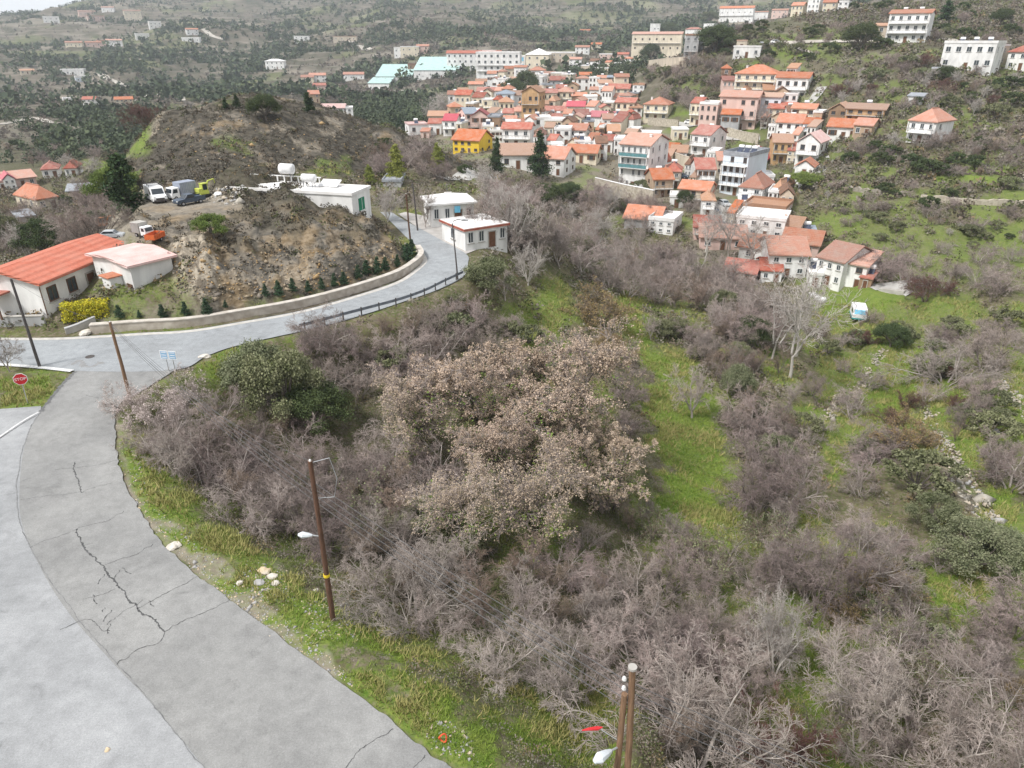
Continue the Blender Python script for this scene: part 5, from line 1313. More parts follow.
# peach apartment house group
V(735,130,36,26,10,-10,'gx',1.6,'tc','P',3,4,'peach apartment house with brick bay, standing over a green bank',style='b',balc=(1,))
V(764,121,26,19,9,-8,'gx',1.0,'tn','L',2,3,'two tone house, pale blue above and cream below, next to the peach apartment house')
V(728,136,17,17,7,-6,'gx',1.3,'or','D',2,2,'narrow grey house with orange roof and blue glazed balcony below the peach apartment house')
V(753,97,38,18,11,-8,'h',2.6,'or','C',3,5,'large beige house with orange hip roof and dark glazed loggias above the peach apartment house',balc=(1,2),chim=-1)
V(732,96,20,12,9,6,'gx',1.2,'rd','P',2,5,'pinkish red roofed wing with a row of dark arches below the square tower')
V(725,84,8,12,4,4,'h',1.2,'or','N',2,1,'square red-brown tower with orange cap at the top of the houses',door=False)
V(789,101,30,18,9,-10,'gx',1.6,'or','W',2,4,'white and brown house with two orange roofs at the end of the upper lane',style='b',balc=(1,))
V(779,124,24,12,9,-6,'gx',1.6,'rd','C',2,4,'cream house with bright red roof under the upper lane')
V(801,124,22,12,8,-8,'gx',1.2,'tc','C',2,3,'cream house with faded pink roof beside the bright red roof')
V(787,138,24,12,8,-10,'gx',2.2,'or','W',2,3,'white house with orange tiles and overhanging upper floor, front row of the upper quarter')
V(808,138,15,11,8,-10,'gx',1.4,'or','L',2,2,'narrow pale blue walled house with orange roof at the row end')
V(780,164,19,17,8,8,'gx',1.8,'tn','O',2,3,'square ochre house with tan roof and wooden upper floor',style='b',balc=(1,))
V(805,166,25,19,9,-14,'gy',2.2,'pk','W',2,2,'white two-storey gabled house with covered ground floor porch',balc=(1,))
V(803,177,18,8,6,-8,'gy',1.6,'or','W',1,1,'small white gabled house with orange roof above the bright green bush')
V(816,124,10,9,6,-10,'f',.4,'wh','T',1,1,'tan cube house with white flat roof at the bend of the steep lane')
V(836,124,19,11,8,-10,'gy',1.8,'tn','N',2,2,'brown gabled house on the hillside edge of the village',style='b')
V(863,122,34,10,8,-8,'gx',1.2,'tn','O',2,4,'long ochre half built house with brown roof on the hillside edge of the village',style='b',balc=(1,))
V(842,140,30,10,8,-8,'gx',1.8,'or','W',1,3,'white walled house with large orange roof in front of the brown gabled house')
V(861,137,20,9,7,-14,'gx',1.5,'or','T',1,2,'tan house with orange roof beside the long ochre house')
V(918,144,33,18,9,-24,'h',2.6,'or','W',2,3,'lone white cottage with orange hip roof on the bushy slope')
V(914,104,14,6,5,-8,'s',.5,'gr','W',1,1,'small white shed with grey sheet roof alone on the bushy slope')
V(904,43,40,26,11,-8,'gx',1.4,'tc','W',3,5,'four-storey white hillside house with balconies and stone stair side',balc=(1,2),tank=2)
V(883,43,18,15,8,8,'gx',1.0,'tn','B',2,2,'beige stone wing stepping down beside the four-storey hillside house')
V(964,70,52,24,12,-12,'f',.6,'wh','W',2,5,'white hillside block on arched stone base with three water heaters on its roof',tank=3,winscale=1.2,found=5)
V(992,66,14,18,7,-20,'f',.4,'wh','B',2,1,'concrete stair house beside the white hillside block')
V(1014,70,26,16,9,-22,'h',2.0,'rd','W',2,2,'red roofed white hillside cottage at the frame edge')
V(938,76,14,5,4,-6,'s',.4,'gr','T',1,1,'rusty lean-to shed under the white hillside block')
V(746,58,26,10,8,-4,'f',.3,'wh','W',1,3,'single storey white house with long flat canopy above the tower',tank=0)
V(741,50,10,8,6,0,'f',.3,'tn','B',1,1,'small stone upper house behind the flat canopy')
V(735,23,34,13,10,-10,'gx',2.6,'or','W',2,6,'hilltop white mansion with orange gable roof',balc=(1,),winscale=.9)
V(758,20,18,7,8,-6,'gx',1.0,'tc','W',1,3,'low red roofed wing of the hilltop garden')
V(708,33,13,8,7,-30,'f',.3,'wh','W',2,1,'plain white cube house just under the hilltop mansion')
V(655,61,50,24,13,-6,'gx',1.8,'tc','C',3,7,'long cream mansion with pink tiles standing on a high garden wall',style='b',balc=(2,))
V(690,60,18,22,9,-14,'f',.5,'tn','D',3,2,'grey glazed end tower of the long cream mansion',balc=(1,))
V(692,45,17,14,9,-10,'h',1.8,'rd','W',2,3,'white house with red hip roof behind the long cream mansion')
V(654,40,10,14,7,-6,'f',.5,'wh','W',2,3,'white square house rising behind the long cream mansion')
# crest houses
V(779,18,16,7,8,-6,'gx',1.4,'tc','P',2,3,'pink house on the crest beside the hilltop mansion')
V(796,16,14,9,8,-12,'gx',1.6,'tc','C',2,3,'cream house on the crest, second from the hilltop mansion')
V(812,14,14,13,8,-12,'f',.5,'wh','W',3,3,'tall white block on the crest line')
V(828,13,14,9,8,-8,'gx',1.6,'or','C',2,3,'cream house with orange roof on the crest beyond the tall white block')
V(842,11,12,8,8,-8,'f',.4,'wh','W',2,2,'last small white house on the crest line')
# central old quarter
V(466,153,34,10,9,-26,'gx',2.4,'or','Y',2,4,'yellow terrace with long orange roof in four sections at the village foot',found=3)
V(450,136,16,12,8,-14,'gx',1.8,'mg','W',2,2,'white house with two tier crimson roof behind the yellow terrace',balc=(1,))
V(435,135,13,9,7,-8,'gx',1.3,'rd','W',1,2,'small white house with red roof next to the crimson roof')
V(438,125,18,7,8,-6,'gx',1.5,'tn','B',1,3,'low beige house with tan roof behind the small red roof')
V(419,135,20,8,8,10,'f',.3,'pk','W',1,2,'white cottage with flat pink top at the outer end of the village')
V(425,138,9,5,5,-8,'s',.6,'or','P',1,1,'little porch house with sloped orange roof at the outer end of the village')
V(463,114,17,15,9,-14,'gx',1.8,'rd','C',2,3,'cream house with red roof backed by the dark wood')
V(478,114,15,13,9,-20,'gx',1.8,'rd','C',2,2,'second cream house with red roof, stepped ahead of the wood-backed one')
V(451,116,10,6,6,0,'h',1.2,'mr','P',1,1,'small house with dark red hip roof under the cream pair')
V(472,134,16,16,9,14,'gx',1.6,'sl','P',3,2,'pinkish house with blue-grey slate roof behind the yellow terrace',style='b',balc=(1,))
V(480,134,15,14,8,-4,'gy',2.0,'mr','P',2,2,'house with maroon gable front beside the slate roof')
V(494,136,13,15,8,-8,'f',.4,'gr','N',3,2,'brown house with grey flat roof and dark openings beside the maroon gable',style='b')
V(490,103,24,9,9,-6,'gx',1.8,'rd','W',2,4,'white house with wide red roof at the edge of the dark wood')
V(505,113,16,15,8,-6,'h',1.4,'sl','L',3,2,'pale grey balconied house with slate blue top',balc=(1,2))
V(511,96,11,8,7,-4,'h',1.8,'rd','W',2,2,'small white house with pointed red hip roof by the dark tall tree')
V(516,148,28,15,9,-8,'gx',1.4,'rd','W',2,3,'white house with round arches and red roof behind the dark fir',balc=(1,))
V(518,169,30,11,9,2,'gx',2.2,'tn','W',1,3,'white low house under a broad pink-tan roof next to the tall dark fir',style='b')
V(530,128,20,28,9,-14,'gy',2.0,'tn','O',3,3,'ochre gable fronted tall house in the middle of the old quarter',style='b')
V(533,98,20,16,9,-18,'f',.5,'wh','W',3,2,'large plain white house behind the ochre gable')
V(527,95,12,12,8,8,'gx',1.8,'or','W',2,2,'white house with stepped orange roofs beside the plain white house')
V(537,82,14,9,8,-4,'h',2.0,'or','W',2,2,'white house with pyramid orange roof near the hospital trees')
V(549,84,10,8,7,-6,'gx',1.2,'tc','P',2,2,'pink house behind the pyramid orange roof')
V(557,92,14,9,8,-6,'gx',2.0,'rd','D',2,2,'grey house with red roof in the upper old quarter')
V(564,106,17,11,9,-6,'h',2.0,'tc','C',2,3,'cream two-floor house with terracotta hip roof and wooden balcony',style='b',balc=(1,))
V(572,95,11,7,7,-6,'gy',1.6,'tn','T',2,1,'little tan gabled house above the terracotta hip roof')
V(579,105,13,7,8,4,'gx',1.3,'tc','N',1,2,'dark fronted house with tan roof beside the terracotta hip roof',style='b')
V(557,121,22,8,8,-4,'gx',1.4,'rd','W',1,4,'long white cottage with red tiles below the terracotta hip roof')
V(575,123,15,13,8,-4,'gx',1.6,'mg','C',2,3,'cream house with bright magenta-red roof and balconies',balc=(1,))
V(590,118,14,9,8,-24,'gx',1.8,'or','W',1,1,'white gable ended house with orange roof beside the magenta-red one')
V(596,127,25,8,6,-24,'s',1.4,'mg','W',1,2,'house with long sloping crimson lean-to roof')
V(538,136,22,14,8,4,'f',.4,'wh','W',2,3,'white stepped terrace house below the ochre gable')
V(553,137,18,13,8,-8,'f',.4,'wh','C',2,3,'cream flat roofed house in the stepped terrace row')
V(562,146,14,13,8,-4,'f',.4,'wh','W',2,2,'white flat roofed house at the end of the stepped terrace row')
V(576,143,20,10,8,-12,'gx',1.7,'or','W',2,2,'white house with orange roof in front of the crimson lean-to')
V(599,139,14,7,7,-26,'gx',1.8,'or','T',1,1,'tan house with bright orange roof behind the red roofed white house')
V(590,152,16,9,8,-22,'gx',1.8,'or','W',2,2,'whitish house with orange gable roof uphill of the long orange roof',balc=(1,))
V(551,152,13,9,7,-18,'gx',1.4,'rd','W',1,1,'white gable house with red roof just behind the tall dark fir')
V(552,175,30,13,9,-20,'gx',2.4,'or','W',2,2,'white house with big orange roof on the valley edge, stone base below',style='b')
V(581,163,30,8,8,-10,'gx',1.7,'or','C',1,3,'cream cottage with long orange roof beside the valley edge house')
V(618,99,20,8,8,-8,'gx',1.8,'rd','C',2,3,'cream house with red roof at the top of the old quarter')
V(616,106,11,7,7,-8,'gx',1.3,'or','P',1,1,'small pinkish house with orange roof below the top red roof')
V(624,119,20,13,9,-12,'gx',1.4,'rd','C',2,3,'cream two-floor house with red roof beside the hip roofed villa')
V(618,128,18,10,7,4,'f',.4,'wh','W',2,2,'white cube terrace on concrete posts',balc=(1,))
V(624,122,10,4,6,-4,'h',1.0,'rd','W',1,0,'small red hip roof peeping over the white cube terrace')
V(595,99,12,7,8,-8,'gx',1.2,'tc','W',1,2,'white cottage with pale red roof near the brown shed')
V(616,84,17,5,8,-6,'gx',.8,'sl','N',1,2,'long shed with slate grey roof at the top edge of the quarter')
V(638,94,12,7,8,-8,'f',.4,'tn','W',2,2,'small whitish house on the bank above the hip roofed villa')
V(632,101,12,6,8,-8,'f',.3,'gr','N',1,2,'brown lean-to house beside the small whitish house')
V(585,84,10,7,8,0,'gx',1.3,'or','C',2,2,'cream house with orange roof above the little tan gable')
V(602,86,9,6,7,0,'gx',1.2,'tc','W',1,2,'tiny white house on the green bank')
V(570,84,10,6,8,4,'gx',1.4,'rd','W',1,2,'small white house with red roof under the hillside trees')
V(548,103,10,14,7,8,'f',.4,'gr','B',3,1,'narrow beige house in the alley behind the ochre gable')
V(543,117,9,10,7,0,'gx',1.2,'tn','B',2,1,'narrow tan house squeezed beside the ochre gable')
V(608,113,10,8,7,-6,'f',.3,'wh','B',2,1,'small beige flat roofed house beside the red roofed pair')
V(588,133,10,9,7,0,'f',.3,'gr','T',2,1,'tan flat roofed house under the crimson lean-to')
V(499,124,9,8,7,4,'f',.3,'wh','B',2,1,'little beige house in front of the slate blue top')
V(508,126,12,10,7,-10,'gx',1.4,'rd','B',2,2,'beige house with red roof between slate and ochre houses')
V(520,134,14,8,7,-6,'gx',1.3,'or','W',1,2,'white cottage with orange roof at the foot of the ochre gable')
# hospital group and public buildings beyond the village
V(474,70,54,15,16,-4,'gx',2.2,'rd','W',3,10,'long white institutional block with red roof behind the turquoise sheds',name='institution',cat='building',winscale=1.3,door=False)
V(498,83,40,23,18,-6,'f',1.0,'wh','W',5,7,'white multi-storey hospital-like block, biggest building beyond the village',name='institution',cat='building',winscale=1.4,door=False,balc=(2,3))
V(489,66,14,13,12,-6,'f',1.0,'wh','W',2,3,'white penthouse block on top of the hospital-like complex',name='institution',cat='building',winscale=1.2,door=False)
V(516,70,18,12,14,-4,'f',.8,'wh','W',2,3,'white hall with blue glazed front beside the dome roofed building',name='hall',cat='building',style='u',winscale=2.2,door=False)
V(537,68,26,12,22,-8,'h',4.5,'wh','C',2,3,'pale hall under a big white shallow dome-like roof',name='hall',cat='building',winscale=1.2,door=False)
V(560,62,30,8,14,-4,'f',.8,'wh','B',2,5,'long beige building with flat roof beyond the white dome-like hall',name='building',cat='building')
V(394,83,42,6,40,-10,'s',9.0,'tq','W',1,4,'big shed with sloping turquoise roof, first from the knoll',name='warehouse',cat='shed')
V(436,78,44,6,40,-8,'s',9.0,'tq','W',1,4,'big shed with sloping turquoise roof beside the white hospital-like block',name='warehouse',cat='shed')
V(379,91,26,7,22,-14,'s',4.0,'tq','W',1,4,'smaller turquoise shed with white framed front below the big ones',name='warehouse',cat='shed')
V(414,74,10,7,12,0,'f',.8,'br','N',2,2,'brown block between the two big turquoise sheds',name='building',cat='building')
V(410,57,18,9,12,-4,'f',.6,'wh','C',2,3,'cream flat roofed building above the turquoise sheds',name='building',cat='building')
V(423,54,12,7,10,-4,'gx',1.8,'or','P',2,2,'orange roofed house above the turquoise sheds')
V(399,58,9,9,10,-4,'f',.6,'wh','W',2,2,'slim white house above the turquoise sheds')
V(308,84,12,6,10,-4,'gx',2,'or','C',2,2,'orange roofed cream house in the valley, first of a pair')
V(318,82,16,6,10,-4,'gx',2,'or','W',2,3,'orange roofed white house in the valley, second of a pair')
V(354,80,20,5,11,-4,'gx',2,'or','W',1,4,'long orange roofed house just beyond the turquoise sheds')
V(320,91,12,5,9,-4,'gx',1.6,'rd','P',1,2,'small red roofed house under the orange roofed pair')
V(275,69,20,7,12,-14,'h',2.0,'wh','W',2,4,'white villa with dark arched windows alone on the wooded slope')
V(333,117,26,8,10,-8,'gx',1.6,'pk','W',2,4,'whitish tiled house showing over the skyline of the second knoll',D=330)
V(350,117,7,8,8,0,'f',.4,'wh','W',2,1,'narrow white wall house at the end of the skyline house',D=330)
V(315,102,10,7,9,4,'gx',1.6,'or','T',2,2,'ochre house partly hidden by the dark tree on the second knoll',D=360)
V(302,42,16,5,12,-8,'f',.5,'wh','W',2,3,'white house on a terrace of the far slope above the valley villas')
V(345,41,24,4,14,-6,'f',.4,'tn','B',1,4,'long beige wall-like building on the far slope')
V(585,35,10,4,10,0,'gx',1.6,'or','P',1,2,'pinkish house among far pines above the beige building')
V(582,54,14,6,11,-4,'gx',1.6,'tc','W',2,3,'white house with pink roof at the foot of the pine hill')
V(596,50,10,5,10,-4,'gx',1.5,'or','C',2,2,'cream house with orange roof at the foot of the pine hill')
V(606,60,14,5,11,-4,'f',.5,'wh','P',2,3,'long pink flat roofed house below the pine hill')
V(575,66,12,6,11,-4,'gx',1.5,'tc','W',2,2,'white house behind the hospital trees')
V(622,60,12,5,10,-4,'gx',1.5,'rd','P',1,2,'red roofed house beside the wall of the long cream mansion')
# far hillside houses
FH = [(52,23,14,5,'f','wh','W','white block standing alone on the far ridge flank'),(88,16,16,4,'gx','tc','P','pink house on the far ridge, first of the ridge row'),(97,22,16,5,'f','tn','P','flat pink house stepped below the ridge row'),(108,12,12,4,'gx','tc','W','small house at the end of the ridge row'),(134,21,16,9,'gx','tc','C','tall cream mansion with steps on the far ridge flank'),(156,28,12,5,'f','wh','W','white house below the tall cream mansion'),
 (143,39,13,4,'f','wh','W','long white house in the far pines'),(193,35,12,5,'gx','tc','W','white house with pink roof on the bare far slope'),(191,42,18,3,'f','wh','W','white terrace building below the bare slope house'),(74,47,16,4,'gx','tc','C','cream house, start of the pink row on the far slope'),(94,47,14,4,'gx','tc','P','pink house in the middle of the far slope row'),(103,47,8,5,'f','tc','P','narrow pink house in the far slope row'),(115,47,15,6,'gx','tc','W','white and pink house, end of the far slope row'),
 (73,75,22,4,'f','wh','W','long white building at the far farm yard'),(84,82,14,4,'f','wh','L','white and blue shed at the far farm yard'),(28,74,12,3,'gx','tn','C','cream cottage among the far dark trees'),(90,106,14,6,'gx','rd','W','white house with red roof in the dark far wood'),(125,105,16,5,'gx','or','C','orange roofed house at the end of the far lane'),(69,104,8,3,'f','wh','W','small white hut near the far lane')]
for cx, by, w, h, rf, rm, wm, lab in FH: house(cx, by, w, h, 9, random.uniform(-18, 12), rf, 1.5, rm, wm, 2 if h > 4 else 1, max(2, int(w / 4)), lab)
# houses beyond the knoll on the near side
V(50,210,34,11,11,22,'h',2.6,'or','C',1,2,'cream house with big orange hip roof in the dip behind the red roofed house',style='w')
V(52,178,17,8,8,-6,'h',1.6,'rd','W',1,2,'white house with red hip roof beyond the orange hip roof')
V(72,177,16,8,8,-14,'h',1.6,'rd','W',1,2,'second white house with red roof, touching the first beyond the orange hip roof')
V(24,187,30,8,9,12,'gx',1.6,'tc','P',1,3,'pink roofed long house beyond the orange hip roof')
V(12,190,10,10,7,4,'gy',1.4,'mg','W',2,2,'narrow white house with arched top windows beside the pink roofed long house')
V(85,196,34,5,8,-12,'gx',1.2,'gr','B',1,0,'long low ruin with grey roofing under the pine')
V(4,190,12,7,7,6,'f',.4,'pk','W',1,1,'white flat roofed hut at the frame edge beyond the valley trees')
V(28,222,18,5,6,8,'s',.4,'gr','D',1,0,'grey tin shed below the orange hip roof')
# ------------------------------------------------------------------ houses close to the road, set out from their eaves
def onz(px, py, z):
    r = ray(px, py); D = (z - CAMZ) / r[2]; return np.array((r[0] * D, r[1] * D, z))
def by_eaves(A, B, C, g, eave, label, roof, rh, rm, wm, st, nw, ov=.35, **kw):
    """A, B, C: photo pixels of the front two eave corners and the back corner at B's end (or at A's end); g: pixel on the ground by the house"""
    z0 = at(*g)[2]; z = z0 + eave
    a, b_, c = onz(*A, z), onz(*B, z), onz(*C, z); dx = b_ - a; W_ = np.linalg.norm(dx); dx /= W_
    ny = np.array((-dx[1], dx[0], 0)); ce = b_ if kw.pop('cend', 'B') == 'B' else a
    if kw.get('align'):
        ny = (c - ce) / np.linalg.norm(c - ce); dx = np.array((ny[1], -ny[0], 0)); W_ = max(np.dot(b_ - a, dx), 1) * kw.pop('align'); a = b_ - dx * W_
    d = abs(np.dot(c - ce, ny))
    a2 = a + dx * ov + ny * ov; W2 = W_ - 2 * ov; d2 = max(d - 2 * ov, 2.5)
    mid = a2 + dx * W2 / 2; mid[2] = z0
    return house(0, 0, 0, 0, d2, 20 if kw.pop('side', 'L') == 'L' else -20, roof, rh, rm, wm, st, nw, label, world=(mid, atan2(dx[1], dx[0]), W2, eave), **kw), W2, d2, eave
RM['sh'] = tiles('salmon_tiles', (.56, .20, .14), (.47, .155, .105), faded=(.58, .30, .23), fade=.4)
hA, wA, dA, eA = by_eaves((39, 286), (133, 247), (-2, 269), (50, 313), 3.0, 'long white house with big salmon red roof beside the road junction', 'gx', 1.1, 'sh', 'W', 1, 5, style='b', cend='A', side='L', sidew=1)
# its porch and the panel on the roof
pb = MB(); pb.box((-wA / 2 - .9, dA * .62, 2.2), (1.8, 2.6, .16), 0); pb.box((-wA / 2 - 1.65, dA * .62 - 1.2, 1.06), (.12, .12, 2.12), 1); pb.box((-wA / 2 - 1.65, dA * .62 + 1.2, 1.06), (.12, .12, 2.12), 1)
pb.build('porch', [RM['sh'], frame_b], hA)
gb = MB(); gb.tube([(-wA / 2 - .43, -.43, 2.9), (-wA / 2 - .02 - .05, -.06, 2.6), (-wA / 2 - .07, -.06, 0)], .05, 6, 0); gb.build('downpipe', [frame_b], hA)
hB, wB, dB, eB = by_eaves((91, 267), (128.5, 268), (174, 257), (128, 303), 3.15, 'white annex with faded pink sheet roof joined to the long salmon roofed house', 'gy', .4, 'pk', 'W', 1, 0, side='R', sidew=0, ov=.2, align=2.3)
gb = MB(); gb.box((wB * .12, -.6, 1.0), (1.5, 1.15, 2.0), 0); gb.box((wB * .12, -.65, 2.06), (1.8, 1.45, .12), 1); gb.box((wB * .4, -.05, .7), (.9, .12, 1.4), 2); gb.build('boiler_house', [WM['W'], RM['or'], frame_b], hB)
hC, wC, dC, eC = by_eaves((288, 181), (352, 196), (371, 188), (356, 212), 3.1, 'long flat roofed white house with a green shutter, sunk behind the rocky knoll', 'f', .12, 'wh', 'W', 1, 0, side='R', sidew=0, ov=.15, align=1.45)
sb = MB(); sb.box((0, -.05, .75), (1.5, .1, 1.5), 0); sb.box((0, -.09, .75), (.06, .06, 1.4), 1); sb.box((0, -.1, -.06), (1.7, .18, .1), 1)
sb.build('shutter', [frame_g, frame_w], hC, (wC / 2, dC * .48, .9), pi / 2)
tb = MB()
for i in range(12): tb.box((-wC * .48 + i * wC * .055, dC - .1, 3.75), (.14, .14, .75))
tb.box((-wC * .18, dC - .1, 4.15), (wC * .64, .16, .12)); tb.build('balustrade', [WM['W']], hC)
for (xx, zz, r_t) in ((wC * .12, 3.75, .5), (-wC * .10, 4.3, .65)):
    tb = MB(); yy = dC * (.5 if zz < 4 else .85); 
    for q in (-1, 1):
        for w_ in (-1, 1): tb.tube([(xx + q * .6, yy + w_ * .35, zz - .35), (xx + q * .6, yy + w_ * .35, zz + .35)], .04, 5, 1)
    tb.tube([(xx - 1.0, yy, zz + .25 + r_t), (xx - .88, yy, zz + .25 + r_t), (xx + .88, yy, zz + .25 + r_t), (xx + 1.0, yy, zz + .25 + r_t)], [r_t * .6, r_t, r_t, r_t * .6], 14, 0)
    tb.build('water_tank', [tank_m, rail_m], hC, smooth=True)
tb = MB(); a0 = np.array([[1, 0, 0], [0, cos(.4), -sin(.4)], [0, sin(.4), cos(.4)]]); tb.box((wC * .24, dC * .75, 3.75), (2.6, 1.6, .1), 0, R=a0); tb.box((wC * .24, dC * .75, 3.45), (.1, 1.0, .6), 0); tb.build('roof_panel', [tank_m], hC)
hD, wD, dD, eD = by_eaves((428.5, 206), (477, 203), (412, 198), (432, 224), 3.0, 'white roadside house with pale hip roof and satellite mast, first past the bend', 'h', .8, 'wh', 'W', 1, 4, cend='A', side='L', sidew=1, ov=.35)
tb = MB(); tb.tube([(0, dD * .6, 3.4), (0, dD * .6, 5.2)], .03, 5); tb.tube([(-.5, dD * .6, 5.0), (.5, dD * .6, 5.0)], .02, 4); tb.build('aerial', [rail_m], hD)
tb = MB(); tb.box((wD * .1, -.3, 2.3), (.8, .05, .9)); tb.build('awning_panel', [blue_glass], hD)
hE, wE, dE, eE = by_eaves((464, 232), (510.5, 225), (445, 220.5), (468, 247), 2.5, 'flat roofed white house with a red roof edge, nearer of the two roadside houses', 'f', .06, 'wh', 'W', 1, 4, cend='A', side='L', sidew=1, ov=.3, winscale=1.2)
tb = MB(); t_ = .16
for s_ in (-1, 1): tb.box((s_ * (wE / 2 + .22), dE / 2, eE + .12), (.08, dE + .52, .26))
tb.box((0, -.23, eE + .12), (wE + .36, .08, .26)); tb.build('red_edge', [RM['rd']], hE)
for k, (lo, hi) in enumerate((((483, 237), (482.5, 217)),)): pass

# ------------------------------------------------------------------ poles, wires, signs
wood = MAT('tarred_pole_wood', (.135, .07, .045), (.08, .045, .03), 3, stretch=(6, 6, .6), detail=8)
wood2 = MAT('weathered_pole_wood', (.24, .145, .085), (.15, .09, .055), 3, stretch=(6, 6, .6), detail=8)
steel = MAT('galvanised_steel', (.45, .46, .47), (.36, .37, .38), 3, rough=.5, metallic=.3); darkm = MAT('dark_painted_steel', (.07, .06, .06), (.10, .09, .085), 3)
porcelain = MAT('white_insulator', (.75, .74, .72)); lampglass = MAT('lamp_glass', (.72, .76, .80), rough=.3); yellow = MAT('yellow_band', (.75, .55, .03)); red = MAT('red_paint', (.55, .03, .035), (.48, .025, .03)); white = MAT('white_paint', (.80, .80, .80), (.72, .72, .72))
def pole_pts(bx, by, tx, ty):
    p = at(bx, by)[:3]; r = ray(tx, ty); D = p[1] / r[1]; return p - np.array((0, 0, .6)), np.array((r[0] * D, p[1], CAMZ + r[2] * D))
def pole(bx, by, tx, ty, r0, r1, mat, label, name='utility_pole', cat='pole'):
    p, t = pole_pts(bx, by, tx, ty); o = thing(name, label, cat, tuple(p))
    mb = MB(); mb.tube([(0, 0, 0)] + [tuple((t - p) * k / 4 + (np.array((random.uniform(-.02, .02), 0, 0)) if k < 4 else 0)) for k in (1, 2, 3, 4)], [r0, r0 * .94 + r1 * .06, (r0 + r1) / 2, r1 * 1.06, r1], 12)
    mb.build('post', mat, o, smooth=False); return o, t - p, p
def insul(o, tops):
    for q in tops:
        mb = MB(); mb.tube([(q[0], q[1], q[2] - .07), (q[0], q[1], q[2] - .02), (q[0], q[1], q[2] + .05), (q[0], q[1], q[2] + .09)], [.03, .065, .05, .015], 8); mb.build('insulator', porcelain, o)
def lamp(o, at_, dirx, diry, arm, ll=.7):
    mb = MB(); e = at_ + np.array((dirx * arm, diry * arm, arm * .25)); mb.tube([at_, e], .03, 6); mb.build('lamp_arm', steel, o)
    mb = MB(); f = e + np.array((dirx, diry, .12)) * ll; mb.tube([e, e + (f - e) * .25, e + (f - e) * .7, f], [.05, .10, .15, .06], 8, 0); 
    mb.build('lamp_head', lampglass, o)
P1, t1, p1 = pole(333, 620, 310, 461, .13, .10, wood, 'tall dark wooden pole with a street lamp and yellow band on the grass verge')
lamp(P1, t1 * .585, -1, -.1, .35, .6)
mb = MB(); mb.tube([t1 * .99, t1 * .99 + np.array((.75, .2, .12)), t1 * .93 + np.array((.95, .25, -.35)), t1 * .86 + np.array((.75, .2, -.62)), t1 * .80], .018, 6); mb.build('bracket', steel, P1)
mb = MB(); mb.tube([t1 * .345, t1 * .36], .145, 12); mb.build('band', yellow, P1)
insul(P1, [t1 + np.array((0, 0, .0))])
P2, t2, p2 = pole(621, 905, 632.5, 668, .115, .085, wood2, 'taller of the twin weathered wooden poles, with white insulators, over the scrub')
mb = MB(); mb.tube([t2 - np.array((0, 0, .02)), t2 + np.array((0, 0, .05))], .115, 12); mb.build('cap', concrete, P2)
insul(P2, [t2 * f_ + np.array((-.19, 0, 0)) for f_ in (.965, .935, .905, .875, .84)])
P2b, t2b, p2b = pole(603, 905, 624.5, 694, .105, .08, wood2, 'shorter of the twin weathered wooden poles, carrying a lamp')
lamp(P2b, t2b * .80, -.8, -.6, .3, .6)
rb = MB(); c_ = t2b * .84 + np.array((-1.0, .1, .1)); rb.tube([c_, c_ + np.array((.18, 0, .05)), c_ + np.array((.42, .05, .02)), c_ + np.array((.55, .05, .06))], [.015, .04, .055, .012], 7); rb.build('red_cover', red, P2b); mb = MB(); mb.tube([t2b * .82, c_ + np.array((.45, .05, .02))], .012, 5); mb.build('stay_rod', steel, P2b)
P3, t3, p3 = pole(40, 367, 11, 279, .12, .09, darkm, 'dark steel pole on the kerb in front of the salmon roofed house')
P4, t4, p4 = pole(130, 396, 110, 322, .13, .10, wood2, 'bare wooden pole leaning by the junction among blossoming shrubs'); insul(P4, [t4])
P5, t5, p5 = pole(411, 246, 406, 194, .12, .09, wood, 'first wooden pole on the inside of the road bend by the young firs'); insul(P5, [t5])
P6, t6, p6 = pole(418, 231, 412.5, 183, .12, .09, darkm, 'dark pole across the road from the first white roadside house')
P6b, t6b, p6b = pole(430, 222, 428, 194, .1, .08, wood, 'short wooden pole against the front of the first white roadside house')
P7, t7, p7 = pole(458, 280, 452.5, 224, .09, .06, darkm, 'dark steel street lamp standing at the guardrail', name='street_lamp', cat='street lamp')
mb = MB(); mb.tube([t7, t7 + np.array((.15, 0, .35)), t7 + np.array((.6, 0, .5)), t7 + np.array((1.0, 0, .45))], .045, 7); mb.build('lamp_arm', darkm, P7)
mb = MB(); mb.tube([t7 + np.array((.9, 0, .45)), t7 + np.array((1.1, 0, .46)), t7 + np.array((1.7, 0, .42))], [.06, .14, .08], 8); mb.build('lamp_head', steel, P7)
P8, t8, p8 = pole(482.5, 240, 482, 217, .07, .06, wood, 'slim wooden post in front of the red edged flat roof')
# cables
cable_m = MAT('cable', (.12, .12, .125))
def cable(a, b_, sag, label, group, r=.011):
    n = 18; pts = [a + (b_ - a) * k / n - np.array((0, 0, sag * 4 * (k / n) * (1 - k / n))) for k in range(n + 1)]
    mb = MB(); mb.tube(pts, r, 4); o = mb.build('power_cable', cable_m); tag(o, label, 'cable', group)
for k, f_ in enumerate((.965, .935, .905, .875)):
    cable(p2 + t2 * f_ + np.array((-.22, 0, 0)), p4 + t4 * (.99 - .02 * k), 1.1 + .1 * k, 'power cable slung from the twin poles to the leaning junction pole', 'cables from the twin poles to the junction')
    e = np.array((17.0, 11.5, 4.0 - .35 * k)); cable(p2 + t2 * f_ + np.array((-.22, 0, 0)), e, .5, 'power cable running downhill from the twin poles', 'cables downhill from the twin poles')
cable(p4 + t4, p3 + t3, .6, 'cable between the leaning junction pole and the dark kerb pole', None); cable(p5 + t5, p6 + t6, .25, 'cable between the two poles at the road bend', None)
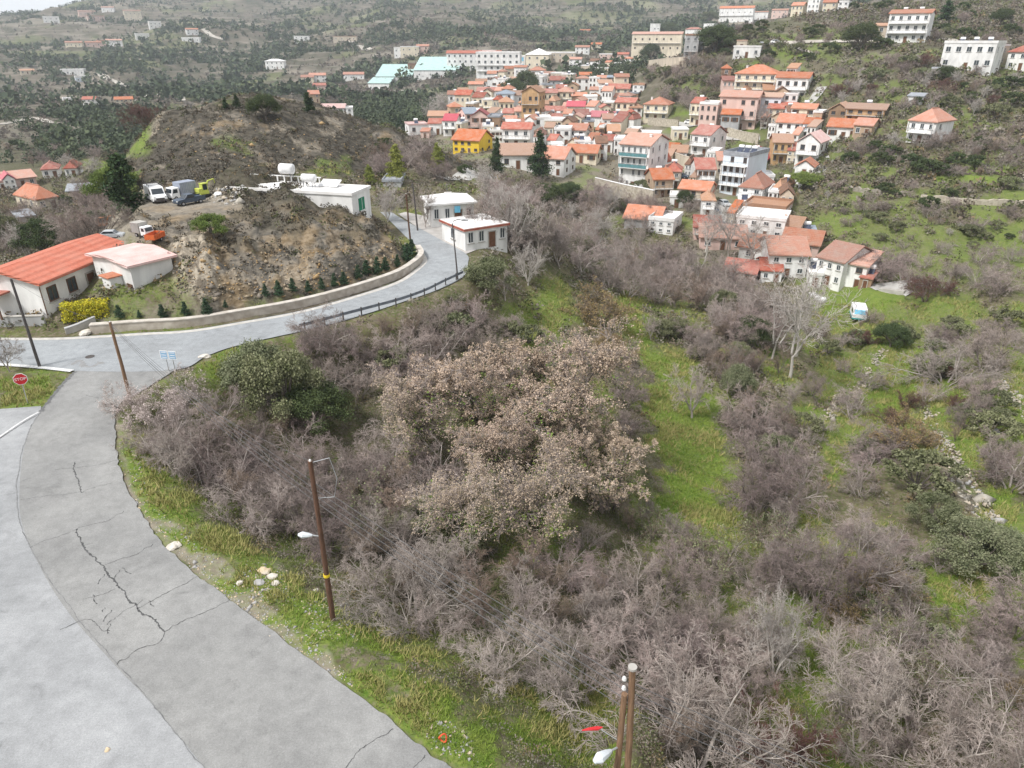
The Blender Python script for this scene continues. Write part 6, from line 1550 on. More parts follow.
cable(p1 + t1, p4 + t4 * .97, 1.2, 'thin cable from the lamp pole to the junction pole', None, .009)
# signs
def text_mesh(body, size, mat, depth=.004):
    cu = bpy.data.curves.new('lettering', 'FONT'); cu.body = body; cu.size = size; cu.align_x = 'CENTER'; cu.align_y = 'CENTER'; cu.extrude = depth
    o = bpy.data.objects.new('lettering', cu); COL.objects.link(o); bpy.context.view_layer.update()
    me = bpy.data.meshes.new_from_object(o.evaluated_get(bpy.context.evaluated_depsgraph_get())); bpy.data.objects.remove(o); bpy.data.curves.remove(cu)
    me.materials.clear(); me.materials.append(mat); return me
p, t = pole_pts(28, 404, 20.5, 379); o = thing('stop_sign', 'red octagonal stop sign leaning on the grass island at the junction', 'road sign', tuple(p), 0)
mb = MB(); mb.tube([(0, 0, 0), tuple((t - p) * .5), tuple(t - p + np.array((0, .04, .3)))], .03, 8); mb.build('post', steel, o)
def octo(R_, y0, y1, mi, mb): 
    v = [(R_ * cos(pi / 8 + k * pi / 4), y, R_ * sin(pi / 8 + k * pi / 4)) for y in (y0, y1) for k in range(8)]
    mb.add(v, [tuple(range(8)), tuple(range(15, 7, -1))] + [(k, 8 + k, 8 + (k + 1) % 8, (k + 1) % 8) for k in range(8)], mi)
mb = MB(); octo(.47, -.012, .012, 0, mb); octo(.43, -.020, -.0125, 1, mb); sg = mb.build('sign_plate', [white, red], o, tuple(t - p + np.array((0, -.02, 0))), radians(25))
tm = text_mesh('STOP', .30, white); lo = put('lettering', tm, sg, (0, -.024, 0)); lo.rotation_euler = (pi / 2, 0, 0)
p, t = pole_pts(172, 372, 170, 351); o = thing('direction_sign', 'pale blue road sign board seen beside the junction shrubs', 'road sign', tuple(p), radians(-8))
bl = MAT('sign_blue', (.22, .38, .56), (.26, .42, .60)); hh = t[2] - p[2]
for s_ in (-1, 1):
    mb = MB(); mb.tube([(s_ * .28, .05, 0), (s_ * .28, .05, hh)], .035, 8); mb.build('post', steel, o)
for s_ in (-1, 1):
    mb = MB(); mb.box((s_ * .36, 0, hh - .36), (.66, .03, .72), 0); mb.box((s_ * .36, -.019, hh - .36), (.56, .006, .62), 1); mb.build('sign_plate', [white, bl], o)
    ab = MB(); 
    for q in (.22, 0, -.2): ab.box((s_ * .36, -.026, hh - .36 + q), (.42, .006, .05))
    ab.build('stripe', white, o)

# ------------------------------------------------------------------ guardrail, kerb wall, garden walls
gr_px = [(300, 330), (316, 326), (345, 318), (371, 311), (400, 303), (425, 294), (443, 285), (463, 275.5)]
line = [on_road(x, y + 1.5) for x, y in gr_px]; sl = resample(smooth_line(line), 60); L_ = np.r_[0, np.cumsum(np.linalg.norm(np.diff(sl, axis=0), axis=1))]
o = thing('guardrail', 'grey steel guardrail curving round the outside of the road bend', 'guardrail', tuple(sl[0]))
mb = MB()
for q in range(len(sl) - 1):
    pass
prof = [(.0, .45), (.05, .50), (.0, .58), (.05, .66), (.0, .74), (-.03, .74), (-.03, .45)]
nrm = np.gradient(sl, axis=0); nrm = np.stack([-nrm[:, 1], nrm[:, 0], 0 * nrm[:, 0]], -1); nrm = unit(nrm)
vs = [tuple(sl[i] - sl[0] + nrm[i] * a_ + np.array((0, 0, z_))) for i in range(len(sl)) for a_, z_ in prof]; k_ = len(prof)
mb.add(vs, [(i * k_ + j, i * k_ + (j + 1) % k_, (i + 1) * k_ + (j + 1) % k_, (i + 1) * k_ + j) for i in range(len(sl) - 1) for j in range(k_)]); mb.build('rail', MAT('rail_steel', (.20, .22, .26), (.14, .155, .18), 2), o)
s_ = 0.5
while s_ < L_[-1]:
    q = np.array([np.interp(s_, L_, sl[:, c]) for c in range(3)]) - sl[0]; mb = MB(); mb.box((q[0], q[1], q[2] + .33), (.11, .11, .98)); mb.build('post', darkm, o); s_ += 2.0
def wall_along(px_line, hgt, thick, mats, label, name='retaining_wall', cat='wall', cap=True, road=False, sink=1.0, top=None, uneven=.0):
    pts_ = [on_road(*q) if road else at(*q)[:3] for q in px_line]; sl = resample(smooth_line(pts_), max(8, len(pts_) * 6)); o = thing(name, label, cat, tuple(sl[0]))
    t_ = np.gradient(sl, axis=0); nr = unit(np.stack([-t_[:, 1], t_[:, 0], 0 * t_[:, 0]], -1)); 
    mb = MB(); n = len(sl); vs = []
    tops = np.array([hgt] * n) + (np.random.default_rng(len(label)).normal(0, uneven, n) if uneven else 0)
    if top == 'level': tops = tops + (sl[:, 2].max() - sl[:, 2])
    for i in range(n):
        b_ = sl[i] - sl[0]
        for a_, z_ in ((-thick / 2, -sink), (thick / 2, -sink), (thick / 2, tops[i]), (-thick / 2, tops[i])): vs.append(tuple(b_ + nr[i] * a_ + np.array((0, 0, z_))))
    fs = [(i * 4 + j, i * 4 + (j + 1) % 4, (i + 1) * 4 + (j + 1) % 4, (i + 1) * 4 + j) for i in range(n - 1) for j in range(4)] + [(3, 2, 1, 0), tuple((n - 1) * 4 + j for j in range(4))]
    mb.add(vs, fs); mb.build('wall_body', mats[0], o)
    if cap:
        mb = MB(); vs = []
        for i in range(n):
            b_ = sl[i] - sl[0]
            for a_, z_ in ((-thick / 2 - .05, 0.003), (thick / 2 + .05, 0.003), (thick / 2 + .05, .09), (-thick / 2 - .05, .09)): vs.append(tuple(b_ + nr[i] * a_ + np.array((0, 0, tops[i] + z_))))
        mb.add(vs, fs); mb.build('coping', mats[-1], o)
    return o
kerbw = MAT('rendered_kerb_wall', (.52, .47, .41), (.36, .31, .26), 1.2, detail=8); stone = WM['G']
stone_lt = MAT('pale_stone_wall', (.50, .45, .37), (.32, .28, .22), 1.6, detail=8, bump=.4)
def stone_heap(px_line, label):
    sl = resample(smooth_line([at(*q)[:3] for q in px_line]), 60); r = np.random.default_rng(len(label)); m = int(26 * np.linalg.norm(np.diff(sl, axis=0), axis=1).sum() / 2)
    base = np.array([(1, 0, 0), (-1, 0, 0), (0, 1, 0), (0, -1, 0), (0, 0, 1), (0, 0, -1)], float); tri = np.array([(0, 2, 4), (2, 1, 4), (1, 3, 4), (3, 0, 4), (2, 0, 5), (1, 2, 5), (3, 1, 5), (0, 3, 5)])
    c = sl[r.integers(0, 60, m)] + r.normal(0, 1, (m, 3)) * np.array((.4, .4, 0)); off = np.linalg.norm(c[:, None, :2] - sl[None, :, :2], axis=2).min(1); gap = vnoise(c[:, 0] / 2.2, c[:, 1] / 2.2, 6)
    c[:, 2] = height(c[:, 0], c[:, 1]) + r.random(m) * np.clip(.75 - off, 0, 1) * (.2 + gap); S = r.lognormal(math.log(.15), .4, (m, 1, 1)) * (gap > .22)[:, None, None]
    c -= sl[0]; V_ = c[:, None] + base[None] * S * r.uniform(.6, 1.25, (m, 6, 1)) * np.array((1, 1, .75)) + r.normal(0, .18, (m, 6, 3)) * S
    me = np_mesh('dry_stone_wall', V_.reshape(-1, 3), (np.arange(m)[:, None, None] * 6 + tri[None]).reshape(-1, 3), [grey_dry, tan_dry], np.repeat(r.integers(0, 2, m), 8)); tag(put('dry_stone_wall', me, None, tuple(sl[0])), label, 'wall')
grey_dry = MAT('grey_wall_stones', (.40, .37, .32), (.26, .24, .2), 2); tan_dry = MAT('tan_wall_stones', (.48, .42, .34), (.34, .29, .23), 2)
wall_along([(92, 332.5), (140, 329), (190, 326), (240, 318), (300, 307), (351, 293.5), (394, 279), (413, 268), (421.5, 259), (418, 251.5)], .75, .55, [kerbw, MAT('pale_coping', (.56, .52, .47), (.42, .38, .33), 1.5, detail=8)], 'long low rendered wall following the inside of the road bend', name='roadside_wall', road=True)
wall_along([(-20, 327), (10, 326), (46, 325)], .9, .25, [WM['D'], concrete], 'grey garden wall in front of the salmon roofed house')
wall_along([(96, 322), (78, 330), (66, 334)], .5, .3, [concrete, WM['D']], 'short kerb wall under the yellow hedge')
wall_along([(594, 200), (606, 203), (622, 207), (640, 211), (652, 214)], 5.5, .6, [stone_lt, WM['W']], 'long pale stone wall with white parapet carrying the tall white house', top=None, sink=3)
wall_along([(626, 68), (640, 67.5), (665, 67.5), (686, 67)], 4.0, .6, [WM['B'], concrete], 'high beige garden wall under the long cream mansion', sink=3)
wall_along([(717, 27), (730, 25.5), (748, 23.5)], 2.5, .6, [WM['C'], concrete], 'pale garden wall under the hilltop white mansion', sink=2)
wall_along([(679, 158), (684, 161), (694, 164), (702, 163)], 2.6, .5, [WM['G'], concrete], 'curved stone terrace wall in front of the stepped red roofs', sink=2)
wall_along([(672, 166), (682, 170), (693, 173)], 4.0, .5, [WM['B'], WM['B']], 'tall beige rubble wall below the curved stone terrace', sink=2)
wall_along([(727, 137), (742, 141), (758, 144)], 3.0, .5, [stone_lt, stone_lt], 'stone bank wall holding the lane with the parked white car', sink=2)
wall_along([(648, 125), (660, 126), (678, 128)], 2.6, .5, [stone_lt, stone_lt], 'stone wall under the dry garden of the hip roofed villa', sink=2)
wall_along([(545, 196), (560, 199), (578, 198)], 2.5, .5, [stone, stone], 'stone base wall under the valley edge house', sink=2)
wall_along([(920, 200), (950, 203), (985, 205), (1030, 206)], 1.2, .6, [stone_lt], 'long grey terrace wall crossing the slope below the lone cottage', cap=False, uneven=.15)
wall_along([(850, 190), (875, 194), (905, 196)], .9, .6, [stone], 'short dark terrace wall at the near end of the long one', cap=False, uneven=.15)
stone_heap([(885, 348), (868, 375), (848, 402)], 'tumbled field wall running down beside the dark green tree')
stone_heap([(843, 392), (835, 405), (828, 420)], 'broken field wall below the tumbled one')
stone_heap([(928, 412), (942, 440), (962, 470), (985, 505), (1000, 540)], 'fallen dry stone wall climbing the sloping meadow')
stone_heap([(1000, 380), (1012, 400), (1030, 412)], 'pale field wall at the frame edge of the sloping meadow')
wall_along([(880, 290), (905, 293)], .4, 1.2, [concrete], 'low concrete ledge beyond the farmhouse shed', cap=False)
wall_along([(820, 247), (790, 238), (770, 232)], .8, .5, [stone], 'field wall leading to the grey tin roof', cap=False, uneven=.15)
V(808, 238, 18, 3, 5, 10, 's', .5, 'sl', 'G', 1, 0, 'low stone pen with grey tin roof in the field behind the farmhouse')
V(392, 187, 22, 5, 6, -8, 'f', .2, 'gr', 'D', 1, 0, 'long grey walled yard shed beyond the green shuttered house')

# ------------------------------------------------------------------ hedge
A_, B_ = at(65, 321), at(108, 308); d_ = (B_ - A_)[:3]; LL = np.linalg.norm(d_); o = thing('clipped_hedge', 'bright yellow clipped hedge in front of the salmon roofed house', 'hedge', tuple(A_[:3]), atan2(d_[1], d_[0]))
r_ = np.random.default_rng(5); nH = 8000; C = np.stack([r_.uniform(0, LL, nH), r_.uniform(-.75, .75, nH), r_.uniform(.05, 1.75, nH)], -1)
C += (fbm(C[:, 0] * 1.5, C[:, 2] * 1.5 + C[:, 1], 5, 3)[:, None] - .5) * .25
Vv, Ff = leaf_cards(C, .12, r_, .8); put('foliage', np_mesh('hedge_leaves', Vv, Ff, leaf_yellow), o)
mb = MB()
for i in range(9): mb.tube([(LL * (i + .5) / 9, 0, -.2), (LL * (i + .5) / 9 + .05, .03, .9)], .03, 5)
mb.build('stems', bark_dark, o)

# ------------------------------------------------------------------ vehicles
tyre = MAT('tyre_rubber', (.02, .02, .02)); rim = MAT('wheel_rim', (.35, .35, .36), rough=.4); carglass = MAT('car_glass', (.03, .04, .05), rough=.1, spec=.7)
lightm = MAT('head_lamp_glass', (.75, .76, .74), rough=.2); tailm = MAT('tail_lamp_glass', (.4, .02, .02), rough=.3)
def wheel(o, x, y, r=.33, w=.22):
    mb = MB(); mb.tube([(-w / 2, 0, 0), (-w / 2 + .04, 0, 0), (w / 2 - .04, 0, 0), (w / 2, 0, 0)], [r * .9, r, r, r * .9], 16); t_ = mb.build('wheel', tyre, o, (x, y, r))
    mb = MB(); mb.tube([(-w / 2 - .012, 0, 0), (w / 2 + .012, 0, 0)], r * .55, 12); mb.build('rim', rim, t_)
def body(o, prof, w, mat, name='body', taper=0):
    """prof (y,z) side outline, front at -y"""
    mb = MB(); mb.profile_x(prof, -w / 2, w / 2); return mb.build(name, mat, o, bevel=.05)
def panel(o, name, pts, mat):
    mb = MB(); n = np.cross(np.array(pts[1]) - np.array(pts[0]), np.array(pts[3]) - np.array(pts[0])); n = n / np.linalg.norm(n) * .02
    v = [tuple(np.array(q) - n * .5) for q in pts] + [tuple(np.array(q) + n) for q in pts]
    mb.add(v, [(3, 2, 1, 0), (4, 5, 6, 7), (0, 1, 5, 4), (1, 2, 6, 5), (2, 3, 7, 6), (3, 0, 4, 7)]); return mb.build(name, mat, o)
def spot(px, py):
    p = at(px, py); return (p[0], p[1], p[2]), math.atan2(p[0], p[1])
def car(px, py, yaw, mat, label, group=None, sc=1.0):
    p, az = spot(px, py); o = thing('parked_car', label, 'car', p, -az + radians(yaw), group); o.scale = (sc,) * 3
    body(o, [(-2.05, .3), (-2.1, .62), (-1.95, .82), (-1.0, .95), (2.0, .98), (2.1, .6), (2.05, .3)], 1.72, mat)
    body(o, [(-1.05, .94), (-.35, 1.42), (1.25, 1.45), (1.95, .97)], 1.5, mat, 'cabin')
    panel(o, 'windscreen', [(-.66, -1.0, 1.0), (.66, -1.0, 1.0), (.62, -.42, 1.40), (-.62, -.42, 1.40)], carglass)
    panel(o, 'rear_window', [(.62, 1.9, 1.02), (-.62, 1.9, 1.02), (-.58, 1.34, 1.40), (.58, 1.34, 1.40)], carglass)
    for s_ in (-1, 1):
        panel(o, 'side_window', [(s_ * .76, -.8, 1.0), (s_ * .76, 1.6, 1.0), (s_ * .76, 1.15, 1.38), (s_ * .76, -.3, 1.38)][::s_], carglass)
        mb = MB(); mb.box((s_ * .62, -2.06, .68), (.34, .08, .16)); mb.build('headlight', lightm, o); mb = MB(); mb.box((s_ * .66, 2.06, .75), (.28, .08, .16)); mb.build('tail_light', tailm, o)
        for y in (-1.3, 1.3): wheel(o, s_ * .78, y, .31, .2)
    return o
def van(px, py, yaw, label):
    p, az = spot(px, py); o = thing('delivery_van', label, 'van', p, -az + radians(yaw))
    body(o, [(-2.5, .35), (-2.55, .8), (-2.3, 1.12), (-1.75, 1.25), (-1.2, 2.05), (-.9, 2.2), (2.45, 2.25), (2.5, .35)], 1.95, white)
    panel(o, 'windscreen', [(-.82, -1.74, 1.30), (.82, -1.74, 1.30), (.76, -1.24, 2.0), (-.76, -1.24, 2.0)], carglass)
    mb = MB(); mb.box((0, -2.53, .72), (1.2, .06, .26)); mb.build('grille', darkm, o); mb = MB(); mb.box((0, -2.56, .45), (1.9, .1, .24)); mb.build('bumper', darkm, o)
    for s_ in (-1, 1):
        panel(o, 'side_window', [(s_ * .98, -1.5, 1.3), (s_ * .98, -.5, 1.3), (s_ * .98, -.5, 1.95), (s_ * .98, -1.1, 1.95)][::s_], carglass)
        mb = MB(); mb.box((s_ * .78, -2.42, .92), (.26, .18, .24)); mb.build('headlight', lightm, o); mb = MB(); mb.box((s_ * 1.1, -1.5, 1.45), (.2, .1, .3)); mb.build('mirror', darkm, o)
        for y in (-1.6, 1.5): wheel(o, s_ * .88, y, .35)
    mb = MB()
    for y in (-.6, .5, 1.8): mb.box((0, y, 2.5), (1.7, .06, .06)); 
    for s_ in (-1, 1):
        mb.box((s_ * .88, .6, 2.5), (.05, 2.8, .05))
        for y in (-.6, .5, 1.8): mb.box((s_ * .88, y, 2.36), (.05, .05, .3))
    mb.build('roof_rack', darkm, o); return o
def truck(px, py, yaw, label, boxm, cabm=white, L_=4.2, sc=1.0):
    p, az = spot(px, py); o = thing('box_truck', label, 'truck', p, -az + radians(yaw)); o.scale = (sc,) * 3
    body(o, [(-3.1, .5), (-3.15, 1.3), (-2.85, 2.3), (-1.5, 2.35), (-1.5, .5)], 2.1, cabm, 'cab')
    panel(o, 'windscreen', [(-.9, -3.13, 1.42), (.9, -3.13, 1.42), (.86, -2.92, 2.15), (-.86, -2.92, 2.15)], carglass)
    for s_ in (-1, 1):
        panel(o, 'side_window', [(s_ * 1.05, -2.9, 1.4), (s_ * 1.05, -1.9, 1.4), (s_ * 1.05, -1.9, 2.1), (s_ * 1.05, -2.7, 2.1)][::s_], carglass)
        mb = MB(); mb.box((s_ * .8, -3.14, .85), (.3, .08, .2)); mb.build('headlight', lightm, o)
        for y in (-2.4, L_ - 2.4): wheel(o, s_ * .92, y, .42, .28)
    mb = MB(); mb.box((0, L_ / 2 - 1.6, .78), (1.2, L_ + 3, .22)); mb.build('chassis', darkm, o)
    mb = MB(); mb.box((0, L_ / 2 - 1.3, 2.0), (2.3, L_, 2.2)); 
    for i in range(9): 
        for s_ in (-1, 1): mb.box((s_ * 1.17, -1.3 + (i + .5) * L_ / 9, 2.0), (.05, .08, 2.1), 1)
    mb.build('cargo_box', [boxm, steel], o, bevel=.03); return o
def pickup(px, py, yaw, mat, label):
    p, az = spot(px, py); o = thing('pickup_truck', label, 'pickup truck', p, -az + radians(yaw))
    body(o, [(-2.5, .4), (-2.55, .85), (-2.3, 1.02), (-1.2, 1.1), (2.5, 1.1), (2.55, .45)], 1.8, mat)
    body(o, [(-1.25, 1.08), (-.6, 1.72), (.55, 1.74), (.75, 1.08)], 1.6, mat, 'cabin')
    panel(o, 'windscreen', [(-.7, -1.2, 1.14), (.7, -1.2, 1.14), (.66, -.66, 1.68), (-.66, -.66, 1.68)], carglass)
    for s_ in (-1, 1):
        panel(o, 'side_window', [(s_ * .81, -.95, 1.14), (s_ * .81, .6, 1.14), (s_ * .81, .45, 1.64), (s_ * .81, -.5, 1.64)][::s_], carglass)
        mb = MB(); mb.box((s_ * .7, -2.52, .84), (.32, .08, .18)); mb.build('headlight', lightm, o); mb = MB(); mb.box((s_ * .87, 1.6, 1.18), (.06, 1.8, .2)); mb.build('bed_side', mat, o)
        for y in (-1.6, 1.5): wheel(o, s_ * .82, y, .37, .24)
    return o
navy = MAT('dark_blue_paint', (.035, .055, .085), (.045, .065, .1), rough=.35, spec=.6); silver = MAT('silver_paint', (.5, .52, .54), rough=.35, spec=.5); dred = MAT('dark_red_paint', (.32, .03, .045), rough=.35, spec=.5)
greybox = MAT('grey_tarpaulin', (.30, .33, .40), (.24, .27, .33), 1.5)
van(157, 201, 12, 'white van with roof rack parked nose-on at the edge of the knoll').scale = (.82,) * 3
truck(185, 198, -58, 'white cabbed truck with grey cargo box parked on the knoll', greybox, L_=3.4, sc=.66)
pickup(190, 204, -62, navy, 'dark blue pickup standing in front of the grey cargo truck').scale = (.72,) * 3
def digger(px, py, yaw, mat, label, sc=1.0, boom=True):
    p, az = spot(px, py); o = thing('mini_excavator', label, 'excavator', p, -az + radians(yaw)); o.scale = (sc,) * 3
    for s_ in (-1, 1):
        mb = MB(); mb.profile_x([(-1.0, .1), (-.85, .45), (.85, .45), (1.0, .1), (.8, 0), (-.8, 0)], s_ * .75 - .17, s_ * .75 + .17); mb.build('track', tyre, o)
    mb = MB(); mb.box((0, .15, .75), (1.5, 1.6, .45)); mb.box((0, .75, 1.15), (1.4, .6, .6)); mb.build('body', mat, o, bevel=.05)
    mb = MB(); mb.box((-.3, -.05, 1.55), (.8, .95, 1.15)); mb.box((-.3, -.05, 2.16), (.9, 1.05, .08)); mb.build('cab', mat, o)
    panel(o, 'windscreen', [(-.62, -.54, 1.2), (.02, -.54, 1.2), (.02, -.54, 2.05), (-.62, -.54, 2.05)], carglass)
    panel(o, 'side_window', [(-.71, -.4, 1.2), (-.71, .3, 1.2), (-.71, .3, 2.05), (-.71, -.4, 2.05)][::-1], carglass)
    mb = MB(); mb.tube([(.3, -.5, .9), (.3, -1.3, 2.3), (.3, -2.3, 2.5)], [.14, .13, .1], 6); mb.tube([(.3, -2.3, 2.5), (.3, -2.7, 1.0)], [.1, .08], 6); mb.build('boom', mat, o)
    mb = MB(); mb.profile_x([(-2.6, 1.0), (-2.95, .55), (-2.75, .15), (-2.35, .3), (-2.45, .9)], .0, .6); mb.build('bucket', steel, o); return o
lime = MAT('lime_yellow_paint', (.50, .55, .10), (.42, .46, .09)); orangep = MAT('orange_paint', (.62, .14, .04), (.5, .11, .035), 2)
digger(204, 197, 120, lime, 'lime yellow mini excavator at the back of the pickup on the knoll', .8)
digger(104, 228, 60, MAT('rusty_orange_paint', (.40, .17, .07), (.30, .12, .05), 2), 'rusty orange mini excavator behind the salmon roofed house', .65)
def skip(px, py, yaw, label, mat, sc=1.0):
    p, az = spot(px, py); o = thing('open_trailer', label, 'trailer', p, -az + radians(yaw)); o.scale = (sc,) * 3
    mb = MB()
    mb.box((0, 0, .62), (1.9, 3.4, .12)); 
    for s_ in (-1, 1): mb.box((s_ * .99, 0, 1.1), (.08, 3.4, .95)); mb.box((0, s_ * 1.74, 1.1), (2.06, .08, .95))
    for i in range(5):
        for s_ in (-1, 1): mb.box((s_ * 1.06, -1.5 + i * .75, 1.1), (.06, .08, .9))
    mb.build('tray', mat, o)
    mb = MB(); mb.tube([(0, -1.75, .62), (0, -2.9, .55)], .06, 6); mb.build('drawbar', steel, o)
    for s_ in (-1, 1): wheel(o, s_ * .95, .3, .34)
    return o
skip(156, 241, -35, 'bright orange open trailer between the annex and the cliff', orangep, .55)
truck(141, 236, 35, 'old white truck parked behind the annex roof', concrete, L_=2.4, sc=.5)
car(113, 238, 70, silver, 'silver car parked between the rusty excavator and the salmon roof', None, .6)
# small cars in the village
car(690, 124, 78, white, 'white car parked in front of the cream tower house'); car(739, 135, 10, white, 'white car nose-out on the stone banked lane')
car(816, 161, 60, dred, 'dark red car at the corner of the white gabled house'); car(764, 44, 78, silver, 'silver car by the hillside track, nearer the flat canopy house'); car(776, 43.5, 78, white, 'pale car by the hillside track, farther from the flat canopy house')
car(724, 206, 30, silver, 'silver car in the village car park below the hotel block'); car(713, 212, 25, navy, 'dark car at the edge of the village car park')
car(722, 228, 60, silver, 'grey car half hidden by the silvery trees'); car(516, 117, 20, navy, 'dark blue car in the alley beside the ochre gable'); car(681, 178, 70, navy, 'black car parked under the curved stone terrace'); car(561, 148, 60, silver, 'silver car behind the valley edge house')
# small camper
p, az = spot(857, 319); o = thing('camper_van', 'small white camper with green stripe parked on the meadow', 'camper', p, -az + radians(10))
green = MAT('teal_stripe', (.05, .30, .28))
body(o, [(-1.7, .5), (-1.72, 1.3), (-1.35, 2.25), (1.7, 2.3), (1.75, .5)], 2.1, white); mb = MB(); mb.box((0, 0, .62), (2.16, 3.46, .22)); mb.build('stripe', green, o)
panel(o, 'front_window', [(-.85, -1.70, 1.38), (.85, -1.70, 1.38), (.8, -1.44, 2.05), (-.8, -1.44, 2.05)], blue_glass)
for s_ in (-1, 1):
    panel(o, 'side_window', [(s_ * 1.06, -1.1, 1.35), (s_ * 1.06, .2, 1.35), (s_ * 1.06, .2, 1.95), (s_ * 1.06, -1.1, 1.95)][::s_], carglass); wheel(o, s_ * .95, .2, .32)
mb = MB(); mb.box((0, .2, 2.42), (.7, .7, .2)); mb.build('roof_vent', white, o); mb = MB(); mb.tube([(0, -1.7, .5), (-.1, -2.7, .45)], .05, 6); mb.build('drawbar', steel, o)
# wrapped white bales on the meadow
for k, (x, y, lab) in enumerate(((812, 297, 'white wrapped bundle nearest the farmhouse on the meadow'), (817, 300, 'biggest white wrapped bundle on the meadow'), (822, 302, 'white wrapped bundle nearest the small camper'))):
    p = at(x, y); mb = MB(); mb.tube([(-.55, 0, .42), (-.45, 0, .42), (.45, 0, .42), (.55, 0, .42)], [.3, .5, .5, .3], 12); tag(mb.build('wrapped_bale', white, None, tuple(p[:3]), random.uniform(0, 3), smooth=True), lab, 'bale')
# green wheeled bin
p, az = spot(470, 249); o = thing('wheeled_bin', 'green wheeled rubbish bin beside the red edged flat house', 'rubbish bin', p, -az + .3); gb_ = MAT('bin_green', (.03, .16, .08), (.025, .13, .065))
mb = MB(); mb.profile_x([(-.42, .18), (-.5, 1.05), (.5, 1.05), (.42, .18)], -.65, .65); mb.build('body', gb_, o, bevel=.03)
mb = MB(); mb.profile_x([(-.56, 1.06), (-.5, 1.16), (0, 1.28), (.5, 1.16), (.56, 1.06)], -.7, .7); mb.build('lid', gb_, o)
for sx in (-1, 1):
    for sy in (-1, 1): mb = MB(); mb.tube([(sx * .5 - .04, sy * .3, .09), (sx * .5 + .04, sy * .3, .09)], .09, 10); mb.build('wheel', tyre, o)

# ------------------------------------------------------------------ road marks, cracks, stones
crackm = MAT('crack', (.055, .055, .055), (.10, .10, .10), 3); palem = MAT('pale_seam', (.52, .52, .52), (.40, .40, .40), 4)
CR_ = [([(77, 529), (85, 542), (100, 565), (113, 582), (130, 602), (147, 615), (165, 632)], .11), ([(165, 632), (180, 622), (205, 612), (230, 600)], .05), ([(165, 632), (160, 642), (140, 652), (117, 665)], .05), ([(105, 565), (128, 556), (153, 544)], .045), ([(83, 600), (100, 594), (115, 589)], .04),
 ([(137, 609), (155, 600), (175, 588), (197, 577)], .05), ([(117, 617), (130, 609), (143, 600)], .035), ([(75, 462), (74, 471), (78, 480), (82, 493)], .09), ([(82, 493), (95, 488), (112, 483)], .035), ([(20, 500), (45, 496), (80, 492)], .03), ([(340, 775), (360, 755), (393, 729)], .045), ([(78, 528), (100, 522), (124, 511)], .035), ([(30, 548), (50, 540), (77, 530)], .03), ([(55, 470), (90, 466), (118, 460)], .03), ([(86, 395), (96, 398), (95, 402)], .04), ([(60, 630), (85, 622), (100, 630), (110, 631)], .04), ([(413, 768), (425, 755)], .05)]
mb = MB()
def strip(line, w, z, mi, jit=.0, step=.12):
    pts_ = [on_road(*q) for q in line]; n = max(6, int(sum(np.linalg.norm(pts_[i + 1] - pts_[i]) for i in range(len(pts_) - 1)) / step)); sl = resample(smooth_line(pts_), n)
    t_ = np.gradient(sl, axis=0); nr = unit(np.stack([-t_[:, 1], t_[:, 0], 0 * t_[:, 0]], -1)); r_ = np.random.default_rng(n)
    j_ = np.cumsum(r_.normal(0, jit, n)); j_ -= np.linspace(j_[0], j_[-1], n); ww = w * r_.uniform(.25, 1.25, n) if jit else np.full(n, w)
    vs = []
    for i in range(n):
        c = sl[i] + nr[i] * j_[i]; zz = float(road_z(c[0], c[1])) + z
        a = c - nr[i] * ww[i] / 2; b_ = c + nr[i] * ww[i] / 2; vs += [(a[0], a[1], zz), (b_[0], b_[1], zz)]
    mb.add(vs, [(2 * i, 2 * i + 1, 2 * i + 3, 2 * i + 2) for i in range(n - 1)], mi)
for ln, w in CR_: strip(ln, w * .85, .019, 0, .03, .08)
strip(SEAM[2:], .045, .018, 2, .014)
for q in range(9): 
    c = (random.uniform(90, 150), random.uniform(560, 625)); strip([c, (c[0] + random.uniform(-10, 14), c[1] + random.uniform(4, 12))], .06, .0185, 0, .03)
tag(mb.build('road_crack', [crackm, palem, MAT('filled_joint', (.13, .13, .13), (.22, .22, .22), 1.5)]), kind='structure')
mb = MB(); strip([(41, 411), (28, 418), (14, 427), (-6, 441)], .16, .0205, 0); strip([(-20, 364.5), (0, 364.5), (40, 367.5), (72, 371)], .45, .0285, 0)
tag(mb.build('edge_line', MAT('worn_white_line', (.68, .68, .67), (.45, .45, .45), 5)), kind='structure')
mb = MB(); strip([(41, 413), (28, 420), (14, 429), (-6, 443)], .09, .0195, 0, .01); strip([(75, 372), (66, 382), (57, 392), (50, 401), (41, 412)], .35, .0235, 0, .02); tag(mb.build('tar_joint', MAT('tar', (.15, .15, .15), (.10, .10, .10), 4)), kind='structure')
mb = MB(); strip([(-40, 339), (0, 339.2), (50, 339.2), (92, 337.5), (140, 334.5), (190, 331.5), (240, 323.5), (300, 312.5), (351, 298.5), (396, 283.5), (415, 271.5), (425, 261), (420, 251.5)], .55, .035, 0); tag(mb.build('road_shoulder', MAT('pale_shoulder_concrete', (.52, .50, .47), (.40, .38, .35), 2)), kind='structure')
p = on_road(90, 357); mb = MB(); mb.tube([(0, 0, .02), (0, 0, .04)], .36, 20); tag(mb.build('manhole_cover', darkm, None, (p[0], p[1], .01)), 'dark round manhole cover in the road junction', 'manhole cover')
mb = MB(); strip([(72, 365), (80, 361), (92, 366), (100, 362)], .5, .0275, 0, .05); tag(mb.build('tar_patch', MAT('tar_patch', (.20, .20, .20), (.26, .26, .26), 4)), kind='structure')
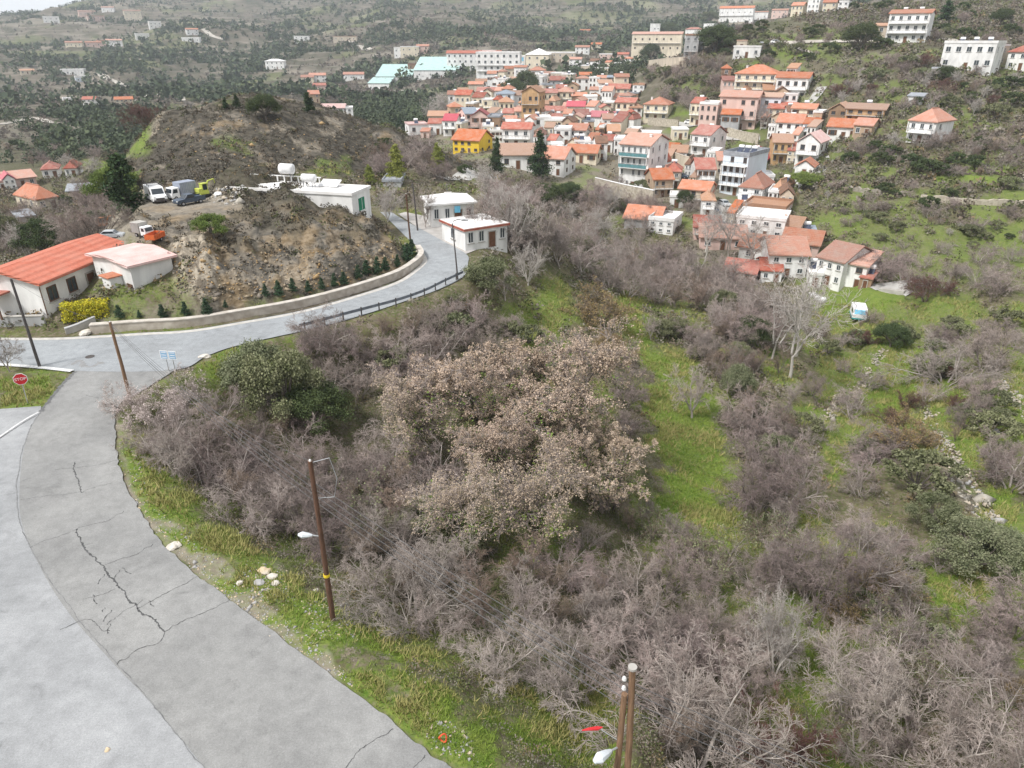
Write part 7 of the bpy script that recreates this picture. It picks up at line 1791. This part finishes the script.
def rock(r, seed, flat=.7):
    bm = bmesh.new(); bmesh.ops.create_icosphere(bm, subdivisions=2, radius=r); q = np.random.default_rng(seed); off = q.uniform(0, 50, 3)
    for v in bm.verts:
        f_ = .65 + .7 * float(vnoise(np.array([v.co.x / r * 1.3 + off[0]]), np.array([v.co.y / r * 1.3 + v.co.z / r * 2 + off[1]]), seed)[0]); v.co = v.co * f_; v.co.z *= flat
    me = bpy.data.meshes.new('stone'); bm.to_mesh(me); bm.free(); return me
pale_st = MAT('pale_stone', (.62, .58, .52), (.45, .41, .35), 3); tan_st = MAT('tan_stone', (.58, .44, .27), (.48, .42, .34), 1.2); grey_st = MAT('grey_stone', (.40, .39, .38), (.28, .27, .26), 3)
for (x, y, r, m, lab, fl) in [(174, 547, .34, pale_st, 'flat white stone on the road edge', .45), (264, 572, .34, tan_st, 'largest tan lump of the broken rubble on the gravel verge', .45), (271, 577, .3, pale_st, 'low pale slab of broken rubble beside the largest tan lump', .3), (259, 583, .26, grey_st, 'grey slab in front of the tan lump on the verge', .35), (275, 584, .22, pale_st, 'small pale chunk at the end of the verge rubble', .5), (240, 584, .18, pale_st, 'small pale stone between the boulders and the road', .6), (108, 751, .13, tan_st, 'round tan pebble lying on the forecourt', .9), (84, 727, .09, grey_st, 'dark flat pebble on the forecourt', .5), (20, 729, .08, pale_st, 'tiny pale pebble near the frame edge of the forecourt', .8), (205, 357, .5, pale_st, 'white block at the main road edge beside the grass', .4), (86, 334, .5, pale_st, 'pale block at the end of the roadside wall', .6), (316, 591, .15, pale_st, 'white stone in the grass behind the lamp pole', .7), (218, 195, .5, white, 'white tarpaulin lump on the rubble of the knoll', .6), (892, 152, .6, white, 'white stone lump below the lone cottage', .6)]:
    me = rock(r, int(x + y), fl); me.materials.append(m); p = at(x, y); tag(put('stone', me, None, (p[0], p[1], p[2] + r * fl * .3), random.uniform(0, 6)), lab, 'stone')
mb = MB(); p = at(443, 742); n = 20; mb.tube([(.2 * cos(2 * pi * k / n) * .7, .05 * sin(4 * pi * k / n), .22 + .2 * sin(2 * pi * k / n)) for k in range(n + 1)], .035, 6, cap=False); tag(mb.build('hose_loop', MAT('orange_red_plastic', (.75, .12, .05)), None, tuple(p[:3])), 'orange red loop of hose in the verge grass', 'hose')
# loose stones: verge gravel, fallen walls, knoll rubble
def rubble(name, polys, n, size, mats, seed):
    r = np.random.default_rng(seed); P2_ = []
    for poly, k in polys:
        xs = [q[0] for q in poly]; ys = [q[1] for q in poly]; c = 0
        while c < k:
            x, y = r.uniform(min(xs), max(xs)), r.uniform(min(ys), max(ys))
            if not inpoly(np.array([x]), np.array([y]), poly)[0]: continue
            p = at(x, y); c += 1
            if p is not None: P2_.append(p[:3])
    P2_ = np.array(P2_); base = np.array([(1, 0, 0), (-1, 0, 0), (0, 1, 0), (0, -1, 0), (0, 0, 1), (0, 0, -1)], float); tri = np.array([(0, 2, 4), (2, 1, 4), (1, 3, 4), (3, 0, 4), (2, 0, 5), (1, 2, 5), (3, 1, 5), (0, 3, 5)])
    m = len(P2_); S = r.lognormal(math.log(size), .5, (m, 1, 1)); V = P2_[:, None] + base[None] * S * r.uniform(.55, 1.2, (m, 6, 1)) * np.array((1, 1, .7)) + r.normal(0, .18, (m, 6, 3)) * S
    F_ = (np.arange(m)[:, None, None] * 6 + tri[None]).reshape(-1, 3); tag(put(name, np_mesh(name, V.reshape(-1, 3), F_, mats, np.repeat(r.integers(0, len(mats), m), 8))), kind='stuff')
rubble('gravel', [([(122, 410), (132, 430), (150, 500), (240, 575), (335, 660), (360, 690), (341, 680), (230, 601), (141, 513), (119, 465)], 900), ([(300, 600), (350, 600), (360, 640), (315, 640)], 300), ([(240, 560), (285, 565), (300, 610), (250, 600)], 250), ([(420, 700), (470, 735), (480, 765), (430, 752)], 160), ([(255, 565), (283, 568), (288, 594), (255, 596)], 160), ([(150, 520), (240, 600), (335, 678), (330, 684), (225, 604), (145, 520)], 260)], 0, .04, [grey_st, tan_st, grey_st], 3)
rubble('rubble', [([(915, 415), (935, 415), (1003, 525), (990, 545), (950, 480)], 200), ([(1000, 375), (1024, 400), (1024, 420), (1005, 400)], 60), ([(980, 410), (998, 410), (998, 440), (980, 438)], 90), ([(205, 190), (245, 185), (245, 205), (215, 205)], 160)], 0, .18, [grey_dry, tan_dry, grey_st], 4)
rubble('rock_debris', [([(165, 235), (212, 240), (216, 302), (178, 292)], 260), ([(215, 255), (400, 240), (398, 270), (300, 295), (215, 302)], 700), ([(150, 130), (250, 110), (330, 120), (430, 150), (330, 165), (200, 170)], 500)], 0, .13, [MAT('cliff_stone_a', (.36, .29, .2), (.26, .21, .15), 1), MAT('cliff_stone_b', (.22, .19, .155), (.15, .13, .11), 1), MAT('cliff_stone_c', (.40, .27, .13), (.3, .2, .1), 1)], 6)
print('OBJECTS', len(bpy.data.objects))
# ------------------------------------------------------------------ tightly packed small houses between the named ones
def gap_houses(poly, n, group, label, seed, size=(9, 14), hs=(8, 14), sepx=(7.5, 4.8)):
    r = random.Random(seed); xs = [q[0] for q in poly]; ys = [q[1] for q in poly]; c = 0; t = 0
    while c < n and t < 3000:
        t += 1; x, y = r.uniform(min(xs), max(xs)), r.uniform(min(ys), max(ys))
        if not inpoly(np.array([x]), np.array([y]), poly)[0]: continue
        if any(abs(x - h[1]) < sepx[0] and abs(y - h[2]) < sepx[1] for h in HOUSES): continue
        w, h = r.uniform(*size), r.uniform(*hs); rf = r.choice(['gx', 'gx', 'h', 'f', 's', 'gy'])
        rm = 'wh' if rf == 'f' else r.choice(['or', 'rd', 'tc', 'tn', 'tn', 'tc', 'br'])
        o = house(x, y, w, h, r.uniform(6, 8), r.uniform(-22, 10), rf, .4 if rf == 'f' else r.uniform(1.1, 1.8), rm, r.choice('WWWWWCCCBTB'), 2 if h > 8 else 1, r.choice((1, 2, 2, 3)), label, sidew=0)
        if o: o['group'] = group; c += 1
gap_houses([(500, 84), (560, 82), (640, 92), (640, 150), (590, 165), (520, 150), (450, 138), (455, 108)], 88, 'small houses packed into the old quarter', 'small village house squeezed in among the roofs of the old quarter', 5)
gap_houses([(700, 95), (800, 84), (815, 130), (805, 180), (770, 150), (720, 130)], 17, 'small houses of the upper quarter', 'small village house filling a gap in the upper quarter', 6)
gap_houses([(640, 170), (700, 160), (740, 170), (800, 180), (790, 215), (760, 235), (700, 215), (650, 205)], 15, 'small houses of the lower quarter', 'small village house tucked in near the hotel block and its lanes', 8)
gap_houses([(570, 70), (640, 62), (640, 74), (580, 80)], 7, 'cottages below the pine hill', 'small cottage scattered below the pine hill', 7, (8, 12), (4, 7))
# ------------------------------------------------------------------ the air
HAZE = 0.00017
m = bpy.data.materials.new('haze'); m.use_nodes = True; nt = m.node_tree
for n_ in list(nt.nodes):
    if n_.type == 'BSDF_PRINCIPLED': nt.nodes.remove(n_)
pv = nt.nodes.new('ShaderNodeVolumePrincipled'); pv.inputs['Color'].default_value = (.84, .91, 1.0, 1); pv.inputs['Density'].default_value = HAZE; pv.inputs['Anisotropy'].default_value = 0.2
out = [n_ for n_ in nt.nodes if n_.type == 'OUTPUT_MATERIAL'][0]; nt.links.new(pv.outputs[0], out.inputs['Volume'])
zlo = min(float(H.min()), -5) - 1.0; zhi = max(float(H.max()), 30) + 12.0
mb = MB(); mb.box((0, 0, (zlo + zhi) / 2), (2 * R1 + 60, 2 * R1 + 60, zhi - zlo)); tag(mb.build('haze', m), kind='stuff')
